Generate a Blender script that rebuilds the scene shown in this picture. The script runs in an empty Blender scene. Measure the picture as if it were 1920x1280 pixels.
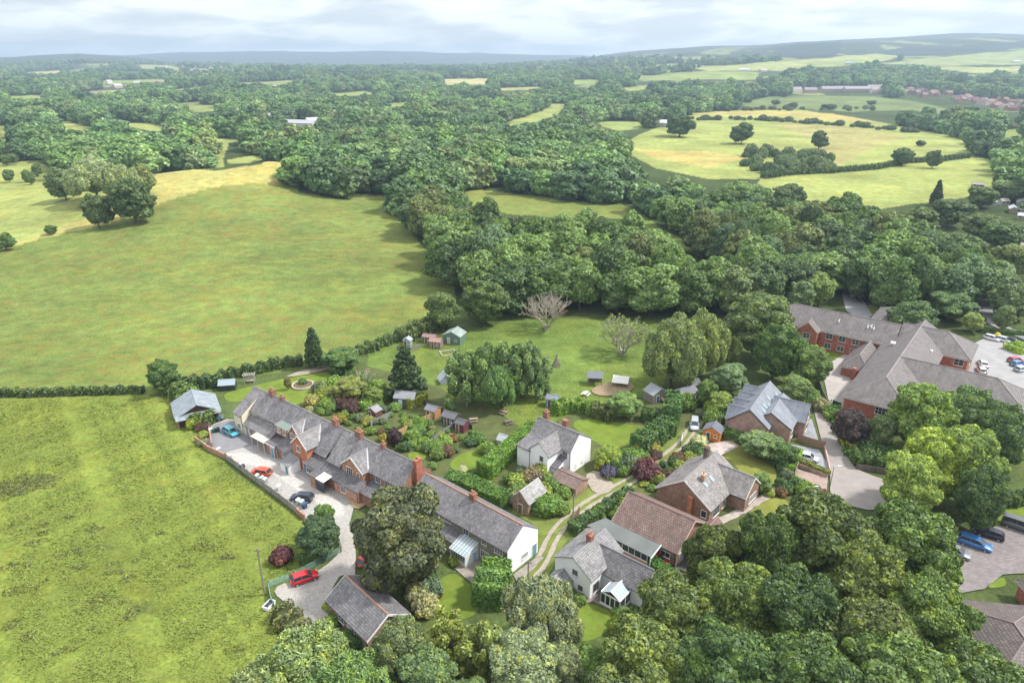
import bpy, math, random
import numpy as np
from mathutils import Vector, Matrix
R = math.radians
rnd = random.Random(7)
S = bpy.context.scene
COL = S.collection
# ------------------------------------------------------------ camera
CAMH = 70.0
PITCH = math.atan((640 - 120) / 1280)
SP, CP = math.sin(PITCH), math.cos(PITCH)
cam = bpy.data.cameras.new("camera"); camo = bpy.data.objects.new("camera", cam); COL.objects.link(camo)
cam.lens = 24; cam.sensor_width = 36; cam.clip_end = 60000; cam.clip_start = 0.5
camo.location = (0, 0, CAMH); camo.rotation_euler = (math.pi / 2 - PITCH, 0, 0)
S.camera = camo
# ------------------------------------------------------------ light
SUN_EL, SUN_AZ = R(52), R(84)      # azimuth clockwise from +Y (view direction)
EXPOSURE = 1.03
w = bpy.data.worlds.new("World"); S.world = w; w.use_nodes = True
nt = w.node_tree; nt.nodes.clear()
def N(nt, t, **kw):
    n = nt.nodes.new(t)
    for k, v in kw.items():
        setattr(n, k, v)
    return n
def sock(n, **kw):
    for k, v in kw.items():
        n.inputs[k.replace('_', ' ')].default_value = v
    return n
sky = N(nt, 'ShaderNodeTexSky', sky_type='NISHITA'); sky.sun_disc = False
sky.sun_elevation = SUN_EL; sky.sun_rotation = SUN_AZ; sky.altitude = 100
b1 = N(nt, 'ShaderNodeBackground'); b1.inputs[1].default_value = 0.12
nt.links.new(sky.outputs[0], b1.inputs[0])
tc = N(nt, 'ShaderNodeTexCoord')
sep = N(nt, 'ShaderNodeSeparateXYZ'); nt.links.new(tc.outputs['Generated'], sep.inputs[0])
mx = N(nt, 'ShaderNodeMath', operation='MAXIMUM'); mx.inputs[1].default_value = 0.0; nt.links.new(sep.outputs[2], mx.inputs[0])
ad = N(nt, 'ShaderNodeMath', operation='ADD'); ad.inputs[1].default_value = 0.15; nt.links.new(mx.outputs[0], ad.inputs[0])
cmb = N(nt, 'ShaderNodeCombineXYZ')
for i in (0, 1):
    dv = N(nt, 'ShaderNodeMath', operation='DIVIDE'); nt.links.new(sep.outputs[i], dv.inputs[0]); nt.links.new(ad.outputs[0], dv.inputs[1]); nt.links.new(dv.outputs[0], cmb.inputs[i])
cn = N(nt, 'ShaderNodeTexNoise'); cn.inputs['Scale'].default_value = 1.5; cn.inputs['Detail'].default_value = 7; cn.inputs['Roughness'].default_value = 0.56
cn.inputs['Distortion'].default_value = 0.3
nt.links.new(cmb.outputs[0], cn.inputs['Vector'])
cr = N(nt, 'ShaderNodeValToRGB'); e = cr.color_ramp.elements
e[0].position = 0.40; e[0].color = (0.335, 0.348, 0.365, 1)
e[1].position = 0.57; e[1].color = (0.53, 0.53, 0.525, 1)
m = cr.color_ramp.elements.new(0.49); m.color = (0.425, 0.432, 0.44, 1)
nt.links.new(cn.outputs[0], cr.inputs[0])
b2 = N(nt, 'ShaderNodeBackground'); b2.inputs[1].default_value = 0.95
nt.links.new(cr.outputs[0], b2.inputs[0])
zs = N(nt, 'ShaderNodeMath', operation='MULTIPLY_ADD'); zs.inputs[1].default_value = 0.80; zs.inputs[2].default_value = 1.15     # overcast sky: brighter overhead
nt.links.new(mx.outputs[0], zs.inputs[0]); nt.links.new(zs.outputs[0], b2.inputs[1])
ms = N(nt, 'ShaderNodeMixShader'); ms.inputs[0].default_value = 0.9
nt.links.new(b1.outputs[0], ms.inputs[1]); nt.links.new(b2.outputs[0], ms.inputs[2])
wo = N(nt, 'ShaderNodeOutputWorld'); nt.links.new(ms.outputs[0], wo.inputs[0])
sun = bpy.data.lights.new("sun", 'SUN'); suno = bpy.data.objects.new("sun", sun); COL.objects.link(suno)
sun.energy = 2.6; sun.angle = R(6); sun.color = (1.0, 0.965, 0.90)
sd = Vector((math.sin(SUN_AZ) * math.cos(SUN_EL), math.cos(SUN_AZ) * math.cos(SUN_EL), math.sin(SUN_EL)))
suno.rotation_euler = sd.to_track_quat('Z', 'Y').to_euler()
S.view_settings.view_transform = 'Standard'; S.view_settings.look = 'None'
S.view_settings.exposure = EXPOSURE; S.view_settings.gamma = 1
S.cycles.max_bounces = 5; S.cycles.diffuse_bounces = 2; S.cycles.glossy_bounces = 2; S.cycles.transmission_bounces = 3
S.cycles.volume_bounces = 0; S.cycles.use_denoising = True
S.cycles.denoising_prefilter = 'ACCURATE'; S.cycles.use_adaptive_sampling = False
S.cycles.caustics_reflective = False; S.cycles.caustics_refractive = False

# ------------------------------------------------------------ tools
def U(px, py, h=0.0):
    """ground-plan point of a photo pixel lying on the level z = h"""
    u = (px - 960) / 1280; v = (py - 640) / 1280
    z = (CAMH - h) / (SP + v * CP)
    return (u * z, z * (CP - v * SP))
def PJ(x, y, z):
    zc = y * CP + (CAMH - z) * SP
    v = ((CAMH - z) * CP - y * SP) / zc
    return 960 + 1280 * x / zc, 640 + 1280 * v
def dep(px, py, h=0.0):
    return (CAMH - h) / (SP + (py - 640) / 1280 * CP)
def tag(o, label=None, cat=None, group=None, kind=None):
    if label: o['label'] = label
    if cat: o['category'] = cat
    if group: o['group'] = group
    if kind: o['kind'] = kind
    return o
def empty(name, loc, rz=0, label=None, cat=None, group=None):
    o = bpy.data.objects.new(name, None); COL.objects.link(o)
    o.location = loc; o.rotation_euler = (0, 0, rz); o.empty_display_size = 0.3
    return tag(o, label, cat, group)
def col4(c): return (c[0], c[1], c[2], 1.0)

class MB:
    def __init__(s): s.v = []; s.f = []; s.m = []
    def add(s, vs, fs, mi=0):
        b = len(s.v); s.v += [tuple(p) for p in vs]
        for f in fs: s.f.append([b + i for i in f]); s.m.append(mi)
        return s
    def box(s, x0, x1, y0, y1, z0, z1, mi=0):
        vs = [(x, y, z) for z in (z0, z1) for y in (y0, y1) for x in (x0, x1)]
        return s.add(vs, [(0, 2, 3, 1), (4, 5, 7, 6), (0, 1, 5, 4), (2, 6, 7, 3), (0, 4, 6, 2), (1, 3, 7, 5)], mi)
    def slab(s, a, b, c, d, t, mi=0):
        """quad a b c d (in order) thickened upwards along its normal by t"""
        A, B, C_, D = map(Vector, (a, b, c, d))
        n = (B - A).cross(D - A).normalized()
        if n.z < 0: n = -n
        vs = [A, B, C_, D] + [p + n * t for p in (A, B, C_, D)]
        return s.add(vs, [(3, 2, 1, 0), (4, 5, 6, 7), (0, 1, 5, 4), (1, 2, 6, 5), (2, 3, 7, 6), (3, 0, 4, 7)], mi)
    def poly(s, pts, t, mi=0):
        P = [Vector(p) for p in pts]
        n = (P[1] - P[0]).cross(P[2] - P[0]).normalized()
        if n.z < 0: n = -n
        k = len(P); vs = P + [p + n * t for p in P]
        fs = [tuple(range(k))[::-1], tuple(range(k, 2 * k))] + [(i, (i + 1) % k, (i + 1) % k + k, i + k) for i in range(k)]
        return s.add(vs, fs, mi)
    def cyl(s, p0, p1, r0, r1=None, n=8, mi=0, caps=True):
        r1 = r0 if r1 is None else r1
        p0, p1 = Vector(p0), Vector(p1); d = (p1 - p0).normalized()
        a = d.orthogonal().normalized(); b = d.cross(a)
        vs = [p0 + (a * math.cos(2 * math.pi * i / n) + b * math.sin(2 * math.pi * i / n)) * r0 for i in range(n)]
        vs += [p1 + (a * math.cos(2 * math.pi * i / n) + b * math.sin(2 * math.pi * i / n)) * r1 for i in range(n)]
        fs = [(i, (i + 1) % n, n + (i + 1) % n, n + i) for i in range(n)]
        if caps: fs += [tuple(range(n))[::-1], tuple(range(n, 2 * n))]
        return s.add(vs, fs, mi)
    def build(s, name, mats, parent=None, color=None, smooth=False):
        me = bpy.data.meshes.new(name)
        me.from_pydata(s.v, [], s.f)
        if not isinstance(mats, (list, tuple)): mats = [mats]
        for m_ in mats: me.materials.append(m_)
        me.polygons.foreach_set('material_index', s.m)
        if smooth: me.polygons.foreach_set('use_smooth', [True] * len(me.polygons))
        uv = me.uv_layers.new(name='UVMap').data
        for p in me.polygons:
            n = p.normal
            u = Vector((-n.y, n.x, 0)) if abs(n.z) < 0.98 else Vector((1, 0, 0))
            u.normalize(); vv = n.cross(u)
            for li in p.loop_indices:
                c = me.vertices[me.loops[li].vertex_index].co
                uv[li].uv = (c.dot(u), c.dot(vv))
        o = bpy.data.objects.new(name, me); COL.objects.link(o)
        if parent: o.parent = parent
        if color: o.color = col4(color)
        return o
def clone(o, **kw):
    c = o.copy(); COL.objects.link(c)
    for ch in o.children:
        d = ch.copy(); COL.objects.link(d); d.parent = c
        for g in ch.children:
            e_ = g.copy(); COL.objects.link(e_); e_.parent = d
    return c

# ------------------------------------------------------------ materials
def new_mat(name):
    m = bpy.data.materials.new(name); m.use_nodes = True
    nt = m.node_tree; nt.nodes.clear()
    out = N(nt, 'ShaderNodeOutputMaterial'); bs = N(nt, 'ShaderNodeBsdfPrincipled')
    nt.links.new(bs.outputs[0], out.inputs[0])
    return m, nt, bs, out
def noise(nt, scale, detail=4, rough=0.55, vec=None, dist=0.0):
    n = N(nt, 'ShaderNodeTexNoise'); n.inputs['Scale'].default_value = scale; n.inputs['Detail'].default_value = detail
    n.inputs['Roughness'].default_value = rough; n.inputs['Distortion'].default_value = dist
    if vec is not None: nt.links.new(vec, n.inputs['Vector'])
    return n.outputs[0]
def ramp(nt, fac, stops):
    r = N(nt, 'ShaderNodeValToRGB'); el = r.color_ramp.elements
    while len(el) < len(stops): el.new(0.5)
    for i, (p, c) in enumerate(stops):
        el[i].position = p; el[i].color = col4(c) if len(c) == 3 else c
    nt.links.new(fac, r.inputs[0]); return r.outputs[0]
def rng(nt, fac, a, b, lo=0.25, hi=0.75):
    r = N(nt, 'ShaderNodeMapRange'); r.inputs[1].default_value = lo; r.inputs[2].default_value = hi
    r.inputs[3].default_value = a; r.inputs[4].default_value = b; nt.links.new(fac, r.inputs[0]); return r.outputs[0]
def mulc(nt, a, b):
    m = N(nt, 'ShaderNodeMix', data_type='RGBA', blend_type='MULTIPLY'); m.inputs[0].default_value = 1
    nt.links.new(a, m.inputs[6])
    if hasattr(b, 'links'): nt.links.new(b, m.inputs[7])
    else: m.inputs[7].default_value = col4(b)
    return m.outputs[2]
def mixc(nt, f, a, b):
    m = N(nt, 'ShaderNodeMix', data_type='RGBA')
    for s_, i in ((f, 0), (a, 6), (b, 7)):
        if hasattr(s_, 'links'): nt.links.new(s_, m.inputs[i])
        elif i == 0: m.inputs[0].default_value = s_
        else: m.inputs[i].default_value = col4(s_)
    return m.outputs[2]
def vmul(nt, c, f):
    m = N(nt, 'ShaderNodeVectorMath', operation='SCALE'); nt.links.new(c, m.inputs[0]); nt.links.new(f, m.inputs[3]); return m.outputs[0]
def mth(nt, op, a, b):
    m = N(nt, 'ShaderNodeMath', operation=op)
    for i, s_ in enumerate((a, b)):
        if hasattr(s_, 'links'): nt.links.new(s_, m.inputs[i])
        else: m.inputs[i].default_value = s_
    return m.outputs[0]
def ocol(nt): return N(nt, 'ShaderNodeObjectInfo').outputs['Color']
def opos(nt): return N(nt, 'ShaderNodeTexCoord').outputs['Object']
def gpos(nt): return N(nt, 'ShaderNodeNewGeometry').outputs['Position']
def bump(nt, bs, h, strength=0.4, dist=0.1):
    b = N(nt, 'ShaderNodeBump'); b.inputs['Strength'].default_value = strength; b.inputs['Distance'].default_value = dist
    nt.links.new(h, b.inputs['Height']); nt.links.new(b.outputs[0], bs.inputs['Normal'])
def courses(nt, wd, ht, mortar, vary=0.35, off=0.5):
    uv = N(nt, 'ShaderNodeUVMap')
    b = N(nt, 'ShaderNodeTexBrick'); b.offset = off
    b.inputs['Color1'].default_value = (1 - vary, 1 - vary, 1 - vary, 1); b.inputs['Color2'].default_value = (1 + vary * .6, 1 + vary * .6, 1 + vary * .6, 1)
    b.inputs['Mortar'].default_value = (mortar, mortar, mortar, 1); b.inputs['Scale'].default_value = 1
    b.inputs['Mortar Size'].default_value = ht * 0.10; b.inputs['Brick Width'].default_value = wd; b.inputs['Row Height'].default_value = ht
    b.inputs['Mortar Smooth'].default_value = 0.3
    nt.links.new(uv.outputs[0], b.inputs['Vector'])
    return b
def mat_roof(name, wd, ht, lichen=(0.42, 0.40, 0.33), lich=0.5, mortar=0.45, vary=.3):
    m, nt, bs, out = new_mat(name)
    b = courses(nt, wd, ht, mortar, vary)
    c = mulc(nt, ocol(nt), b.outputs[0])
    c = vmul(nt, c, rng(nt, noise(nt, 0.7, 5, .6, gpos(nt)), 0.72, 1.28))
    st = N(nt, 'ShaderNodeMapping'); st.inputs['Scale'].default_value = (2.2, 0.25, 1); nt.links.new(N(nt, 'ShaderNodeUVMap').outputs[0], st.inputs[0])
    c = vmul(nt, c, rng(nt, noise(nt, 1.0, 3, .6, st.outputs[0]), 0.82, 1.18))
    f = rng(nt, noise(nt, 2.3, 6, .7, gpos(nt)), 0, lich, 0.56, 0.74)
    c = mixc(nt, f, c, lichen)
    nt.links.new(c, bs.inputs['Base Color']); bs.inputs['Roughness'].default_value = 0.62
    bump(nt, bs, b.outputs[1], 0.5, -0.03); return m
M = {}
M['slate'] = mat_roof('slate_roof', 0.42, 0.34)
M['tile'] = mat_roof('tile_roof', 0.36, 0.42, lich=0.25, mortar=0.35, vary=.22)
M['clean_slate'] = mat_roof('new_slate_roof', 0.5, 0.3, lich=0.05, mortar=.75, vary=.08)
def mat_brick(name):
    m, nt, bs, out = new_mat(name)
    b = courses(nt, 0.45, 0.15, 1.5, 0.35)
    c = mulc(nt, ocol(nt), b.outputs[0])
    c = vmul(nt, c, rng(nt, noise(nt, 0.9, 6, .65, gpos(nt)), 0.7, 1.35))
    nt.links.new(c, bs.inputs['Base Color']); bs.inputs['Roughness'].default_value = 0.85
    bump(nt, bs, b.outputs[1], 0.3, -0.02); return m
M['brick'] = mat_brick('brickwork')
def mat_plain(name, rough=0.7, sc=1.2, lo=0.85, hi=1.15, metal=0, bumpy=0, color=None, spec=.5):
    m, nt, bs, out = new_mat(name)
    src = ocol(nt)
    if color:
        rgb = N(nt, 'ShaderNodeRGB'); rgb.outputs[0].default_value = col4(color); src = rgb.outputs[0]
    nz = noise(nt, sc, 6, .62, gpos(nt))
    c = vmul(nt, src, rng(nt, nz, lo, hi))
    nt.links.new(c, bs.inputs['Base Color']); bs.inputs['Roughness'].default_value = rough; bs.inputs['Metallic'].default_value = metal
    bs.inputs['Specular IOR Level'].default_value = spec
    if bumpy: bump(nt, bs, nz, bumpy, 0.1)
    return m
M['render'] = mat_plain('painted_render', .8, .5, .95, 1.05)
M['stone'] = mat_brick('stonework')
M['wood'] = mat_plain('weathered_timber', .8, 3, .75, 1.25)
M['paint'] = mat_plain('painted_surface', .5, 1, .95, 1.05)
M['bark'] = mat_plain('bark', .9, 3, .6, 1.4, bumpy=.5)
M['frame'] = mat_plain('window_frame', .45, 1, .97, 1.03, color=(.8, .8, .78))
M['rubber'] = mat_plain('rubber', .8, 1, .9, 1.1, color=(.02, .02, .02))
M['rim'] = mat_plain('alloy', .35, 1, .9, 1.1, metal=.8, color=(.5, .5, .52))
M['terracotta'] = mat_plain('terracotta', .8, 3, .8, 1.2, color=(.42, .24, .14))
M['glass'] = mat_plain('window_glass', .08, .8, .6, 1.6, color=(.035, .042, .05))
M['gravel'] = mat_plain('gravel', .95, 2.5, .72, 1.28, bumpy=.4, spec=.2)
M['tarmac'] = mat_plain('tarmac', .9, .35, .82, 1.18, bumpy=.1, spec=.3)
m, nt, bs, out = new_mat('paving'); b = courses(nt, .6, .3, .75, .2)
c = vmul(nt, mulc(nt, ocol(nt), b.outputs[0]), rng(nt, noise(nt, .6, 5, .6, gpos(nt)), .8, 1.2)); nt.links.new(c, bs.inputs['Base Color']); bs.inputs['Roughness'].default_value = .85; M['paving'] = m
m, nt, bs, out = new_mat('car_paint'); nt.links.new(ocol(nt), bs.inputs['Base Color']); bs.inputs['Roughness'].default_value = .28
bs.inputs['Coat Weight'].default_value = .6; bs.inputs['Metallic'].default_value = .15; M['car'] = m
m, nt, bs, out = new_mat('clear_roof'); bs.inputs['Base Color'].default_value = (.30, .37, .41, 1); bs.inputs['Roughness'].default_value = .2; M['clear'] = m
m, nt, bs, out = new_mat('tail_lamp'); bs.inputs['Base Color'].default_value = (.35, .01, .01, 1); bs.inputs['Roughness'].default_value = .2; M['tail'] = m
def mat_leaf(name, mass=False):
    m, nt, bs, out = new_mat(name)
    nt.nodes.remove(bs)
    geo = N(nt, 'ShaderNodeNewGeometry'); oi = N(nt, 'ShaderNodeObjectInfo')
    if mass:
        base = ramp(nt, oi.outputs['Random'], [(0, (.026, .050, .020)), (.15, (.050, .085, .026)), (.3, (.034, .060, .026)), (.45, (.070, .112, .032)), (.58, (.044, .076, .036)), (.7, (.082, .100, .042)), (.85, (.050, .09, .03)), (1, (.100, .140, .055))])
    else:
        base = oi.outputs['Color']
    base = mulc(nt, base, (1.12, 1.14, .86) if not mass else (1.42, 1.50, 1.28))
    f = rng(nt, geo.outputs['Random Per Island'], .9, 2.9, 0, 1)
    c = vmul(nt, base, f)
    if mass:
        c = vmul(nt, c, rng(nt, noise(nt, .006, 4, .6, gpos(nt)), .7, 1.45, .35, .65))
        c = mixc(nt, rng(nt, noise(nt, .011, 3, .6, gpos(nt)), 0, .7, .45, .7), c, mulc(nt, c, (1.35, 1.2, .85)))
    if not mass:
        c = vmul(nt, c, rng(nt, noise(nt, .9, 3, .6, opos(nt)), .7, 1.3))
        h = N(nt, 'ShaderNodeMix', data_type='RGBA', blend_type='MULTIPLY')
        h.inputs[7].default_value = (1.5, 1.28, .62, 1)
        nt.links.new(rng(nt, noise(nt, .9, 3, .6, opos(nt)), 0, .85, .48, .66), h.inputs[0]); nt.links.new(c, h.inputs[6]); c = h.outputs[2]
    d = N(nt, 'ShaderNodeBsdfDiffuse'); nt.links.new(c, d.inputs[0])
    t = N(nt, 'ShaderNodeBsdfTranslucent'); nt.links.new(c, t.inputs[0])
    mx = N(nt, 'ShaderNodeMixShader'); mx.inputs[0].default_value = .28
    nt.links.new(d.outputs[0], mx.inputs[1]); nt.links.new(t.outputs[0], mx.inputs[2])
    g = N(nt, 'ShaderNodeBsdfGlossy'); g.inputs['Roughness'].default_value = .55; g.inputs[0].default_value = (.9, .95, 1, 1)
    m2 = N(nt, 'ShaderNodeMixShader'); m2.inputs[0].default_value = .035
    nt.links.new(mx.outputs[0], m2.inputs[1]); nt.links.new(g.outputs[0], m2.inputs[2])
    nt.links.new(m2.outputs[0], out.inputs[0]); return m
M['grass'] = mat_plain('grass_blades', .95, .3, .8, 1.2, spec=.05); M['leaf'] = mat_leaf('foliage'); M['leafmass'] = mat_leaf('woodland_foliage', True)
def mat_lawn():
    m, nt, bs, out = new_mat('mown_grass')
    p = gpos(nt)
    c = vmul(nt, ocol(nt), rng(nt, noise(nt, .35, 5, .6, p), .72, 1.3))
    c = vmul(nt, c, rng(nt, noise(nt, 4, 3, .6, p), .85, 1.15))
    c = mixc(nt, rng(nt, noise(nt, .5, 4, .6, p), 0, .45, .48, .7), c, (.17, .15, .04))
    nt.links.new(c, bs.inputs['Base Color']); bs.inputs['Roughness'].default_value = .95; bs.inputs['Specular IOR Level'].default_value = .1
    return m
M['lawn'] = mat_lawn()
# ------------------------------------------------------------ terrain
AU = [-900, -200, 0, 150, 300, 500, 700, 900, 1060, 1200, 1350, 1450, 1550, 1700, 1800, 1920, 2150, 2800]
ROWS = {
 2300: [153, 153, 153, 153, 152, 150, 150, 150, 147, 141, 134, 130, 128, 127, 126, 124, 122, 122],
 3100: [140, 140, 139, 137, 136, 133, 132, 136, 130, 122, 113, 108, 105, 103, 101, 96, 92, 92],
 4300: [128, 128, 122, 118, 124, 125, 129, 128, 120, 103, 92, 88, 82, 76, 72, 74, 76, 80],
 5400: [121, 121, 110, 101, 113, 124, 129, 127, 114, 98, 86, 83, 76, 69, 65, 68, 70, 74],
 6500: [124, 124, 122, 120, 122, 125, 129, 127, 121, 110, 98, 93, 86, 79, 76, 78, 80, 84],
 8500: [110, 105, 108, 106, 101, 96, 97, 100, 104, 112, 112, 112, 112, 112, 112, 112, 112, 112],
 11000: [128] * 18}
AK = [(u - 960) / 1280 * CP for u in AU]
YK = [600, 1200, 1700, 2300, 3100, 4300, 5400, 6500, 8500, 11000]
def row_h(Y, row):
    return CAMH - Y * math.tan(PITCH + math.atan((row - 640) / 1280))
HT = np.zeros((len(YK), len(AK)))
for i, Y in enumerate(YK):
    if Y in ROWS: HT[i] = [row_h(Y, r_) for r_ in ROWS[Y]]
HT[2] = np.maximum(0, HT[3] * 0.25)
def vnoise(x, y, s, seed=0):
    return (np.sin(x / s * 1.7 + seed) * np.cos(y / s * 1.3 + seed * 2.1) + .5 * np.sin(x / s * 3.1 + y / s * 2.3 + seed) + .25 * np.sin(x / s * 7.1 - y / s * 5.3 + seed * 3)) / 1.4
def hz(x, y):
    x = np.asarray(x, float); y = np.asarray(y, float)
    sg = np.where(y < 395, 95., 42.)
    h = 15 * np.exp(-((x + 160) / np.where(x < -160, 88., 62.)) ** 2) * np.exp(-((y - 395) / sg) ** 2)
    h = h + 5.5 * np.exp(-((x + 134) / 19) ** 2) * np.exp(-((y - 402) / 26) ** 2)
    sm = np.clip((y - 430) / 500, 0, 1)
    h = h + sm * 2.5 * vnoise(x, y, 160)
    yy = np.clip(y, 600, 11000); A = x / np.maximum(y, 200)
    cols = np.array([np.interp(A, AK, HT[i]) for i in range(len(YK))])
    k = np.clip(np.searchsorted(YK, yy) - 1, 0, len(YK) - 2)
    y0 = np.array(YK)[k]; y1 = np.array(YK)[k + 1]; t = (yy - y0) / (y1 - y0)
    t = np.where(k >= 4, t * t * (3 - 2 * t), t)
    c0 = np.take_along_axis(cols, k[None], 0)[0] if x.ndim else cols[k]
    c1 = np.take_along_axis(cols, (k + 1)[None], 0)[0] if x.ndim else cols[k + 1]
    far = np.clip((y - 2600) / 2500, 0, 1)
    return h + c0 * (1 - t) + c1 * t + far * (8 * vnoise(x, y, 600, 2) + 3 * vnoise(x, y, 190, 5))
def UT(px, py, maxy=1e9):
    """photo pixel -> point on the terrain"""
    u = (px - 960) / 1280; v = (py - 640) / 1280
    D = np.array([u, CP - v * SP, -SP - v * CP])
    t = np.geomspace(40, 30000, 5000)
    X, Y, Z = D[0] * t, D[1] * t, CAMH + D[2] * t
    g = Z < hz(X, Y)
    i = int(np.argmax(g)) if g.any() else len(t) - 1
    x, y = X[i], Y[i]
    if y > maxy: x, y = x * maxy / y, maxy
    return float(x), float(y)
def pip(x, y, poly):
    x = np.asarray(x); y = np.asarray(y); ins = np.zeros(x.shape, bool)
    n = len(poly)
    for i in range(n):
        x0, y0 = poly[i]; x1, y1 = poly[(i + 1) % n]
        if y0 == y1: continue
        c = ((y0 > y) != (y1 > y)) & (x < (x1 - x0) * (y - y0) / (y1 - y0) + x0)
        ins ^= c
    return ins
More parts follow.
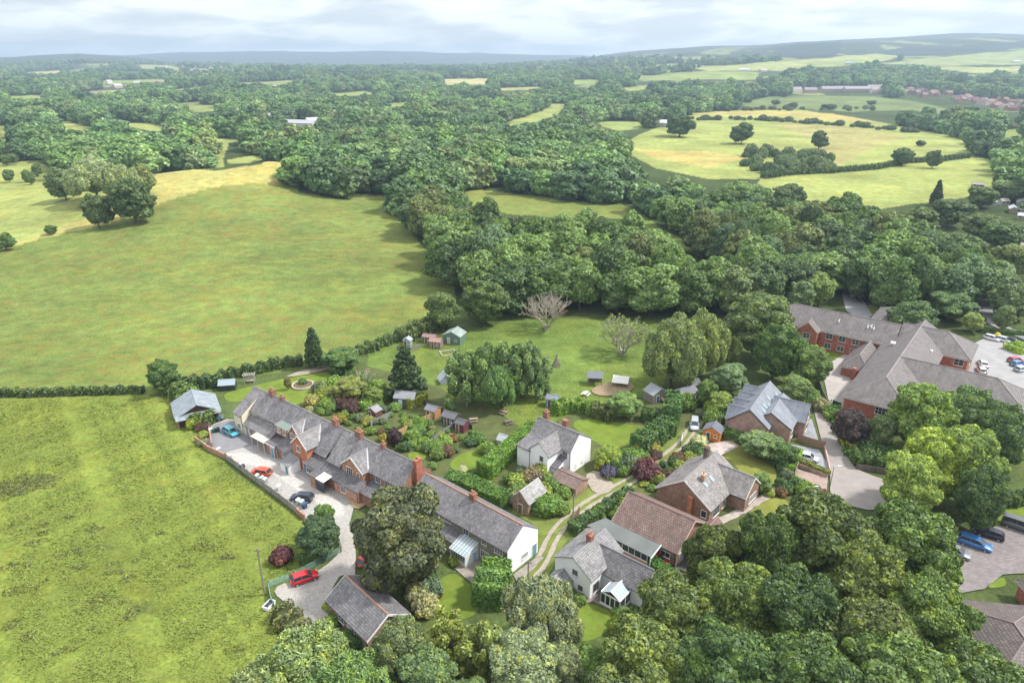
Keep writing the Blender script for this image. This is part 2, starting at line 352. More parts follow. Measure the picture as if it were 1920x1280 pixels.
# open land seen in the photograph: (name, colour, flecks, tussocks, max distance, outline)
G_FIELD = (.132, .182, .046); G_MEAD = (.158, .204, .040); G_BRIGHT = (.24, .28, .085); G_YEL = (.34, .30, .10); G_PADD = (.110, .160, .036)  # the bright green paints sunlight on the far open fields into the grass
G_FAR = (.20, .25, .075); G_DULL = (.13, .17, .06)
ZONES = [
 (G_FIELD, 1, 0, 425, [(-1500, 640), (-500, 500), (0, 470), (140, 415), (205, 403), (285, 383), (283, 345), (300, 325), (400, 320), (490, 308), (530, 305), (560, 330), (560, 362), (640, 372), (738, 365), (750, 400), (790, 460), (850, 520), (855, 560), (800, 612), (560, 690), (400, 720), (270, 742), (0, 748), (-500, 760), (-1500, 780)]),
 ((.30, .285, .095), 0, 0, 425, [(284, 378), (283, 345), (300, 325), (400, 320), (490, 308), (530, 305), (560, 330), (545, 350), (470, 345), (400, 352), (320, 375), (200, 420), (80, 447), (0, 470), (140, 415), (205, 403)]),  # sunlit hill crest, its brightness put into the grass colour
 (G_MEAD, .3, 1, 1e9, [(-1500, 785), (-600, 760), (0, 748), (270, 742), (340, 750), (380, 815), (440, 890), (560, 970), (620, 1010), (560, 1090), (500, 1115), (560, 1210), (560, 1400), (-600, 1400), (-1500, 1400)]),
 (G_BRIGHT, 0, 0, 1e9, [(-1500, 500), (-300, 380), (0, 368), (100, 350), (200, 330), (285, 330), (285, 385), (205, 403), (140, 415), (0, 470), (-500, 500), (-1500, 640)]),
 (G_BRIGHT, 0, 0, 1e9, [(-300, 330), (0, 305), (90, 300), (110, 330), (150, 345), (90, 372), (0, 375), (-300, 380)]),
 (G_BRIGHT, 0, 0, 1e9, [(-20, 236), (28, 236), (22, 264), (-20, 266)]),
 (G_BRIGHT, 0, 0, 1e9, [(95, 229), (130, 228), (188, 244), (160, 252), (112, 248)]),
 (G_BRIGHT, 0, 0, 1e9, [(180, 214), (205, 219), (245, 230), (318, 236), (330, 242), (290, 247), (235, 236)]),
 (G_BRIGHT, 0, 0, 1e9, [(384, 262), (440, 257), (470, 262), (430, 268), (418, 300), (415, 316), (398, 314), (402, 280)]),
 (G_FIELD, 1, 0, 1e9, [(845, 357), (900, 357), (1000, 366), (1100, 379), (1160, 382), (1200, 398), (1240, 428), (1330, 474), (1320, 484), (1240, 450), (1180, 412), (1060, 408), (980, 405), (890, 390)]),
 (G_PADD, 0, .25, 1e9, [(920, 612), (960, 598), (1230, 600), (1250, 700), (1240, 735), (1130, 760), (1010, 800), (930, 830), (840, 790), (720, 740), (690, 700), (690, 655), (760, 640), (850, 630)]),
 (G_BRIGHT, 0, 0, 1e9, [(938, 232), (1010, 210), (1035, 194), (1066, 195), (1062, 206), (1010, 228), (960, 243), (942, 240)]),
 ((.36, .34, .16), 0, 0, 1e9, [(822, 149), (915, 147), (912, 158), (840, 160)]),
 (G_BRIGHT, 0, 0, 1e9, [(425, 300), (470, 292), (500, 298), (470, 306), (430, 308)]), (G_BRIGHT, 0, 0, 1e9, [(255, 248), (300, 252), (345, 262), (320, 268), (270, 258)]),
 (G_FAR, 0, 0, 1e9, [(330, 205), (400, 200), (430, 206), (370, 211)]), (G_FAR, 0, 0, 1e9, [(600, 176), (680, 171), (720, 175), (640, 181)]), (G_FAR, 0, 0, 1e9, [(180, 152), (300, 148), (320, 153), (200, 157)]),
 (G_FAR, 0, 0, 1e9, [(700, 196), (760, 192), (790, 197), (730, 202)]), ((.28, .28, .12), 0, 0, 1e9, [(930, 166), (1010, 163), (1020, 168), (940, 171)]), (G_FAR, 0, 0, 1e9, [(0, 182), (70, 178), (110, 183), (20, 189)]),
 (G_FAR, 0, 0, 1e9, [(430, 156), (540, 151), (560, 155), (460, 161)]), (G_FAR, 0, 0, 1e9, [(1068, 150), (1125, 149), (1120, 158), (1075, 159)]),
 (G_BRIGHT, 0, 0, 1e9, [(1158, 276), (1200, 252), (1262, 232), (1290, 216), (1400, 206), (1500, 206), (1600, 220), (1700, 238), (1820, 265), (1826, 290), (1865, 303), (1880, 335), (1860, 360), (1790, 374), (1740, 380), (1700, 384), (1640, 394), (1600, 396), (1520, 392), (1460, 365), (1420, 345), (1425, 335), (1500, 327), (1560, 325), (1530, 322), (1440, 336), (1330, 336), (1230, 316)]),
 (G_YEL, 0, 0, 1e9, [(1162, 268), (1200, 280), (1330, 284), (1400, 296), (1330, 316), (1230, 298)]),
 ((.27, .26, .10), 0, 0, 1e9, [(1450, 228), (1600, 238), (1700, 256), (1640, 276), (1560, 318), (1540, 290), (1520, 262)]),
 (G_YEL, 0, 0, 1e9, [(1270, 214), (1400, 206), (1560, 213), (1670, 234), (1560, 226), (1440, 217)]),
 (G_DULL, 0, 0, 1e9, [(1378, 191), (1440, 182), (1640, 181), (1700, 188), (1780, 205), (1772, 214), (1710, 206), (1600, 210), (1500, 205), (1400, 201)]),
 (G_FAR, 0, 0, 1e9, [(1180, 148), (1250, 138), (1310, 134), (1425, 136), (1420, 150), (1250, 151)]),
 ((.26, .29, .10), 0, 0, 1e9, [(1300, 128), (1420, 118), (1540, 110), (1640, 101), (1700, 104), (1640, 119), (1480, 127), (1480, 133), (1330, 134)]),
 ((.22, .26, .10), 0, 0, 1e9, [(1640, 120), (1760, 108), (1960, 92), (2200, 88), (2200, 122), (1900, 122), (1760, 122)]),
 (G_FAR, 0, 0, 1e9, [(1510, 118), (1620, 112), (1600, 122), (1530, 126)]),
 ((.27, .30, .11), 0, 0, 1e9, [(1750, 128), (1920, 124), (1920, 134), (1830, 138)]),
 (G_FAR, 0, 0, 1e9, [(1100, 232), (1150, 227), (1220, 229), (1210, 240), (1160, 246)]),
 (G_FAR, 0, 0, 1e9, [(1150, 166), (1215, 160), (1225, 166), (1175, 172)]),
 (G_FAR, 0, 0, 1e9, [(1860, 245), (1930, 240), (1930, 258), (1890, 262)]),
 ((.24, .27, .11), 0, 0, 1e9, [(250, 124), (300, 122), (345, 128), (330, 133), (270, 130)]),
 ((.34, .33, .16), 0, 0, 1e9, [(40, 136), (115, 132), (118, 137), (60, 140)]),
 ((.028, .042, .026), 0, 0, 1e9, [(1448, 86), (1500, 77), (1568, 75), (1578, 90), (1562, 109), (1500, 112), (1448, 106)]),
 ((.030, .045, .028), 0, 0, 1e9, [(1640, 96), (1700, 88), (1790, 88), (1850, 80), (1960, 78), (1960, 90), (1840, 98), (1760, 104), (1690, 106)]),
 ((.26, .24, .14), 0, 0, 1e9, [(130, 172), (240, 168), (250, 172), (160, 177)]),
]
def terrain():
    az = np.concatenate([np.linspace(-75, -42, 40, endpoint=False), np.linspace(-42, 42, 620), np.linspace(42, 75, 40)[1:]])
    rr = np.concatenate([np.geomspace(22, 700, 430, endpoint=False), np.geomspace(700, 3000, 150, endpoint=False), np.geomspace(3000, 10800, 120)])
    AZ, RR = np.meshgrid(np.radians(az), rr)
    X = RR * np.sin(AZ); Y = RR * np.cos(AZ)
    Z = hz(X.ravel(), Y.ravel()).reshape(X.shape)
    n, k = X.shape
    me = bpy.data.meshes.new('ground')
    xs, ys = X.ravel(), Y.ravel()
    co = np.stack([xs, ys, Z.ravel()], 1)
    # one big rear apron so the ground goes on behind the camera
    me.vertices.add(len(co)); me.vertices.foreach_set('co', co.ravel().astype(np.float32))
    i, j = np.meshgrid(np.arange(n - 1), np.arange(k - 1), indexing='ij')
    a = (i * k + j).ravel(); q = np.stack([a, a + 1, a + k + 1, a + k], 1)
    me.loops.add(q.size); me.loops.foreach_set('vertex_index', q.ravel())
    me.polygons.add(len(q)); me.polygons.foreach_set('loop_start', np.arange(0, q.size, 4)); 
    me.update(calc_edges=True)
    me.polygons.foreach_set('use_smooth', np.ones(len(q), bool))
    colr = np.zeros((len(co), 4), np.float32); colr[:, :3] = (.045, .068, .022); colr[ys < 200, :3] = (.075, .105, .034); colr[:, 3] = 0
    tus = np.zeros(len(co), np.float32)
    far = ys > 3300
    colr[far, :3] = (.045, .060, .034)
    moor = (ys > 4000) & (co[:, 2] > 110); colr[moor, :3] = (.055, .065, .048)
    # patchwork of small far fields
    pn = vnoise(xs, ys * .55, 130, 9) ; patch = ((ys > 1900) & (ys < 4600) & (pn > .30)) | ((ys > 1150) & (ys <= 1900) & (pn > .62))
    colr[patch, :3] = (.17, .20, .075)
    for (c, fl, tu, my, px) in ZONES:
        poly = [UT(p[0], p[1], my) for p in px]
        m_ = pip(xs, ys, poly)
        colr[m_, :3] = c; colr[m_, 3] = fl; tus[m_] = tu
    # sunlight on the hilltop is painted: pale yellow fading into the field below
    f = (colr[:, 3] == 1) & (xs < 0) & (ys > 150)
    wt = np.clip((ys - 335 + .12 * np.abs(xs + 190) * 0 + 14 * vnoise(xs, ys, 30, 1) - np.abs(xs + 185) * .25) / 55, 0, 1)[:, None]
    colr[f, :3] = colr[f, :3] * (1 - wt[f]) + np.array((.27, .275, .088)) * wt[f]
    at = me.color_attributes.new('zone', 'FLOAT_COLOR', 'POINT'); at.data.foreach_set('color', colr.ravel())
    a2 = me.attributes.new('tussock', 'FLOAT', 'POINT'); a2.data.foreach_set('value', tus)
    o = bpy.data.objects.new('ground', me); COL.objects.link(o); o['kind'] = 'structure'
    m, nt, bs, out = new_mat('fields')
    at = N(nt, 'ShaderNodeAttribute', attribute_name='zone'); a2 = N(nt, 'ShaderNodeAttribute', attribute_name='tussock')
    p = gpos(nt)
    c = vmul(nt, at.outputs['Color'], rng(nt, noise(nt, .018, 6, .6, p), .72, 1.30, .32, .68))
    c = vmul(nt, c, rng(nt, noise(nt, .22, 6, .7, p), .76, 1.26, .34, .66))
    c = vmul(nt, c, rng(nt, noise(nt, 1.6, 4, .7, p), .74, 1.28, .34, .66))
    # yellower and duller streaks of seeding grass
    c = mixc(nt, rng(nt, noise(nt, .06, 6, .65, p, .6), 0, .55, .47, .68), c, mulc(nt, c, (1.5, 1.15, .9)))
    # brown-red dock stems in the big field
    st = N(nt, 'ShaderNodeMapping'); st.inputs['Scale'].default_value = (.5, 1.6, 1); st.inputs['Rotation'].default_value = (0, 0, .25); nt.links.new(p, st.inputs[0])
    fl = mth(nt, 'MULTIPLY', rng(nt, noise(nt, .30, 6, .8, st.outputs[0]), 0, 1, .50, .60), at.outputs['Alpha'])
    fl = mth(nt, 'MULTIPLY', fl, rng(nt, noise(nt, .02, 4, .6, p), .1, .85, .36, .58))
    c = mixc(nt, fl, c, (.23, .15, .045))
    # darker rushes and tussocks in the rough meadow
    tf = mth(nt, 'MULTIPLY', rng(nt, noise(nt, .16, 4, .55, st.outputs[0]), 0, .5, .6, .7), a2.outputs['Fac'])
    c = mixc(nt, tf, c, (.075, .095, .035))
    tf = mth(nt, 'MULTIPLY', rng(nt, noise(nt, .045, 5, .6, p), 0, .45, .5, .72), a2.outputs['Fac'])
    c = mixc(nt, tf, c, mulc(nt, c, (.68, .82, .8)))
    nt.links.new(c, bs.inputs['Base Color']); bs.inputs['Roughness'].default_value = .95; bs.inputs['Specular IOR Level'].default_value = .1
    bump(nt, bs, noise(nt, 1.3, 5, .7, p), .5, .35)
    me.materials.append(m)
    return o
terrain()
def haze():
    b = MB(); b.box(-10900, 10900, -200, 10900, -80, 305)
    o = b.build('haze', [], None); o['kind'] = 'stuff'; o['label'] = 'pale blue haze over the valley'
    m = bpy.data.materials.new('haze'); m.use_nodes = True; nt = m.node_tree; nt.nodes.clear()
    out = N(nt, 'ShaderNodeOutputMaterial'); v = N(nt, 'ShaderNodeVolumePrincipled')
    v.inputs['Color'].default_value = (.60, .79, 1, 1); v.inputs['Density'].default_value = 1.6e-4; v.inputs['Anisotropy'].default_value = 0.3
    nt.links.new(v.outputs[0], out.inputs['Volume']); o.data.materials.append(m); o.data.materials
    o.display_type = 'WIRE'
haze()
# ------------------------------------------------------------ foliage
def quads_mesh(name, co, mats, extra=None):
    """co: (n,4,3) array of leaf quads; extra: list of (verts, quads, mat index)"""
    n = len(co); vs = [co.reshape(-1, 3)]; q = [np.arange(n * 4).reshape(-1, 4)]; mi = [np.zeros(n, np.int32)]
    base = n * 4
    for (v, f, k) in (extra or []):
        vs.append(v); q.append(f + base); mi.append(np.full(len(f), k, np.int32)); base += len(v)
    V = np.concatenate(vs).astype(np.float32); Q = np.concatenate(q).astype(np.int32); MI = np.concatenate(mi)
    me = bpy.data.meshes.new(name)
    me.vertices.add(len(V)); me.vertices.foreach_set('co', V.ravel())
    me.loops.add(Q.size); me.loops.foreach_set('vertex_index', Q.ravel())
    me.polygons.add(len(Q)); me.polygons.foreach_set('loop_start', np.arange(0, Q.size, 4, dtype=np.int32))
    me.polygons.foreach_set('material_index', MI)
    me.update(calc_edges=True)
    for m_ in mats: me.materials.append(m_)
    return me
def ball(c, r, nu=8, nv=5):
    th = np.linspace(0, 2 * np.pi, nu, endpoint=False); ph = np.linspace(.12, np.pi - .12, nv)
    T, P_ = np.meshgrid(th, ph)
    v = np.stack([np.sin(P_) * np.cos(T), np.sin(P_) * np.sin(T), np.cos(P_)], -1).reshape(-1, 3) * np.array(r) + np.array(c)
    f = [(i * nu + j, i * nu + (j + 1) % nu, (i + 1) * nu + (j + 1) % nu, (i + 1) * nu + j) for i in range(nv - 1) for j in range(nu)]
    f.append((0, 2, 4, 6) if nu == 8 else (0, 1, 2, 3))
    return v, np.array(f)
def leaves_on(lobes, n, size, rs, spread=.7, droop=0.0, lowcut=-.55, asp=1.0):
    L = np.array([l for l in lobes], float)        # cx cy cz rx ry rz
    area = (L[:, 3] * L[:, 5]); k = rs.choice(len(L), n * 2, p=area / area.sum())
    d = rs.normal(size=(n * 2, 3)); d /= np.linalg.norm(d, axis=1)[:, None]
    p = L[k, :3] + d * L[k, 3:] * rs.uniform(.82, 1.12, (n * 2, 1))
    keep = d[:, 2] > lowcut - rs.uniform(0, .4, n * 2)
    # drop leaves buried well inside another lobe
    buried = np.zeros(n * 2, bool)
    for l in L:
        q = (p - l[:3]) / (l[3:] * .8)
        buried |= (q ** 2).sum(1) < 1
    idx = np.nonzero(keep & ~buried)[0][:n]
    p, d = p[idx], d[idx]; n = len(p)
    nn = d + rs.normal(size=(n, 3)) * spread + np.array([0, 0, .3]); nn /= np.linalg.norm(nn, axis=1)[:, None]
    a = np.cross(nn, rs.normal(size=(n, 3))); a /= np.linalg.norm(a, axis=1)[:, None]
    if droop: a = a * (1 - droop) + np.array([0, 0, -1]) * droop; a /= np.linalg.norm(a, axis=1)[:, None]
    b = np.cross(nn, a); b /= np.maximum(np.linalg.norm(b, axis=1)[:, None], 1e-6)
    s = size * rs.uniform(.55, 1.35, (n, 1)); 
    sa, sb = a * s * asp * .5, b * s * .5 / asp
    j = lambda: 1 + rs.uniform(-.35, .35, (n, 1))
    return np.stack([p - sa * j() - sb * j(), p + sa * j() - sb * j() * .6, p + sa * j() + sb * j(), p - sa * j() * .6 + sb * j()], 1)
def lobes_for(kind, rs, fine=False):
    """tree of nominal height 1 and crown radius 1 unit -> list of lobes (x,y,z,rx,ry,rz) at real size"""
    out = []
    if kind in ('oak', 'beech', 'ash'):
        Hh, Rr = 12.0, 5.2; n1 = rs.randint(13, 20) if kind != 'beech' else 24; n1 = int(n1 * 1.7) if fine else n1; sq = rs.uniform(.8, 1.15); tw = rs.uniform(-.7, .7)
        for i in range(n1):
            g = (i + .5) / n1; zz = 1 - 1.9 * g; th = i * 2.399 + rs.uniform(-.4, .4)
            rad = math.sqrt(max(0, 1 - zz * zz)) ** sq * rs.uniform(.5, .86)
            c = np.array([math.cos(th) * rad * Rr * .85 + tw * zz, math.sin(th) * rad * Rr * .85, 6.4 + zz * 4.5 * rs.uniform(.75, 1.05)])
            r = rs.uniform(1.15, 2.35) * (.72 if fine else 1)
            out.append((*c, r, r, r * .85))
            for k in range(9 if kind == 'oak' else 6):
                d = rs.normal(size=3); d /= np.linalg.norm(d); d[2] = abs(d[2]) * .8 if rs.random() < .7 else d[2]
                q = c + d * r * .98; s = r * rs.uniform(.28, .50)
                out.append((*q, s, s, s * .8))
        out.append((0, 0, 6.0, Rr * .62, Rr * .62, 4.2))
    elif kind == 'birch':
        for i in range(26):
            g = (i + .5) / 26; zz = 11.3 - 9.6 * g; wd = 2.7 * math.sin(min(1, g * 1.5 + .22) * math.pi * .62); th = i * 2.399
            rad = wd * rs.uniform(.2, 1.0); r = rs.uniform(.4, .95)
            out.append((math.cos(th) * rad, math.sin(th) * rad, zz, r * .8, r * .8, r * 1.7))
    elif kind == 'willow':
        for i in range(44):
            g = (i + .5) / 44; zz = 1 - 1.5 * g; th = i * 2.399
            rad = math.sqrt(max(0, 1 - zz * zz)) * 4.3 * rs.uniform(.4, 1.08); r = rs.uniform(.6, 1.35)
            out.append((math.cos(th) * rad, math.sin(th) * rad, 6.3 + zz * 4.2, r, r, r * 1.8))
        out.append((0, 0, 6, 2.0, 2.0, 3.2))
    elif kind == 'conifer':
        for i in range(70):
            g = (i + .5) / 70; zz = 11.5 - 10.3 * g; wd = .25 + 3.4 * g ** .8; th = i * 2.399
            rad = wd * rs.uniform(.45, .95); r = rs.uniform(.45, .85) * (.6 + g * .5)
            out.append((math.cos(th) * rad, math.sin(th) * rad, zz, r, r, r * .75))
        out.append((0, 0, 5, 1.9, 1.9, 4.3))
    elif kind == 'shrub':
        for i in range(14):
            g = (i + .5) / 14; zz = 1 - 1.15 * g; th = i * 2.399
            rad = math.sqrt(max(0, 1 - zz * zz)) * .68; r = rs.uniform(.26, .42)
            out.append((math.cos(th) * rad, math.sin(th) * rad, .45 + zz * .5, r, r, r))
        out.append((0, 0, .4, .62, .62, .5))
    return out
def crown_mesh(name, kind, seed, n, size, mat, spread=.5, cores=True, droop=0, lowcut=-.55, asp=1.0):
    rs = np.random.RandomState(seed); lb = lobes_for(kind, rs, n >= 30000)
    q = leaves_on(lb, n, size, rs, spread, droop, lowcut, asp)
    ex = [(*ball(l[:3], np.array(l[3:]) * .78), 0) for l in lb] if cores else []
    return quads_mesh(name, q, [mat], ex)
def trunk_mesh(seed, h=6.5, r=.28, limbs=5, reach=3.0, lean=.3):
    rs = random.Random(seed); b = MB(); p = Vector((0, 0, -.3)); rr = r
    for k in range(4):
        q = p + Vector((rs.uniform(-lean, lean), rs.uniform(-lean, lean), (h + .3) / 4)); b.cyl(p, q, rr, rr * .82, 7, caps=False); p, rr = q, rr * .82
    for k in range(limbs):
        th = k * 2.4; z0 = h * rs.uniform(.42, .9)
        b.cyl((0, 0, z0), (math.cos(th) * reach * .5, math.sin(th) * reach * .5, z0 + h * .25), r * .45, r * .3, 5, caps=False)
        b.cyl((math.cos(th) * reach * .5, math.sin(th) * reach * .5, z0 + h * .25), (math.cos(th + .3) * reach, math.sin(th + .3) * reach, z0 + h * .5), r * .3, r * .1, 5, caps=False)
    o = b.build('trunk', M['bark'], None, smooth=True); me = o.data; bpy.data.objects.remove(o); return me
CR = {}
for s_ in range(3): CR['oak', 'hi', s_] = crown_mesh('crown', 'oak', 10 + s_, 72000, .24, M['leaf'], spread=.6)
for s_ in range(5): CR['oak', 'mid', s_] = crown_mesh('crown', 'oak', 20 + s_, 17000, .42, M['leaf'], spread=.4)
CR['beech', 'hi', 0] = crown_mesh('crown', 'beech', 31, 60000, .25, M['leaf'], droop=.3, asp=1.3)
CR['beech', 'mid', 0] = crown_mesh('crown', 'beech', 32, 14000, .45, M['leaf'])
for s_ in range(2): CR['birch', 'hi', s_] = crown_mesh('crown', 'birch', 40 + s_, 11000, .30, M['leaf'], droop=.55, asp=1.6, lowcut=-1, cores=False)
CR['willow', 'hi', 0] = crown_mesh('crown', 'willow', 50, 40000, .27, M['leaf'], droop=.5, asp=1.7, lowcut=-1, cores=False)
for s_ in range(2): CR['conifer', 'hi', s_] = crown_mesh('crown', 'conifer', 60 + s_, 12000, .34, M['leaf'], spread=.9)
for s_ in range(4): CR['shrub', 'hi', s_] = crown_mesh('shrub', 'shrub', 70 + s_, 2600, .13, M['leaf'])
for s_ in range(3): CR['mass', s_] = crown_mesh('crown', 'oak', 80 + s_, 2800, .95, M['leafmass'], spread=.3)
TR = [trunk_mesh(i) for i in range(3)]
TRB = trunk_mesh(9, 9.5, .16, 4, 1.2, .2)
NAT = {'oak': (12.0, 5.4), 'beech': (12.0, 5.4), 'birch': (12.6, 2.8), 'willow': (12.0, 5.0), 'conifer': (12.0, 3.6)}
LABEL_USE = {}
def tree_at(x, y, z, kind, h, wid, color, label, group=None, name=None, lod='hi', cat='tree', bark=(.10, .085, .065)):
    nh, nr = NAT[kind]
    ks = [k for k in CR if k[0] == kind and k[1] == lod] or [k for k in CR if k[0] == kind]
    me = CR[rnd.choice(ks)]
    nm = name or {'oak': 'leafy_tree', 'beech': 'spreading_tree', 'birch': 'birch_tree', 'willow': 'willow_tree', 'conifer': 'conifer_tree'}[kind]
    root = empty(nm, (x, y, z), rnd.uniform(0, 6.28), label, cat, group)
    root.scale = (wid / 2 / nr, wid / 2 / nr, h / nh)
    c = bpy.data.objects.new('crown', me); COL.objects.link(c); c.parent = root; c.color = col4(color)
    t = bpy.data.objects.new('trunk', TRB if kind == 'birch' else rnd.choice(TR)); COL.objects.link(t); t.parent = root; t.color = col4((.3, .29, .27) if kind == 'birch' else bark)
    return root
def tree_px(tx, ty, h, wpx, kind, color, label, group=None, lod=None, **kw):
    g = 0.0
    for _ in range(12): x, y = U(tx, ty, h + g); g = .5 * g + .5 * float(hz(np.array([x]), np.array([y]))[0])
    d = dep(tx, ty, h + g)
    return tree_at(x, y, g, kind, h, wpx * d / 1280, color, label, group, lod=lod or ('hi' if y < 190 else 'mid'), **kw)
# ------------------------------------------------------------ single trees
DK = (.030, .052, .022); MG = (.050, .088, .026); PG = (.085, .130, .045); YG = (.125, .170, .035); OL = (.095, .100, .050); GG = (.095, .120, .070); PU = (.035, .020, .030); BG = (.035, .065, .045)
tree_px(757, 648, 12.5, 84, 'conifer', DK, 'broad dark conifer standing at the edge of the paddock')
tree_px(582, 612, 11, 46, 'conifer', DK, 'tall dark conifer on the hedge line of the big field')
tree_px(298, 671, 8.5, 66, 'oak', MG, 'round topped tree at the hedge corner above the timber carport', lod='hi')
for x, y, h, w, k, c, l in [
 (872, 652, 14, 74, 'birch', (.095, .120, .045), 'pale drooping birch at the paddock end of the birch clump'),
 (912, 650, 13, 64, 'willow', (.085, .110, .040), 'birch behind the grey tent in the birch clump'),
 (950, 634, 15, 72, 'birch', (.075, .100, .036), 'fullest birch of the paddock clump with foliage to the ground'),
 (990, 636, 14, 56, 'birch', (.105, .130, .060), 'slender birch with bare trunk at the open side of the clump'),
 (932, 690, 10, 60, 'willow', (.080, .115, .040), 'low birch in the middle of the paddock clump'),
 (1012, 662, 11, 46, 'birch', (.110, .135, .062), 'thin wispy birch beside the blue shed')]:
    tree_px(x, y, h, w * 1.12, k, (c[0] * 1.05, c[1] * 1.25, c[2] * 1.5), l, 'birches in the paddock clump', name='birch_tree')
tree_px(828, 543, 12, 72, 'oak', (.075, .110, .045), 'olive green tree beside the two brown sheds')
tree_px(905, 520, 14, 108, 'oak', (.058, .088, .030), 'broad tree behind the green summerhouse')
tree_px(1272, 598, 17, 118, 'willow', (.115, .15, .07), 'large pale willow at the paddock edge')
tree_px(1325, 588, 16, 90, 'willow', (.13, .165, .07), 'lighter willow behind the large pale willow')
tree_px(1430, 545, 18, 150, 'oak', (.070, .100, .040), 'very large spreading tree beside the paddock willow', lod='hi')
tree_px(1390, 500, 15, 90, 'oak', (.085, .115, .052), 'grey green tree behind the very large spreading tree')
tree_px(1465, 600, 15, 110, 'oak', MG, 'bright green tree left of the care home', lod='hi')
tree_px(1380, 625, 11, 30, 'birch', (.09, .12, .045), 'young birch against the dark wood by the willow')
tree_px(1530, 645, 11, 82, 'oak', (.080, .120, .042), 'light green tree at the top of the back lane')
tree_px(1497, 705, 7, 66, 'oak', (.10, .145, .062), 'pale round tree behind the new slate house')
tree_px(1370, 680, 8, 78, 'oak', (.095, .14, .085), 'silvery green tree behind the garden sheds')
tree_px(1330, 710, 7, 52, 'oak', (.07, .11, .035), 'green tree over the lane near the parked silver car')
tree_px(1355, 735, 6, 60, 'oak', (.115, .155, .04), 'yellow green tree beside the new house fence')
tree_px(1605, 765, 8.5, 74, 'oak', (.040, .026, .036), 'dark purple leaved tree in front of the brick care home', name='purple_tree')
tree_px(1660, 775, 8, 60, 'oak', (.085, .12, .06), 'grey green tree beside the purple tree')
tree_px(1745, 718, 15, 130, 'oak', (.100, .150, .040), 'bright tree in front of the long care home roof')
tree_px(1835, 722, 15, 130, 'oak', (.070, .110, .045), 'mid green tree over the end of the care home roof')
tree_px(1895, 750, 15, 120, 'oak', (.055, .090, .035), 'dark green tree between the care home and the lower car park')
tree_px(1770, 800, 15, 130, 'oak', (.150, .200, .035), 'yellow green tree at the bend of the lane')
tree_px(1840, 795, 16, 140, 'oak', (.105, .150, .040), 'tall light tree above the lower car park')
tree_px(1725, 850, 13, 130, 'oak', (.130, .180, .045), 'lowest yellow green tree beside the lane junction')
tree_px(1860, 870, 13, 110, 'oak', (.045, .075, .028), 'dark tree at the lawn above the lower car park')
tree_px(1790, 545, 9, 100, 'oak', (.060, .10, .045), 'broad tree behind the care home end wing')
tree_px(1720, 560, 13, 110, 'oak', (.055, .090, .040), 'dark tree behind the back roof of the care home')
tree_px(1830, 585, 6, 42, 'oak', (.14, .18, .07), 'small yellowish tree with pale trunk by the upper car park')
tree_px(1890, 570, 8, 46, 'oak', (.09, .125, .06), 'small light tree behind the row of parked cars')
tree_px(1870, 498, 12, 90, 'oak', (.08, .12, .06), 'pale tree at the right behind the upper car park')
tree_px(1900, 530, 11, 80, 'oak', (.07, .10, .05), 'tree at the right end of the upper car park hedge')
tree_px(1545, 512, 11, 62, 'oak', (.095, .135, .045), 'light tree in front of the wooded parking bay')
tree_px(1508, 525, 11, 66, 'oak', (.065, .10, .05), 'tree left of the wooded parking bay')
tree_px(1660, 590, 5, 40, 'oak', (.1, .13, .03), 'small tree on the care home lawn')
tree_px(1175, 735, 6, 74, 'oak', (.095, .150, .055), 'round bright tree in the farmhouse back garden')
tree_px(742, 916, 17, 205, 'beech', (.060, .070, .042), 'huge grey olive tree in front of the cottages')
tree_px(592, 972, 6.5, 92, 'oak', (.032, .058, .030), 'dark rounded tree beside the gravel turning area', lod='hi')
tree_px(606, 945, 6, 48, 'oak', (.075, .125, .040), 'small bright tree behind the dark rounded tree')
tree_px(685, 662, 8, 1, 'birch', OL, 'x') if False else None
tree_px(640, 652, 6, 80, 'oak', (.058, .10, .035), 'bushy green tree beside the pale dead tree')
tree_px(655, 705, 6, 74, 'oak', (.115, .135, .045), 'olive yellow tree in the terrace back gardens')
tree_px(700, 725, 4, 50, 'oak', (.09, .125, .035), 'light green garden tree behind the terrace')
tree_px(738, 800, 4.5, 34, 'oak', PU, 'narrow purple tree in the terrace back gardens', name='purple_tree')
tree_px(1142, 838, 4.2, 52, 'willow', (.16, .21, .05), 'small weeping willow in the farmhouse drive')
tree_px(1430, 812, 5, 90, 'oak', (.085, .125, .060), 'spreading grey green tree in front of the new house')
tree_px(1475, 830, 5, 60, 'oak', MG, 'green tree beside the white hatchback drive')
tree_px(1430, 885, 4.2, 44, 'oak', (.10, .15, .06), 'young airy tree on the bungalow lawn')
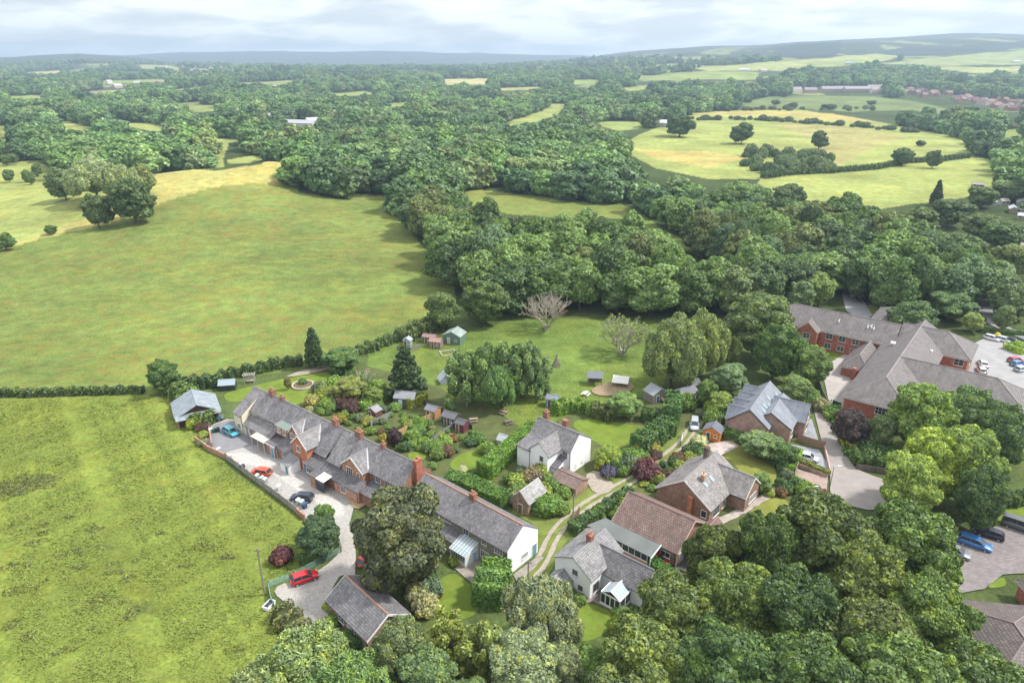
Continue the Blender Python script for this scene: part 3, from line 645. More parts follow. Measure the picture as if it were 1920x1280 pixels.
# bottom edge, close under the camera
GB = 'oaks filling the near right corner'
for i, (x, y, h, w, c, l) in enumerate([
 (1560, 935, 17, 190, (.050, .088, .022), 'dark green oak nearest the lane junction in the near right wood'),
 (1455, 968, 16, 120, (.055, .095, .024), 'oak beside the bungalow lawn in the near right wood'),
 (1345, 985, 13, 110, (.065, .110, .028), 'oak leaning towards the red tiled house'),
 (1720, 955, 17, 180, (.072, .110, .026), 'large oak between the purple tree lane and the lower car park'),
 (1640, 1010, 16, 170, (.080, .120, .032), 'lighter oak in the middle of the near right wood'),
 (1395, 1070, 15, 170, (.075, .125, .028), 'yellowish oak behind the white cottage conservatory'),
 (1270, 1105, 13, 170, (.070, .120, .030), 'oak overhanging the white cottage garden'),
 (1520, 1080, 16, 180, (.050, .085, .022), 'dark oak in the heart of the near right wood'),
 (1760, 1080, 15, 170, (.085, .125, .030), 'oak beside the lower building roof'),
 (1650, 1140, 15, 200, (.065, .100, .026), 'oak below the lighter oak of the near right wood'),
 (1220, 1180, 13, 180, (.068, .112, .030), 'oak beside the small white cottage lawn'),
 (1370, 1180, 15, 210, (.055, .095, .026), 'broad dark oak at the bottom edge of the photo'),
 (1530, 1210, 15, 220, (.060, .100, .026), 'full oak at the bottom edge below the dark oak'),
 (1720, 1215, 15, 220, (.075, .115, .030), 'olive oak at the bottom edge beside the lower building'),
 (1880, 1250, 13, 190, (.085, .125, .030), 'oak in the bottom right corner of the photo'),
 (1170, 1290, 12, 200, (.050, .085, .026), 'oak cut by the bottom edge beside the willow'),
 (1400, 1330, 12, 260, (.06, .10, .03), 'oak mostly below the bottom edge of the photo'),
 (1640, 1340, 12, 260, (.065, .105, .03), 'another low oak cut by the bottom edge near the corner')]):
    q = rnd.uniform(.58, .86); tree_px(x, y - 8, h * 1.06, w * 1.24, 'oak', (c[0] * q * rnd.uniform(.9, 1.25), c[1] * q, c[2] * q), l, GB)
tree_px(560, 1205, 9, 190, 'willow', (.115, .155, .070), 'pale willow crown at the bottom of the meadow')
tree_px(650, 1250, 9, 170, 'willow', (.085, .135, .050), 'brighter willow crown left of the wispy birches')
tree_px(470, 1270, 7, 130, 'willow', (.120, .150, .075), 'grey pale willow cut by the bottom edge of the meadow')
tree_px(745, 1170, 9, 110, 'willow', (.11, .14, .085), 'wispy grey green tree below the slate outbuilding')
tree_px(840, 1150, 10, 120, 'birch', (.135, .160, .045), 'yellow green birch below the cottage lawn')
tree_px(905, 1165, 10, 110, 'birch', (.120, .150, .050), 'second yellow green birch beside the grey willow')
tree_px(800, 1230, 9, 150, 'oak', (.065, .100, .045), 'dark tree under the yellow green birches')
tree_px(1015, 1095, 11, 150, 'willow', (.135, .16, .115), 'large grey leaved willow beside the track')
tree_px(985, 1195, 10, 190, 'oak', (.11, .14, .088), 'grey green tree at the bottom edge under the grey willow')
tree_px(1065, 1210, 8, 90, 'oak', (.12, .145, .095), 'small grey tree beside the cottage lawn')
tree_px(1110, 1225, 6, 110, 'oak', (.060, .105, .022), 'bright bush like tree at the bottom of the small lawn')
tree_px(880, 1290, 8, 170, 'oak', (.06, .09, .04), 'dark tree cut by the bottom edge in the middle')
# lone trees in the far right fields
FG = 'lone trees in the far right fields'
for x, y, h, w, l in [(1278, 214, 22, 58, 'lone oak at the left edge of the far right field'), (1393, 232, 18, 46, 'round lone tree in the middle of the far field'),
 (1540, 247, 15, 34, 'rounded lone tree right of the thorn clump'), (1698, 277, 13, 40, 'left of the two trees on the field hedge'),
 (1755, 281, 13, 34, 'right of the two trees on the field hedge'), (1728, 264, 5, 20, 'small round bush alone in the far field'),
 (1400, 183, 9, 24, 'tree at the left end of the upper field hedge'), (1455, 187, 9, 20, 'small tree on the upper field boundary'),
 (1487, 193, 8, 22, 'bushy tree on the upper field boundary'), (1556, 195, 9, 30, 'largest tree on the upper field boundary'),
 (1635, 128 + 60, 9, 20, 'small tree below the long grey terrace')]:
    tree_px(x, y, h, w, 'oak', (.045, .075, .030), l, FG, lod='mid')
tree_px(173, 363, 15, 62, 'oak', (.045, .070, .028), 'left of the two dark trees on the slope of the big field', lod='mid')
tree_px(238, 336, 19, 86, 'oak', (.045, .072, .028), 'larger of the two dark trees on the slope of the big field', lod='mid')
tree_px(92, 422, 4, 26, 'oak', (.05, .08, .03), 'small round bush alone on the bright left slope', lod='mid')
tree_px(2, 436, 7, 46, 'oak', (.06, .10, .03), 'tree cut by the left edge below the golf course', lod='mid')
tree_px(165, 298, 20, 96, 'willow', (.16, .20, .13), 'grey green poplar clump beside the golf course', lod='mid')
tree_px(110, 318, 15, 60, 'oak', (.07, .10, .05), 'tree on the left of the grey poplar clump', lod='mid')
tree_px(215, 310, 18, 76, 'willow', (.145, .18, .10), 'paler tree on the right of the grey poplar clump', lod='mid')
tree_px(258, 308, 15, 54, 'oak', (.12, .14, .06), 'olive tree behind the crest of the big field', lod='mid')
for x, y, h, w, k, c, l in [(1655, 398, 13, 92, 'oak', MG, 'rounded green tree below the far right pasture'), (1722, 392, 13, 84, 'oak', (.06, .085, .03), 'olive tree below the two hedge trees'), (1790, 372, 13, 80, 'oak', (.045, .07, .03), 'dark tree at the corner of the far right pasture'),
 (1590, 408, 12, 84, 'oak', PG, 'pale green tree under the far right pasture'), (1535, 400, 12, 70, 'oak', (.05, .08, .03), 'dark tree near the bend of the pasture'), (1845, 398, 12, 74, 'oak', (.07, .10, .045), 'soft green tree beside the allotment sheds'), (1885, 415, 12, 80, 'oak', (.055, .09, .035), 'green tree between the allotment sheds'),
 (1750, 432, 12, 90, 'oak', (.075, .11, .04), 'light tree behind the long wood'), (1822, 440, 12, 90, 'oak', (.05, .08, .03), 'broad dark tree at the end of the long wood'), (1910, 455, 12, 84, 'oak', (.09, .12, .05), 'pale tree at the right edge above the car park'), (1568, 372, 13, 22, 'conifer', DK, 'left of the two dark spires at the pasture edge'),
 (1584, 370, 13, 22, 'conifer', DK, 'right of the two dark spires at the pasture edge'), (1764, 336, 14, 26, 'conifer', (.03, .045, .025), 'slim dark spire by the allotment sheds'), (1850, 350, 11, 60, 'oak', (.06, .09, .035), 'tree in front of the upper allotment sheds'), (1905, 340, 11, 70, 'oak', (.055, .08, .035), 'tree cut by the right edge above the allotments'), (1480, 345, 12, 76, 'oak', (.05, .075, .035), 'grey green tree at the left end of the near pasture')]:
    tree_px(x, y, h, w, k, c, l, 'trees below the far right pastures', lod='mid' if k == 'oak' else 'hi')
GC = 'small trees in rows on the golf course'
for x, y in [(12, 318), (45, 318), (66, 308), (8, 290), (22, 288), (52, 330 - 8)]:
    tree_px(x, y, 8, 20, 'oak', (.065, .10, .035), 'small tree in the rows on the left golf course', GC, lod='mid')

# ------------------------------------------------------------ bare trees
def bare_tree(x, y, h, spread, color, label, seed, group=None, depth=7):
    rs = random.Random(seed); b = MB()
    root = empty('bare_tree', (x, y, 0), 0, label, 'tree', group)
    tips = []
    def grow(p, d, L, r, k):
        q = p + d * L
        b.cyl(p, q, r, r * .66, 5 if r > .05 else 3, caps=False)
        if k == 0: tips.append(q); return
        for i in range(3 if k > 3 else 2):
            ax = Vector((rs.uniform(-1, 1), rs.uniform(-1, 1), rs.uniform(-.5, .7)))
            nd = (d + ax * spread * (1.3 if k > 4 else .95) + Vector((0, 0, .08))).normalized()
            grow(q, nd, L * rs.uniform(.66, .86), r * .66, k - 1)
    for i in range(5):
        th = i * 1.26 + rs.random()
        grow(Vector((math.cos(th) * .15, math.sin(th) * .15, -.1)), Vector((math.cos(th) * .6, math.sin(th) * .6, 1)).normalized(), h * .215, h * .024, depth - 1)
    b.build('branches', M['bark'], root, color)
    t = MB(); t.cyl((0, 0, -.3), (0, 0, h * .1), h * .055, h * .045, 8); t.build('trunk', M['bark'], root, color)
    return root, tips
x, y = U(1025, 617); bare_tree(x, y, 13.5, .56, (.40, .35, .29), 'leafless pale tree against the dark wood', 3)
x, y = U(1167, 664); rt, tips = bare_tree(x, y, 12.5, .58, (.38, .345, .30), 'half bare tree with a few pale leaves in the paddock', 5)
rs_ = np.random.RandomState(4); tp = np.array([list(t) for t in tips]); tp = tp[rs_.choice(len(tp), 900)]
tp = np.where(tp[:, :1] < 0, tp, tp * .999)
me = quads_mesh('leaves', leaves_on([(*t, .3, .3, .3) for t in tp[:500]], 3200, .22, rs_), [M['leaf']])
o = bpy.data.objects.new('leaves', me); COL.objects.link(o); o.parent = rt; o.color = col4((.13, .17, .06))
x, y = U(688, 722); bare_tree(x, y, 6, .5, (.45, .40, .36), 'small dead tree in the garden beside the bushy tree', 8, depth=5)

# ------------------------------------------------------------ woods
def poisson(xmin, xmax, ymin, ymax, s, seed):
    rs = np.random.RandomState(seed); nx = int((xmax - xmin) / s); ny = int((ymax - ymin) / s)
    gx, gy = np.meshgrid(np.arange(nx), np.arange(ny))
    x = xmin + (gx + .5 * (gy % 2) + rs.uniform(-.36, .36, gx.shape)) * s; y = ymin + (gy + rs.uniform(-.36, .36, gx.shape)) * s
    return x.ravel(), y.ravel()
W1 = [(745, 335), (800, 325), (840, 355), (880, 385), (960, 395), (1000, 420), (930, 450), (945, 500), (872, 512), (835, 480), (800, 430), (768, 395), (742, 372)]
W2 = [(935, 462), (1010, 428), (1110, 418), (1200, 420), (1242, 452), (1310, 484), (1400, 496), (1470, 540), (1480, 585), (1440, 560), (1360, 585), (1320, 560), (1230, 532), (1100, 530), (965, 545), (930, 500)]
W3 = [(1215, 335), (1300, 330), (1420, 355), (1470, 400), (1560, 395), (1640, 380), (1750, 350), (1850, 390), (1880, 440), (1880, 500), (1820, 545), (1740, 540), (1670, 540), (1640, 520), (1610, 500), (1560, 500), (1510, 520), (1440, 500), (1365, 458), (1290, 412), (1225, 372)]
MISC = [ # other things that must stay clear of trees (pixels of the visible ground or roofs)
 [(1822, 345), (1850, 350), (1850, 372), (1822, 365)], [(1868, 378), (1925, 372), (1925, 402), (1880, 398)],
 [(1480, 168), (1555, 162), (1660, 162), (1665, 182), (1480, 182)], [(1690, 168), (1790, 178), (1930, 196), (1930, 212), (1800, 204), (1690, 188)],
 [(545, 226), (602, 224), (604, 243), (520, 246)], [(494, 216), (520, 215), (520, 226), (494, 226)],
 [(1218, 228), (1260, 224), (1262, 240), (1225, 240)], [(1385, 130), (1450, 130), (1450, 140), (1385, 140)]]
rejp = [z_[4] for z_ in ZONES if z_[3] > 1e8 or True] + MISC
xs, ys = poisson(-60, 160, 195, 335, 10.2, 1)
px, py = PJ(xs, ys, 11)
near = np.zeros(len(xs), bool); tagw = np.zeros(len(xs), int)
for k, Wp in enumerate((W1, W2, W3)):
    i_ = pip(px, py, Wp); near |= i_; tagw[i_] = k + 1
xn, yn, tn = xs[near], ys[near], tagw[near]
strip_f = [z_[4] for z_ in ZONES if (845, 357) in z_[4]][0]; kp = np.ones(len(xn), bool)
for hq in (4, 9, 14): a_, b_ = PJ(xn, yn, hq); kp &= ~pip(a_, b_, strip_f)
xn, yn, tn = xn[kp], yn[kp], tn[kp]
X2, Y2 = [], []
for (a, b_, s_, sd) in ((335, 700, 12.0, 2), (700, 1500, 15.0, 3), (1500, 2400, 21, 4), (2400, 4600, 32, 5)):
    xx, yy = poisson(-b_ * 1.25, b_ * 1.25, a, b_, s_, sd); X2.append(xx); Y2.append(yy)
xf, yf = np.concatenate(X2), np.concatenate(Y2)
k_ = np.abs(xf / yf) < np.where(yf < 1500, 1.25, .86); xf, yf = xf[k_], yf[k_]
zf = hz(xf, yf); sc = np.where(yf < 700, 1.3, np.where(yf < 1500, 1.45, np.where(yf < 2400, 1.6, 1.5)))
hh = 12.5 * sc
bad = np.zeros(len(xf), bool)
for q in (0, .2, .4, .6, .8, 1.0):
    pX, pY = PJ(xf, yf, zf + hh * q * np.where(yf < 2400, 1, .6))
    for pl in rejp:
        P_ = np.array(pl)
        i_ = (pX > P_[:, 0].min()) & (pX < P_[:, 0].max()) & (pY > P_[:, 1].min()) & (pY < P_[:, 1].max())
        if i_.any(): bad[i_] |= pip(pX[i_], pY[i_], pl)
# hillside pastures and open ground between the far copses
pn = vnoise(xf, yf * .55, 130, 9); bad |= ((yf > 1900) & (pn > .26)) | ((yf > 1150) & (pn > .58))
bad |= (yf > 2600) & (vnoise(xf, yf, 330, 3) > .2)
bad |= (xf < -330) & (yf < 430)
bad |= (xf < -150) & (yf < 420) & (yf > 330) & (xf > -330) & (PJ(xf, yf, zf)[1] > 372)
bad |= (yf < 430) & (np.abs(xf + 185) < 60)          # behind the crest of the big field
bad |= (zf > 95)
xf, yf, zf, sc = xf[~bad], yf[~bad], zf[~bad], sc[~bad]
# the nearest ones become trees of their own, the rest one wood
order = np.argsort(yf); pX, pY = PJ(xf, yf, zf + 8)
vis = (pX > -60) & (pX < 1980)
n_own = max(0, 296 - len(xn) - 134)
own = np.zeros(len(xf), bool); own[[i for i in order if vis[i]][:n_own]] = True
TONES = [('dark green', (.034, .058, .022)), ('mid green', (.052, .088, .026)), ('pale green', (.088, .135, .050)), ('olive', (.072, .092, .036)), ('bluish green', (.050, .085, .045)), ('light green', (.075, .12, .038))]
def wood_tree(x, y, z, where, lod, grp, wts):
    tn_, c_ = rnd.choices(TONES, wts)[0]; q = rnd.uniform(.85, 1.2); h_ = rnd.uniform(12.5, 18.5); w_ = rnd.uniform(13.5, 19)
    sz = 'tall' if h_ > 16.8 else ('low' if h_ < 14 else ('broad' if w_ > 16.8 else 'rounded'))
    k_ = 'oak' if rnd.random() < .82 else rnd.choice(['willow', 'beech'])
    tree_at(x, y, z, k_, h_, w_, tuple(v * q for v in c_), '%s %s tree %s' % (sz, tn_, where), grp, lod=lod, name='leafy_tree')
def third(v, a, b, names): return names[min(len(names) - 1, max(0, int((v - a) / (b - a) * len(names))))]
for x, y, t in zip(xn, yn, tn):
    qx, qy = PJ(np.array(x), np.array(y), 11)
    if t == 1: wood_tree(x, y, 0, third(qy, 335, 510, ('at the far tip', 'in the upper half', 'in the middle', 'at the near end')) + ' of the field belt', 'mid', 'field belt trees', (3, 4, 1, 3, 3, 2))
    elif t == 2: wood_tree(x, y, 0, 'of the paddock wood ' + third(qy, 410, 560, ('back', 'middle', 'front')) + third(qx, 930, 1480, (' by the belt', ' behind the leafless tree', ' behind the half bare tree', ' by the pale willow')), 'mid', 'paddock wood trees', (2, 3, 5, 1, 1, 4))
    else: wood_tree(x, y, 0, 'of the long wood ' + third(qy, 335, 540, ('back', 'middle', 'front')) + third(qx, 1190, 1890, (' by the narrow field', ' near the willows', ' above the parking bay', ' above the care home', ' near the car park')), 'mid', 'long wood trees', (4, 3, 2, 1, 3, 2))
for i in np.nonzero(own)[0]:
    if pX[i] < 330: w_ = 'beside the golf course'; g_ = 'golf course trees'
    elif pX[i] < 740: w_ = 'along the big field edge'; g_ = 'field edge trees'
    elif pX[i] < 1250: w_ = 'along the top of the narrow field'; g_ = 'narrow field trees'
    else: w_ = 'at the foot of the far right fields'; g_ = 'right field trees'
    wood_tree(xf[i], yf[i], zf[i], w_ + third(yf[i], 335, 520, (' in front', ' in the second rows', ' further back')), 'mid', g_, (4, 3, 2, 2, 2, 1))
print('WOOD near', len(xn), 'own', own.sum(), 'mass', (~own).sum())
def mass_wood(x, y, z, sc):
    me = bpy.data.meshes.new('distant_woodland'); n = len(x)
    me.vertices.add(n); me.vertices.foreach_set('co', np.stack([x, y, z], 1).ravel().astype(np.float32))
    rs = np.random.RandomState(2)
    s3 = (sc * rs.uniform(.6, 1.35, n))[:, None] * np.stack([rs.uniform(1.1, 1.6, n), rs.uniform(1.1, 1.6, n), rs.uniform(.85, 1.2, n)], 1)
    me.attributes.new('size', 'FLOAT_VECTOR', 'POINT').data.foreach_set('vector', s3.ravel().astype(np.float32))
    me.attributes.new('turn', 'FLOAT', 'POINT').data.foreach_set('value', rs.uniform(0, 6.28, n).astype(np.float32))
    me.attributes.new('pick', 'INT', 'POINT').data.foreach_set('value', rs.randint(0, 3, n).astype(np.int32))
    o = bpy.data.objects.new('distant_woodland', me); COL.objects.link(o)
    tag(o, 'distant leafy woodland spreading over the valley to the hills', None, None, 'stuff')
    pc = bpy.data.collections.new('woodland_kinds')
    for s_ in range(3): pc.objects.link(bpy.data.objects.new('crown_kind', CR['mass', s_]))
    ng = bpy.data.node_groups.new('scatter', 'GeometryNodeTree')
    ng.interface.new_socket('Geometry', in_out='INPUT', socket_type='NodeSocketGeometry'); ng.interface.new_socket('Geometry', in_out='OUTPUT', socket_type='NodeSocketGeometry')
    gi = ng.nodes.new('NodeGroupInput'); go = ng.nodes.new('NodeGroupOutput'); ip = ng.nodes.new('GeometryNodeInstanceOnPoints'); ci = ng.nodes.new('GeometryNodeCollectionInfo')
    ci.inputs['Collection'].default_value = pc; ci.inputs['Separate Children'].default_value = True; ci.inputs['Reset Children'].default_value = True
    ip.inputs['Pick Instance'].default_value = True
    def na(name, t):
        a = ng.nodes.new('GeometryNodeInputNamedAttribute'); a.data_type = t; a.inputs[0].default_value = name; return a.outputs[0]
    cx = ng.nodes.new('ShaderNodeCombineXYZ'); L = ng.links.new
    L(na('turn', 'FLOAT'), cx.inputs[2]); L(cx.outputs[0], ip.inputs['Rotation']); L(na('size', 'FLOAT_VECTOR'), ip.inputs['Scale']); L(na('pick', 'INT'), ip.inputs['Instance Index'])
    L(gi.outputs[0], ip.inputs['Points']); L(ci.outputs[0], ip.inputs['Instance']); L(ip.outputs[0], go.inputs[0])
    md = o.modifiers.new('scatter', 'NODES'); md.node_group = ng
    return o
mass_wood(xf[~own], yf[~own], zf[~own] - 2.0, sc[~own])
# ------------------------------------------------------------ building kit
SL = (.190, .180, .192); SL2 = (.218, .205, .212); SLB = (.135, .130, .142); BR = (.30, .150, .105); BR2 = (.33, .185, .135); WH = (.80, .80, .79); CRM = (.72, .66, .50)
class Block:
    """rectangular volume in a thing's own axes: x along, y to the back; ridge along x or y"""
    def __init__(s, root, x0, x1, y0, y1, e0, e1, r, axis='x', rp=None, wall=('brick', BR), roof=('slate', SL), oh=.28, vg=.12, th=.12, z0=-.4, wname='wall', rname='roof', gut=True, ends=(True, True), tiles=None, barge=None):
        s.root, s.axis = root, axis
        sw = (lambda a, b, z: (a, b, z)) if axis == 'x' else (lambda a, b, z: (b, a, z))
        if axis == 'x': l0, l1, c0, c1 = x0, x1, y0, y1
        else: l0, l1, c0, c1 = y0, y1, x0, x1
        rc = (c0 + c1) / 2 if rp is None else rp
        s.d = (l0, l1, c0, c1, e0, e1, r, rc); s.sw = sw
        w_ = MB()
        prof = [(c0, z0), (c0, e0), (rc, r), (c1, e1), (c1, z0)]
        for l, on in ((l0, ends[0]), (l1, ends[1])):
            if on: w_.add([sw(l, c, z) for c, z in prof], [(0, 1, 2, 3, 4)])
        w_.add([sw(l0, c0, z0), sw(l1, c0, z0), sw(l1, c0, e0), sw(l0, c0, e0)], [(0, 1, 2, 3)])
        w_.add([sw(l0, c1, z0), sw(l1, c1, z0), sw(l1, c1, e1), sw(l0, c1, e1)], [(0, 1, 2, 3)])
        s.wall = w_.build(wname, M[wall[0]], root, wall[1])
        b = MB()
        for cs, e in ((c0, e0), (c1, e1)):
            ln = abs(cs - rc)
            if ln < .05: continue
            k = oh / ln; ce = cs + (cs - rc) * k; ze = e - (r - e) * k
            a = [sw(l0 - vg, rc, r), sw(l1 + vg, rc, r), sw(l1 + vg, ce, ze), sw(l0 - vg, ce, ze)]
            b.slab(*a, th)
        s.roof = b.build(rname, M[roof[0]], root, roof[1])
        g = MB(); g.box(0, 0, 0, 0, 0, 0); g = MB()
        if gut:
            for cs, e in ((c0, e0), (c1, e1)):
                ln = abs(cs - rc)
                if ln < .05: continue
                k = oh / ln; ce = cs + (cs - rc) * k; ze = e - (r - e) * k
                g.cyl(sw(l0, ce + (.05 if cs > rc else -.05), ze + .02), sw(l1, ce + (.05 if cs > rc else -.05), ze + .02), .06, n=6)
                g.cyl(sw(l1 - .25, cs + (.07 if cs > rc else -.07), 0), sw(l1 - .25, cs + (.07 if cs > rc else -.07), e), .04, n=5)
            s.gutter = g.build('gutter', M['paint'], root, (.05, .05, .05))
        t = MB(); t.cyl(sw(l0 - vg, rc, r + th + .02), sw(l1 + vg, rc, r + th + .02), .11, n=6)
        t.build('ridge_tiles', M['paint'], s.roof, tiles or tuple(v * 1.15 for v in roof[1]))
        if barge:
            for l, on, sg in ((l0 - vg, ends[0], -1), (l1 + vg, ends[1], 1)):
                if not on: continue
                q = MB(); pr = []
                for cs, e in ((c0, e0), (rc, r), (c1, e1)):
                    if cs == rc: pr.append((rc, r)); continue
                    ln = abs(cs - rc)
                    if ln < .05: continue
                    k = oh / ln; pr.append((cs + (cs - rc) * k, e - (r - e) * k))
                n_ = len(pr); vs = [sw(l + t_, c_, z_ + th + .02 - d_) for t_ in (0, .06 * sg) for d_ in (0, .3) for c_, z_ in pr]
                fs = []
                for i in range(n_ - 1):
                    for o_ in (0, 2 * n_): fs.append((o_ + i, o_ + i + 1, o_ + n_ + i + 1, o_ + n_ + i))
                    for o_ in (0, n_): fs.append((o_ + i, o_ + i + 1, o_ + 2 * n_ + i + 1, o_ + 2 * n_ + i))
                q.add(vs, fs); q.build('bargeboard', M['paint'], root, barge)
def window(root, side, p, c, z, w, h, nx=2, ny=2, frame=None, name='window', pane=None, lab=None):
    """side: 'f' front(-y) 'b' back(+y) 'l' (-x) 'r' (+x); p: plane coordinate; c: centre along; z: sill height"""
    def T(a, d, zz):      # a along, d outward
        if side == 'f': return (c + a, p - d, zz)
        if side == 'b': return (c - a, p + d, zz)
        if side == 'l': return (p - d, c + a, zz)
        return (p + d, c + a, zz)
    def bx(b, a0, a1, d0, d1, z0, z1):
        vs = [T(a, d, zz) for zz in (z0, z1) for d in (d0, d1) for a in (a0, a1)]
        b.add(vs, [(0, 2, 3, 1), (4, 5, 7, 6), (0, 1, 5, 4), (2, 6, 7, 3), (0, 4, 6, 2), (1, 3, 7, 5)])
    b = MB(); t = .07; a0, a1 = -w / 2, w / 2
    bx(b, a0, a1, .0, .07, z, z + t); bx(b, a0, a1, .0, .07, z + h - t, z + h)
    bx(b, a0, a0 + t, .0, .07, z + t, z + h - t); bx(b, a1 - t, a1, .0, .07, z + t, z + h - t)
    for i in range(1, nx): bx(b, a0 + w * i / nx - .025, a0 + w * i / nx + .025, .0, .06, z + t, z + h - t)
    for i in range(1, ny): bx(b, a0 + t, a1 - t, .0, .055, z + h * i / ny - .02, z + h * i / ny + .02)
    o = b.build(name, M['paint'], root, frame or (.82, .82, .8))
    q = MB(); bx(q, a0 + .05, a1 - .05, .005, .03, z + .05, z + h - .05); q.build('pane', pane or M['glass'], o)
    s = MB(); bx(s, a0 - .08, a1 + .08, .0, .14, z - .09, z - .003); s.build('sill', M['paint'], o, (.55, .53, .5))
    if lab: o['label'] = lab
    return o
def door(root, side, p, c, w=.95, h=2.05, color=(.1, .2, .3), z=0):
    def bxT(b, a0, a1, d0, d1, z0, z1):
        def T(a, d, zz):
            return {'f': (c + a, p - d, zz), 'b': (c + a, p + d, zz), 'l': (p - d, c + a, zz), 'r': (p + d, c + a, zz)}[side]
        vs = [T(a, d, zz) for zz in (z0, z1) for d in (d0, d1) for a in (a0, a1)]
        b.add(vs, [(0, 2, 3, 1), (4, 5, 7, 6), (0, 1, 5, 4), (2, 6, 7, 3), (0, 4, 6, 2), (1, 3, 7, 5)])
    b = MB(); bxT(b, -w / 2, w / 2, 0, .05, z, z + h); bxT(b, -w / 2 + .12, w / 2 - .12, .05, .065, z + .2, z + .9); bxT(b, -w / 2 + .12, w / 2 - .12, .05, .065, z + 1.1, z + h - .2)
    o = b.build('door', M['paint'], root, color)
    f = MB(); bxT(f, -w / 2 - .08, -w / 2, 0, .08, z, z + h + .08); bxT(f, w / 2, w / 2 + .08, 0, .08, z, z + h + .08); bxT(f, -w / 2, w / 2, 0, .08, z + h, z + h + .08)
    f.build('door_frame', M['paint'], o, (.8, .8, .78)); k = MB(); bxT(k, w / 2 - .16, w / 2 - .1, .05, .1, z + 1, z + 1.06); k.build('handle', M['rim'], o)
    return o
def chimney(roof, x, y, z0, z1, w=.9, d=.55, pots=2, col=(.26, .12, .085)):
    b = MB(); b.box(x - w / 2, x + w / 2, y - d / 2, y + d / 2, z0, z1); b.box(x - w / 2 - .07, x + w / 2 + .07, y - d / 2 - .07, y + d / 2 + .07, z1 - .18, z1 - .03)
    for i in range(pots):
        px_ = x + (i - (pots - 1) / 2) * w / max(pots, 1) * .85
        b.cyl((px_, y, z1), (px_, y, z1 + .45), .15, .12, 8, 1)
    return b.build('chimney', [M['brick'], M['terracotta']], roof, col)
def frame_at(o, ho, e_, he, name, label, cat, group=None, ang=None):
    A = U(*o, ho); B_ = U(*e_, he); a = math.atan2(B_[1] - A[1], B_[0] - A[0]) if ang is None else R(ang)
    return empty(name, (A[0], A[1], 0), a, label, cat, group)
def skylight(roof, pts, name='skylight'):
    b = MB(); b.slab(*pts, .1); return b.build(name, M['clear'], roof)

# ------------------------------------------------------------ brick terrace: five houses in a row
TG = 'houses of the brick terrace'; TA = U(480, 726, 8); TB = U(784, 870, 8); TANG = math.atan2(TB[1] - TA[1], TB[0] - TA[0])
def house(t0, t1, label, wall, roofc, e=5.0, r=8.0, **kw):
    h = empty('terraced_house', (TA[0], TA[1], 0), TANG, label, 'house', TG)
    bl = Block(h, t0, t1, -3.3, 3.3, e, e, r, wall=wall, roof=('slate', roofc), gut=True, vg=0, **kw); return h, bl
# 1 cream end house
h1, b1_ = house(-.6, 7.3, 'cream rendered end house of the terrace beside the gravel yard', ('render', CRM), SL2)
Block(h1, -.6, 2.4, -5.4, -.2, 4.4, 7.7, 7.75, wall=('render', CRM), roof=('slate', SL2), rp=-.25, vg=0, th=.14, rname='catslide_roof', wname='front_wing_wall')
window(h1, 'f', -5.4, .9, 1.0, 1.1, 1.2); window(h1, 'l', -.6, -3.4, 2.9, .8, 1.0); window(h1, 'l', -.6, 1.2, 1.0, .9, 1.1); window(h1, 'f', -3.3, 3.3, 3.4, .7, .9)
window(h1, 'f', -3.3, 5.3, 3.5, 1.7, .95, 3); window(h1, 'b', 3.3, 2, 1, 1.2, 1.1); window(h1, 'b', 3.3, 5, 3.2, 1.2, 1.1)
chimney(b1_.roof, 5.9, 0, 7.2, 9.3, 1.3, .9, 3)
Block(h1, 2.4, 4.9, -5.2, -3.3, 2.6, 3.9, 3.95, rp=-3.32, wall=('render', CRM), roof=('slate', SL2), rname='porch_roof', wname='porch_wall'); door(h1, 'f', -5.2, 3.4, color=(.25, .3, .3))
window(h1, 'f', -5.2, 4.3, 1.0, .5, 1)
# 2 brick house with the lean-to and the cream canopy
h2, b2_ = house(7.3, 16.2, 'brick terraced house with flat dormer and cream canopy over the yard', ('brick', BR), SL)
Block(h2, 4.9, 12.1, -5.3, -3.3, 2.7, 3.9, 3.95, rp=-3.32, roof=('slate', SL2), rname='lean_to_roof', wname='lean_to_wall')
window(h2, 'f', -5.3, 6.2, .9, .9, 1.1); window(h2, 'f', -3.3, 9.0, 4.05, 1.4, .8, 3); chimney(b2_.roof, 9.3, 0, 7.3, 8.9, .9, .7, 2)
b = MB(); b.slab((7.7, -5.35, 2.62), (12.1, -5.35, 2.62), (12.1, -7.1, 2.42), (7.7, -7.1, 2.42), .06)
cn_ = b.build('canopy', M['paint'], h2, (.62, .58, .44)); b = MB()
for x_ in (7.8, 9.9, 12.0): b.cyl((x_, -7.0, 0), (x_, -7.0, 2.42), .06, n=6)
b.build('canopy_post', M['paint'], cn_, (.6, .58, .5))
b = MB(); b.box(12.2, 15.2, -6.7, -3.35, -.2, 2.5); b.build('porch_wall', M['brick'], h2, BR)
b = MB(); b.slab((12.1, -6.85, 2.52), (15.35, -6.85, 2.52), (15.35, -3.32, 2.62), (12.1, -3.32, 2.62), .12); po = b.build('porch_roof', M['tarmac'], h2, SLB)
b = MB(); b.box(12.0, 15.4, -6.9, -6.82, 2.42, 2.62); b.box(12.02, 12.1, -6.82, -3.4, 2.42, 2.62); b.build('fascia', M['paint'], po, (.8, .8, .8))
door(h2, 'r', 15.2, -5.9, color=(.12, .35, .48)); door(h2, 'f', -6.7, 14.3, color=(.10, .30, .42))
b = MB(); b.box(12.4, 16.2, -4.2, -2.0, 3.4, 5.25); dm = b.build('dormer', M['brick'], h2, BR)
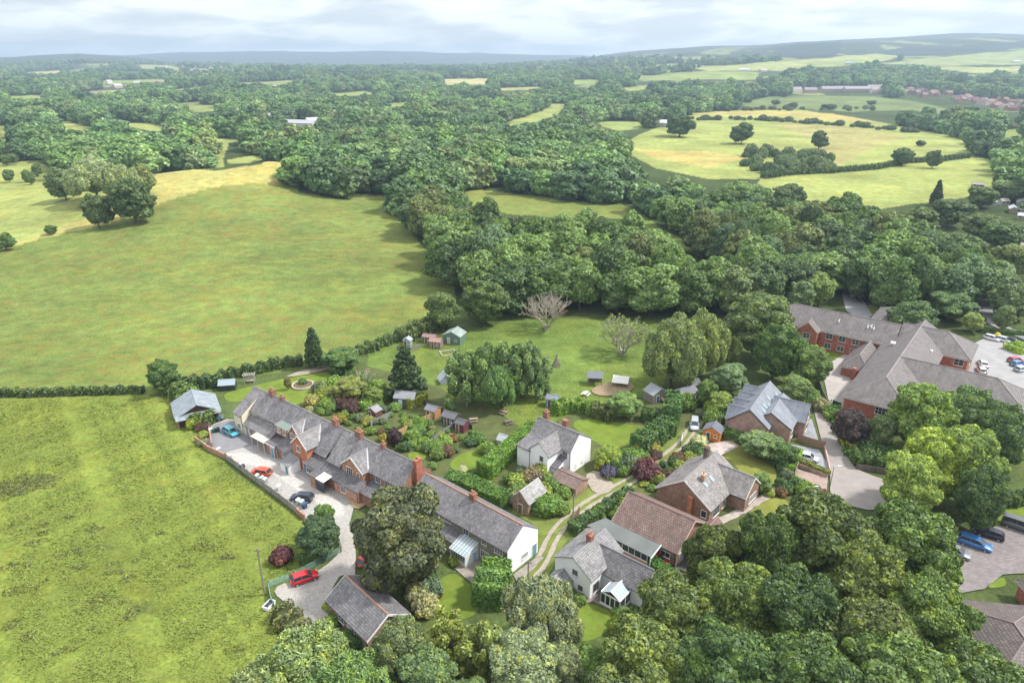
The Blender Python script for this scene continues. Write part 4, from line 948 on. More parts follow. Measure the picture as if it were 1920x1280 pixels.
b = MB(); b.slab((12.3, -4.35, 5.27), (16.25, -4.35, 5.27), (16.25, -1.9, 5.75), (12.3, -1.9, 5.75), .1); b.build('dormer_roof', M['paint'], h2, (.18, .22, .20))
window(h2, 'f', -4.2, 13.4, 4.0, 1.0, 1.0); window(h2, 'f', -4.2, 15.2, 4.0, 1.0, 1.0)
window(h2, 'b', 3.3, 10, 1, 1.4, 1.1); window(h2, 'b', 3.3, 13.5, 3.2, 1.2, 1.1)
# 3 brick house with two front gables
h3, b3_ = house(16.2, 25.0, 'brick terraced house with two front gables behind the white yard shed', ('brick', BR), SL2)
def front_gable(h, x0, x1, y, e, r, back, rc, wall=BR, barge=(.75, .75, .75), tiles=(.42, .43, .45)):
    g = Block(h, x0, x1, y, back, e, e, r, axis='y', wall=('brick', wall), roof=('slate', rc), ends=(True, False), barge=barge, vg=.1, gut=False, rname='gable_roof', wname='gable_wall')
    q = MB()       # pale lead valley down each side of the wing
    for x_ in (x0, x1):
        s_ = 1 if x_ == x1 else -1; zr = r; 
        A = Vector(((x0 + x1) / 2, -3.3 + (r - 5) / 3 * 3.3 - .0, r + .16)); B_ = Vector((x_ + s_ * .1, -3.3 + (e - 5) / 3 * 3.3 - .1, e + .14))
        d = (B_ - A).normalized(); sd_ = d.cross(Vector((0, 0, 1))).normalized() * .13
        q.slab(A - sd_, A + sd_, B_ + sd_, B_ - sd_, .05)
    q.build('valley_lead', M['paint'], g.roof, tiles)
    return g
front_gable(h3, 16.3, 19.6, -4.0, 5.0, 7.0, 0, SL2); window(h3, 'f', -4.0, 17.3, 4.0, .9, 1.1); window(h3, 'f', -4.0, 18.8, 4.0, .9, 1.1)
front_gable(h3, 20.2, 24.6, -6.0, 5.2, 7.2, 0, SL2, (.40, .16, .09)); window(h3, 'f', -6.0, 22.1, 3.8, 1.1, 1.2, 2, 1)
Block(h3, 15.3, 20.15, -6.2, -4.0, 2.5, 3.6, 3.62, rp=-4.02, roof=('slate', SLB), rname='lean_to_roof', wname='lean_to_wall'); window(h3, 'f', -6.2, 17.6, .9, 1.6, 1.1, 3)
door(h3, 'f', -6.0, 23.6, color=(.12, .22, .32)); window(h3, 'b', 3.3, 18, 1, 1.4, 1.1); window(h3, 'b', 3.3, 22, 3.2, 1.2, 1.1)
# 4 middle brick house, roof carried forward over two pairs of windows
h4, b4_ = house(25.0, 32.6, 'brick terraced house with catslide front roof and white topped porch', ('brick', BR2), SL)
Block(h4, 24.7, 28.3, -4.4, .0, 4.35, 8.0, 8.05, rp=-.05, roof=('slate', SL), rname='catslide_roof', wname='front_wall', vg=0, ends=(False, False))
Block(h4, 28.9, 32.7, -4.7, .0, 4.2, 8.0, 8.05, rp=-.05, roof=('slate', SL2), rname='catslide_roof', wname='front_wall', vg=0, ends=(False, False))
for y_, xs_ in ((-4.4, (25.6, 27.3)), (-4.7, (29.8, 31.7))):
    for x_ in xs_: window(h4, 'f', y_, x_, 3.05, 1.2, 1.0, 2, 2)
Block(h4, 24.7, 28.6, -6.6, -4.72, 2.7, 3.4, 3.42, rp=-4.74, roof=('slate', SLB), rname='lean_to_roof', wname='lean_to_wall'); window(h4, 'f', -6.6, 26.2, .9, 2.6, 1.2, 5, 1)
Block(h4, 28.6, 32.7, -6.4, -4.72, 2.6, 3.4, 3.42, rp=-4.74, roof=('slate', SLB), rname='lean_to_roof', wname='lean_to_wall')
b = MB(); b.box(28.2, 29.6, -8.3, -6.45, -.2, 2.5); b.build('porch_wall', M['brick'], h4, BR2)
b = MB(); b.slab((28.0, -8.5, 2.52), (29.9, -8.5, 2.52), (29.9, -6.4, 2.75), (28.0, -6.4, 2.75), .1); b.build('porch_roof', M['slate'], h4, SLB)
b = MB(); b.slab((29.9, -8.4, 2.45), (32.2, -8.4, 2.45), (32.2, -6.4, 2.7), (29.9, -6.4, 2.7), .06); b.build('canopy', M['paint'], h4, (.74, .74, .70))
b = MB(); b.box(30.0, 32.1, -8.3, -8.25, 0, 2.4); b.build('glazed_screen', M['glass'], h4)
chimney(b4_.roof, 25.9, 0, 7.2, 9.4, 1.2, .9, 2); chimney(b4_.roof, 32.6, 0, 7.2, 9.3, 1.5, .9, 3)
window(h4, 'b', 3.3, 27, 1, 1.4, 1.1); window(h4, 'b', 3.3, 30, 3.2, 1.2, 1.1)
# 5 brick house with wide front gable
h5, b5_ = house(32.6, 39.6, 'brick terraced house with wide brick front gable above the lawned corner', ('brick', BR), SL2)
front_gable(h5, 32.9, 38.4, -4.7, 5.0, 7.1, 0, SL, (.38, .19, .12)); window(h5, 'f', -4.7, 35.0, 3.5, 1.7, 1.4, 3, 2); window(h5, 'f', -4.7, 37.3, 3.4, .7, 1.2, 1, 2)
Block(h5, 32.75, 39.2, -6.6, -4.72, 2.6, 3.4, 3.42, rp=-4.74, roof=('slate', SLB), rname='lean_to_roof', wname='lean_to_wall', wall=('brick', (.42, .24, .17))); window(h5, 'f', -6.6, 35.2, .8, 1.4, 1.2, 3, 2)
chimney(b5_.roof, 38.9, 0, 7.2, 9.0, .8, .7, 2); window(h5, 'b', 3.3, 36, 3.2, 1.4, 1.1)
# 6 last brick house with the tall gable
h6, b6_ = house(39.6, 47.0, 'last brick terraced house with tall red gable above the cottage roof', ('brick', BR), SL, )
for x_ in (40.8, 43.1, 45.6): window(h6, 'f', -3.3, x_, 3.4, 1.2, 1.35, 2, 2)
Block(h6, 39.3, 46.6, -6.0, -3.3, 2.4, 3.2, 3.22, rp=-3.32, roof=('slate', SLB), rname='lean_to_roof', wname='lean_to_wall')
chimney(b6_.roof, 47.3, 0, 4.5, 9.0, .75, 1.3, 2, (.36, .13, .08)); window(h6, 'b', 3.3, 42, 3.2, 1.4, 1.1); window(h6, 'b', 3.3, 45, 1, 1.4, 1.1)

# ------------------------------------------------------------ stone cottage row
cot = frame_at((802, 892), 7, (982, 988), 7, 'cottage_row', 'long stone cottage row with white end gable and orange ridge tiles', 'cottages')
cb = Block(cot, -.8, 20.3, -3.3, 3.7, 4.6, 4.4, 7.0, wall=('stone', (.27, .235, .185)), roof=('slate', SL), tiles=(.45, .22, .12), vg=.08)
b = MB(); b.add([(20.33, -3.3, -.4), (20.33, -3.3, 4.6), (20.33, .2, 7.0), (20.33, 3.7, 4.4), (20.33, 3.7, -.4), (20.36, -3.34, -.4), (20.36, -3.34, 4.6), (20.36, .2, 7.03), (20.36, 3.74, 4.4), (20.36, 3.74, -.4)], [(5, 6, 7, 8, 9), (0, 5, 6, 1), (3, 8, 9, 4)])
b.build('gable_wall', M['render'], cot, (.88, .89, .90))
for x_, z_, w_, h_, n_ in ((1.6, 3.3, .9, 1.0, 2), (5.4, 3.3, 1.1, 1.0, 2), (8.0, 3.6, 1.4, .5, 2), (11.9, 3.2, 1.2, 1.0, 2), (15.7, 3.3, 1.0, 1.0, 2), (18.6, 3.1, 1.6, 1.3, 3), (15.8, .9, 1.8, 1.2, 4), (19.0, .2, 1.7, 1.9, 3)):
    window(cot, 'f', -3.3, x_, z_, w_, h_, n_, 3 if h_ > 1.1 else 2)
window(cot, 'r', 20.37, .6, 1.0, 1.4, .9, 3, 3); door(cot, 'r', 20.37, 2.9, .9, 2.1, (.12, .28, .36))
chimney(cb.roof, 10.2, .2, 6.4, 8.2, 1.0, .8, 2)
Block(cot, .3, 11.3, -5.2, -3.3, 2.5, 3.15, 3.17, rp=-3.32, wall=('stone', (.3, .26, .2)), roof=('slate', SLB), rname='lean_to_roof', wname='lean_to_wall')
gl = MB()
gl.box(11.4, 14.5, -6.2, -3.32, -.2, .9); cw = gl.build('porch_wall', M['render'], cot, (.72, .76, .80))
gl = MB(); gl.add([(14.5, -6.2, .9), (14.5, -3.32, .9), (14.5, -3.32, 3.15), (14.5, -6.2, 2.25)], [(0, 1, 2, 3)]); gl.add([(11.4, -6.2, .9), (11.4, -3.32, .9), (11.4, -3.32, 3.15), (11.4, -6.2, 2.25)], [(0, 1, 2, 3)]); gl.build('porch_side', M['render'], cot, (.72, .76, .80))
window(cot, 'f', -6.2, 12.95, .9, 3.0, 1.3, 6, 3, name='porch_window'); door(cot, 'r', 14.5, -4.2, .8, 1.95, (.35, .55, .68))
gl = MB(); gl.slab((11.3, -6.4, 2.22), (14.62, -6.4, 2.22), (14.62, -3.34, 3.18), (11.3, -3.34, 3.18), .05); gr = gl.build('glass_roof', M['clear'], cot)
gb = MB()
for i in range(7): x_ = 11.3 + i * .553; gb.slab((x_ - .03, -6.4, 2.28), (x_ + .03, -6.4, 2.28), (x_ + .03, -3.36, 3.24), (x_ - .03, -3.36, 3.24), .03)
for k in (.33, .66): gb.slab((11.3, -6.4 + 3.04 * k - .03, 2.28 + .96 * k), (14.62, -6.4 + 3.04 * k - .03, 2.28 + .96 * k), (14.62, -6.4 + 3.04 * k + .03, 2.29 + .96 * k), (11.3, -6.4 + 3.04 * k + .03, 2.29 + .96 * k), .025)
gb.build('glazing_bar', M['frame'], gr)

# ------------------------------------------------------------ slate outbuilding with orange ridge
ob = frame_at((652, 1080), 4.6, (728, 1150), 4.6, 'outbuilding', 'low slate roofed outbuilding with orange ridge and white bargeboard below the huge tree', 'outbuilding')
Block(ob, -.1, 9.6, -3.3, 3.0, 2.6, 2.6, 4.6, wall=('brick', (.27, .16, .11)), roof=('slate', SL), tiles=(.45, .23, .13), barge=(.82, .82, .8), vg=.25)
window(ob, 'f', -3.3, 3.2, .9, 1.4, 1.0); window(ob, 'f', -3.3, 7.0, .9, 1.2, 1.0); door(ob, 'f', -3.3, 5.2, color=(.7, .7, .7))
# ------------------------------------------------------------ white farmhouse
fa = frame_at((1012, 783), 7.5, (1083, 812), 7.5, 'farmhouse', 'white rendered farmhouse with slate roof between the garden hedge and the track', 'farmhouse')
WR = ('render', (.86, .87, .89))
fb = Block(fa, -.3, 9.3, -2.4, 3.9, 5.0, 5.0, 7.5, rp=.0, wall=WR, roof=('slate', SL2), vg=.1)
Block(fa, 3.0, 7.0, -6.3, 0, 4.9, 4.9, 6.7, axis='y', wall=WR, roof=('slate', SL2), ends=(True, False), vg=.12, rname='wing_roof', wname='wing_wall')
Block(fa, -.3, 3.0, -6.2, -2.4, 4.3, 4.9, 5.0, rp=-2.5, wall=WR, roof=('slate', SL), rname='side_roof', wname='side_wall')
Block(fa, 5.3, 8.4, -5.2, -2.42, 2.3, 3.3, 3.32, rp=-2.5, wall=WR, roof=('slate', SLB), rname='porch_roof', wname='porch_wall')
window(fa, 'f', -2.4, 8.0, 3.5, 1.2, .9, 3, 1); window(fa, 'f', -6.3, 4.0, 1.0, .7, .9); window(fa, 'f', -6.3, 5.6, 3.2, .8, 1.0, frame=(.2, .2, .2)); window(fa, 'l', -.3, -4.6, 1.2, .8, 1.3, frame=(.2, .2, .22))
window(fa, 'l', -.3, 2, 3.4, .8, 1.0); window(fa, 'b', 3.9, 2, 3.3, 1.1, 1.0); window(fa, 'b', 3.9, 6, 1, 1.3, 1.1); window(fa, 'f', -5.2, 6.1, 1, .6, .9); door(fa, 'r', 8.4, -4.0, color=(.12, .1, .08)); window(fa, 'r', 9.3, -.8, 1, .4, .5); window(fa, 'r', 9.3, 1.2, 1, .3, .5)
chimney(fb.roof, .6, 1.2, 6.2, 8.7, 1.0, .8, 2); chimney(fb.roof, 5.0, 1.5, 6.2, 8.3, 1.0, .8, 0)
# ------------------------------------------------------------ red tiled house with the long lean-to
bw = frame_at((1182, 922), 6, (1302, 975), 6, 'tiled_house', 'brick house with wide plum red tiled roof beside the track', 'house')
Block(bw, .1, 11.2, -4.8, 4.6, 3, 3, 6, wall=('brick', (.25, .16, .11)), roof=('tile', (.21, .135, .115)), barge=(.55, .45, .35), vg=.3)
Block(bw, 11.3, 15.2, -1.5, 4.0, 3.3, 3.3, 5.2, axis='y', wall=('brick', (.25, .16, .11)), roof=('tile', (.24, .14, .12)), vg=.2, barge=(.7, .68, .64), rname='wing_roof', wname='wing_wall')
window(bw, 'f', -4.8, 9.4, 1.2, 1.6, 1.0, 2, 1); door(bw, 'r', 11.2, -3.2, 1.4, 2.1, (.75, .75, .75)); window(bw, 'f', -1.5, 13.2, 1.0, 1.6, 1.6, 3, 1)
lt = MB(); lt.slab((-3.0, -7.7, 2.35), (8.6, -7.7, 2.35), (8.6, -4.85, 2.95), (-1.4, -4.85, 2.95), .1); lt.build('lean_to_roof', M['tarmac'], bw, (.15, .165, .16))
lt = MB(); lt.box(-2.9, 8.5, -7.55, -7.4, -.2, 1.0); lt.box(-2.9, 1.2, -7.55, -7.4, 1.0, 2.3); lt.build('lean_to_wall', M['brick'], bw, (.30, .17, .11))
window(bw, 'f', -7.42, 4.6, 1.0, 6.6, 1.3, 6, 1, name='lean_to_window')
lt = MB(); lt.box(8.45, 8.6, -7.75, -7.6, 0, 2.35); lt.slab((8.62, -7.8, 2.2), (8.72, -7.8, 2.2), (8.72, -4.85, 2.82), (8.62, -4.85, 2.82), .28); lt.build('fascia', M['paint'], bw, (.8, .8, .8))
# ------------------------------------------------------------ dormer bungalow
bg = frame_at((1288, 892), 6.4, (1348, 855), 6.4, 'bungalow', 'brown brick bungalow with steep slate gables and skylights', 'bungalow', ang=48.5)
bb = Block(bg, -1.2, 10.6, -5.2, 4.6, 2.8, 2.8, 6.3, rp=-.2, wall=('brick', (.25, .15, .11)), roof=('slate', (.24, .22, .215)), barge=(.75, .74, .72), vg=.15)
Block(bg, 5.6, 11.4, -8.2, -.4, 2.9, 2.9, 5.4, axis='y', wall=('brick', (.27, .17, .13)), roof=('slate', (.25, .23, .225)), barge=(.75, .74, .72), rname='wing_roof', wname='wing_wall', ends=(True, False))
for x_ in (1.6, 3.9): skylight(bb.roof, ((x_, -2.0, 5.18), (x_ + .8, -2.0, 5.18), (x_ + .8, -2.9, 4.56), (x_, -2.9, 4.56)))
chimney(bb.roof, 8.8, .9, 5, 7.6, .9, .7, 2, (.12, .08, .07)); chimney(bb.roof, 2.2, -1.9, 4.6, 6.6, .8, .6, 1, (.45, .3, .22))
b = MB(); b.box(-1.75, -1.25, -2.2, -1.4, -.2, 3.9); b.build('chimney_breast', M['brick'], bg, (.42, .17, .09))
window(bg, 'l', -1.2, -4.2, .8, 1.0, 1.4, 1, 1); window(bg, 'f', -5.2, 1.2, .3, 2.6, 1.8, 4, 1); window(bg, 'f', -5.2, 4.0, .5, 1.2, 1.6, 2, 1); window(bg, 'f', -8.2, 8.6, .8, 2.8, 1.3, 4, 2); window(bg, 'r', 11.4, -6, .8, 1.4, 1.1)
# ------------------------------------------------------------ white cottage with conservatory
wc = frame_at((1075, 1045), 5.8, (1130, 998), 5.8, 'white_cottage', 'white cottage with slate roofs and a white conservatory beside the track', 'cottage', ang=50)
wb = Block(wc, .0, 8.2, -3.0, 3.1, 3.6, 4.3, 5.8, rp=.0, wall=WR, roof=('slate', (.22, .215, .22)), vg=.15)
Block(wc, 3.3, 7.8, -9.6, -1.0, 2.9, 2.9, 5.2, axis='y', wall=WR, roof=('slate', SL), rname='wing_roof', wname='wing_wall', ends=(True, False))
Block(wc, -2.3, .0, .2, 2.8, 2.0, 2.0, 3.0, wall=WR, roof=('slate', (.26, .26, .26)), rname='porch_roof', wname='porch_wall', ends=(True, False))
window(wc, 'l', 0, -.4, 3.0, .9, .9, frame=(.3, .27, .25)); window(wc, 'l', 0, -1.4, .8, .8, .9, frame=(.3, .27, .25)); window(wc, 'l', -2.3, 1.5, .9, .5, .7, frame=(.2, .2, .2)); window(wc, 'f', -3.0, 1.5, .6, 1.4, 1.6, 2, 1, frame=(.3, .27, .25))
chimney(wb.roof, 4.6, .3, 5.2, 7.0, .9, .8, 2)
cv = MB()
X0, X1, Y0, Y1 = .4, 3.25, -7.6, -4.6; E_, RD = 2.1, 3.0; xm = (Y0 + Y1) / 2
def post(b, x, y, z0, z1, t=.07): b.box(x - t, x + t, y - t, y + t, z0, z1)
for x_ in (X0, (X0 + X1) / 2, X1):
    for y_ in (Y0, Y1): post(cv, x_, y_, .5, E_)
for y_ in np.linspace(Y0, Y1, 5): post(cv, X0, y_, .5, E_)
for y_ in (Y0, Y1): cv.box(X0, X1, y_ - .08, y_ + .08, E_, E_ + .16)
cv.box(X0 - .08, X0 + .08, Y0, Y1, E_ + .003, E_ + .163); cv.cyl((X0, xm, RD), (X1 + .4, xm, RD), .09, n=6)
for x_ in np.linspace(X0, X1, 6):
    for y_ in (Y0, Y1): cv.cyl((x_, y_, E_ + .13), (x_, xm, RD), .045, n=5)
cv.box(X0 - .1, X1, Y0 - .1, Y0 + .1, 0, .5); cv.box(X0 - .1, X0 + .1, Y0 + .1, Y1 + .1, 0, .5)
co_ = cv.build('conservatory', M['frame'], wc)
g = MB(); g.slab((X0, Y0, E_ + .1), (X1, Y0, E_ + .1), (X1, xm, RD - .03), (X0, xm, RD - .03), .02); g.slab((X0, Y1, E_ + .1), (X1, Y1, E_ + .1), (X1, xm, RD - .03), (X0, xm, RD - .03), .02); g.build('glass_roof', M['clear'], co_)
g = MB(); g.box(X0 - .01, X0 + .01, Y0, Y1, .5, E_); g.box(X0, X1, Y0 - .01, Y0 + .01, .5, E_); g.box(X0, X1, Y1 - .01, Y1 + .01, .5, E_); g.build('glass_wall', M['glass'], co_)
b = MB(); q_ = U(1215, 1120); sh = empty('garden_shed', (23.2, 73.6, 0), R(50), 'low brown felt roofed shed beside the white cottage gable', 'shed')
Block(sh, -2.4, 2.4, -1.9, 1.9, 1.9, 1.9, 2.8, wall=('brick', (.25, .14, .1)), roof=('tarmac', (.24, .18, .17)), barge=(.5, .4, .35)); door(sh, 'l', -2.4, 0, .8, 1.7, (.75, .75, .75))
# ------------------------------------------------------------ new slate house
nw = frame_at((1408, 770), 6.6, (1448, 713), 6.6, 'new_house', 'large new house with crisp blue grey slate roof, skylights and multicoloured brick', 'house')
NR = ('clean_slate', (.205, .225, .262)); NW = ('brick', (.36, .235, .195))
nb = Block(nw, .0, 15.2, -3.6, 3.9, 3.8, 3.8, 6.8, wall=NW, roof=NR, barge=(.1, .1, .11), vg=.2)
Block(nw, 2.5, 12.5, -7.4, -1.2, 3.6, 4.6, 6.0, rp=-3.4, wall=NW, roof=NR, barge=(.1, .1, .11), vg=.15, rname='front_roof', wname='front_wall') 
Block(nw, 7.2, 12.2, -9.2, -2.2, 3.6, 3.6, 6.3, axis='y', wall=NW, roof=NR, barge=(.1, .1, .11), rname='gable_roof', wname='gable_wall', ends=(True, False))
for k in range(4): Block(nw, .6 + k * 3.7, 3.5 + k * 3.7, 1.0, 4.8, 3.7, 3.7, 5.8, axis='y', wall=NW, roof=NR, rname='dormer_roof', wname='dormer_wall', ends=(False, True), gut=False, vg=.1)
for x_, y_ in ((3.2, -1.3), (5.0, -.9), (6.6, -1.5), (8.6, -.9), (12.6, -1.6)):
    z_ = 6.8 - (abs(y_ - .15)) * .8 + .16; skylight(nb.roof, ((x_, y_, z_), (x_ + .7, y_, z_), (x_ + .7, y_ - 1.0, z_ - .8), (x_, y_ - 1.0, z_ - .8)))
window(nw, 'f', -9.2, 9.7, .5, 2.0, 1.8, 3, 1); window(nw, 'f', -7.4, 4.8, .8, 1.6, 1.3, 2, 1); window(nw, 'f', -9.2, 9.7, 3.4, 1.3, 1.2, 2, 1)
# ------------------------------------------------------------ care home
ch = frame_at((1660, 710), 9, (1727, 612), 9, 'care_home', 'large red brick care home with joined hipped tile roofs and pale eaves', 'care home')
CT = (.172, .150, .148)
def hip(root, x0, x1, y0, y1, e, r, hx=(1, 1), axis='x', roofc=CT, wallc=(.36, .125, .085), nm=''):
    """hipped volume; hx: hip at start / end of the ridge (0 = ridge runs to the edge)"""
    sw = (lambda a, b_, z: (a, b_, z)) if axis == 'x' else (lambda a, b_, z: (b_, a, z))
    l0, l1, c0, c1 = (x0, x1, y0, y1) if axis == 'x' else (y0, y1, x0, x1)
    hw = (c1 - c0) / 2; m_ = (c0 + c1) / 2; o_ = .45; ze = e - o_ * (r - e) / hw
    b = MB(); b.box(min(x0, x1), max(x0, x1), min(y0, y1), max(y0, y1), -.4, e); b.build(nm + 'wall', M['brick'], root, wallc)
    a0, a1 = l0 + hw * hx[0], l1 - hw * hx[1]; L0, L1 = l0 - o_, l1 + o_
    if not hx[0]: L0 = l0; a0 = l0
    if not hx[1]: L1 = l1; a1 = l1
    b = MB(); C0, C1 = c0 - o_, c1 + o_
    b.poly([sw(L0, C0, ze), sw(L1, C0, ze), sw(a1, m_, r), sw(a0, m_, r)], .1); b.poly([sw(L0, C1, ze), sw(L1, C1, ze), sw(a1, m_, r), sw(a0, m_, r)], .1)
    if hx[0]: b.poly([sw(L0, C0, ze), sw(L0, C1, ze), sw(a0, m_, r)], .1)
    if hx[1]: b.poly([sw(L1, C0, ze), sw(L1, C1, ze), sw(a1, m_, r)], .1)
    ro = b.build(nm + 'roof', M['tile'], root, roofc)
    t = MB(); t.cyl(sw(a0, m_, r + .12), sw(a1, m_, r + .12), .12, n=6)
    for k, (a, Lx) in enumerate(((a0, L0), (a1, L1))):
        if hx[k]:
            for c_ in (C0, C1): t.cyl(sw(a, m_, r + .12), sw(Lx, c_, ze + .12), .10, n=5)
    t.build('ridge_tiles', M['paint'], ro, tuple(min(.5, v * 1.5) for v in roofc))
    f = MB()
    for c_ in (C0, C1): f.add([sw(L0, c_, ze - .12), sw(L1, c_, ze - .12), sw(L1, c_, ze + .02), sw(L0, c_, ze + .02), sw(L0, m_ + (c_ - m_) * .94, ze - .12), sw(L1, m_ + (c_ - m_) * .94, ze - .12)], [(0, 1, 2, 3), (0, 1, 5, 4)])
    for k, Lx in enumerate((L0, L1)):
        if hx[k]: f.add([sw(Lx, C0, ze - .12), sw(Lx, C1, ze - .12), sw(Lx, C1, ze + .02), sw(Lx, C0, ze + .02)], [(0, 1, 2, 3)])
    f.build('fascia', M['paint'], root, (.72, .68, .6))
    return ro
rb = hip(ch, -5.3, 45.4, -6.2, 6.2, 5.3, 9, (1, 0))                       # long central wing
ra = hip(ch, 31.5, 43.2, 4.0, 36, 5.3, 9.0, (0, 1), axis='y')              # wing to the upper left
rc_ = hip(ch, 33.3, 45.3, -12.0, 4.0, 5.3, 9.0, (1, 0), axis='y')           # short wing to the right
rd = hip(ch, 8.8, 20.8, -24.5, 0, 5.3, 9.0, (1, 0), axis='y')               # long wing to the lower right
re = hip(ch, 49.5, 62.0, 1.0, 13, 5.0, 8.0, (1, 1))
Block(ch, 29.0, 31.6, 21.5, 26.5, 5.3, 5.3, 7.6, axis='x', wall=('brick', (.36, .125, .085)), roof=('tile', CT), barge=(.7, .6, .5), rname='gable_roof', wname='gable_wall', ends=(True, False))
hip(ch, 17.5, 31.5, 6.2, 12.0, 2.8, 5.2, (1, 0), nm='entrance_')
for y_ in (9.4, 12.6, 15.8, 19.0): window(ch, 'l', 31.5, y_, 3.3, 1.7, 1.5, 2, 2); window(ch, 'l', 31.5, y_, .7, 1.7, 1.4, 2, 2)
window(ch, 'l', 29.0, 24.0, 3.1, 1.7, 1.5, 2, 2); window(ch, 'l', 29.0, 24, .7, 1.7, 1.4, 2, 2)
window(ch, 'l', 33.3, -10.0, 3.2, 2.0, 1.6, 2, 2); window(ch, 'l', -5.3, -1.4, 3.2, 2.6, 1.6, 4, 2); window(ch, 'l', -5.3, 3.5, .7, 1.7, 1.5, 2, 2); window(ch, 'l', -5.3, -1.4, .7, 1.7, 1.5)
for x_ in (35.5, 39, 42.5): window(ch, 'b' if 0 else 'f', -12.0, x_, 3.2, 1.2, 1.5, 2, 2)
for y_ in (-10, -14, -18, -22): window(ch, 'l', 8.8, y_, 3.3, 1.7, 1.5)
b = MB()
for (x_, y_) in ((34.6, 11.0), (34.9, 10.3), (34.5, 9.6), (34.6, 18.0)): z_ = 5.3 + (x_ - 31.5) / 5.85 * 3.7 + .1; b.box(x_ - .2, x_ + .2, y_ - .15, y_ + .15, z_ - .1, z_ + .45); b.box(x_ + .5, x_ + .65, y_ - .1, y_ + .1, z_ + .3, z_ + .75)
b.box(27, 28, 3.2, 4.2, 7.1, 7.6); b.box(29, 29.6, -4.6, -4.1, 6.0, 7.0); b.build('roof_vent', M['paint'], ra, (.85, .85, .85))
b = MB()
for z_ in range(12): b.box(-5.36, -5.28, 5.95 - .1 * (z_ % 2), 6.26, z_ * .45, z_ * .45 + .4); b.box(33.24, 33.32, -12.06, -11.75 + .1 * (z_ % 2), z_ * .45, z_ * .45 + .4)
b.build('quoin', M['paint'], ch, (.58, .50, .36))
b = MB(); b.box(16.0, 16.9, 8.5, 9.3, 0, 3.2); b.build('bay_wall', M['brick'], ch, (.36, .125, .085))
# ------------------------------------------------------------ building in the bottom right corner
bl = empty('hall', (62.6, 70.9, 0), R(-98), 'large building with brown concrete tiled hipped roof cut by the right edge', 'hall')
hip(bl, -1.0, 16, -7.2, 7.2, 2.9, 6.2, (1, 1), roofc=(.155, .125, .118)); hip(bl, -6.5, 3.0, 8.0, 22, 2.9, 6.0, (1, 1), axis='y', roofc=(.15, .125, .12), nm='side_')
hip(bl, 3.2, 12, 4, 24, 2.9, 5.6, (1, 1), axis='y', roofc=(.15, .125, .12), nm='rear_')
# ------------------------------------------------------------ timber carport beyond the yard
cp = empty('timber_garage', (-66.2, 127.5, 0), R(30), 'wide timber garage with grey metal roof at the top of the yard', 'garage')
Block(cp, -4.0, 4.0, -1.0, 6.8, 2.4, 2.4, 4.4, axis='y', wall=('wood', (.075, .035, .030)), roof=('clean_slate', (.25, .285, .32)), gut=False, vg=.5, oh=.5)
b = MB(); b.slab((-4.4, -2.6, 2.15), (4.4, -2.6, 2.15), (4.3, -.9, 2.75), (-4.3, -.9, 2.75), .1); b.build('front_roof', M['clean_slate'], cp, (.25, .285, .32))
b = MB()
for x_ in (-4, -1.3, 1.3, 4): b.box(x_ - .15, x_ + .15, -1.2, -1.02, 0, 2.3)
b.build('post', M['brick'], cp, (.45, .25, .17))
# ------------------------------------------------------------ stone outbuilding by the farmhouse and mossy shed
so = empty('stone_outbuilding', (*U(990, 950), 0), R(52), 'small old stone outbuilding with grey slab roof beside the farmhouse', 'outbuilding')
Block(so, -2.2, 2.8, -1.6, 1.6, 2.6, 2.6, 4.2, wall=('stone', (.28, .19, .14)), roof=('slate', (.34, .33, .33)), gut=False); door(so, 'l', -2.2, 0, .8, 1.8, (.2, .12, .08))
ms_ = empty('mossy_shed', (*U(1068, 912), 0), R(-40), 'low shed with mossy mottled brick red roof in the farmhouse yard', 'shed')
Block(ms_, -2.6, 2.6, -1.9, 1.9, 1.7, 1.7, 2.5, wall=('brick', (.3, .2, .15)), roof=('tile', (.22, .15, .13)), gut=False)
# ------------------------------------------------------------ sheds and garden buildings
def shed(px, py, ang, L, W, e, r, wallc, roofc, label, name='garden_shed', cat='shed', group=None, roofm='tarmac', wallm='wood', axis='x', dr=(.15, .1, .06), win=True, lean=False):
    x, y = U(px, py); o = empty(name, (x, y, 0), R(ang), label, cat, group)
    Block(o, -L / 2, L / 2, -W / 2, W / 2, e, e if not lean else r, r + (.01 if lean else 0), axis=axis, rp=None if not lean else W / 2 - .02, wall=(wallm, wallc), roof=(roofm, roofc), gut=False, oh=.15, vg=.12)
    if dr: door(o, 'f', -W / 2, -L * .18, .7, min(1.75, e - .1), dr)
    if win: window(o, 'f', -W / 2, L * .24, .9, .6, .6, 1, 1)
    return o
SG = 'sheds of the terrace back gardens'
shed(703, 782, -35, 2.6, 1.9, 1.9, 2.5, (.16, .065, .04), (.26, .26, .28), 'dark red brown shed with grey roof in the upper back gardens', group=SG, axis='y', win=False)
shed(812, 780, -30, 2.6, 2.2, 1.9, 2.5, (.42, .22, .09), (.20, .20, .22), 'bright tan shed at the paddock fence of the back gardens', group=SG)
shed(846, 793, -30, 3.2, 2.4, 1.9, 2.6, (.06, .055, .055), (.14, .14, .15), 'black shed with dark felt roof at the paddock fence', group=SG)
shed(866, 806, -30, 2.2, 2.0, 1.9, 2.3, (.14, .03, .04), (.10, .10, .11), 'small dark maroon shed beside the black shed', group=SG, win=False)
shed(762, 758, -10, 4.6, 3.0, 2.2, 3.1, (.10, .105, .125), (.25, .26, .28), 'slate blue summerhouse with pale double doors in the back gardens', name='summerhouse', group=SG, dr=(.7, .7, .68))
shed(948, 832, -30, 2.8, 2.2, 1.2, 1.9, (.45, .46, .45), (.38, .41, .42), 'low pale tarpaulin roofed lean-to by the clipped hedge', name='garden_store', group=SG, win=False, dr=None)
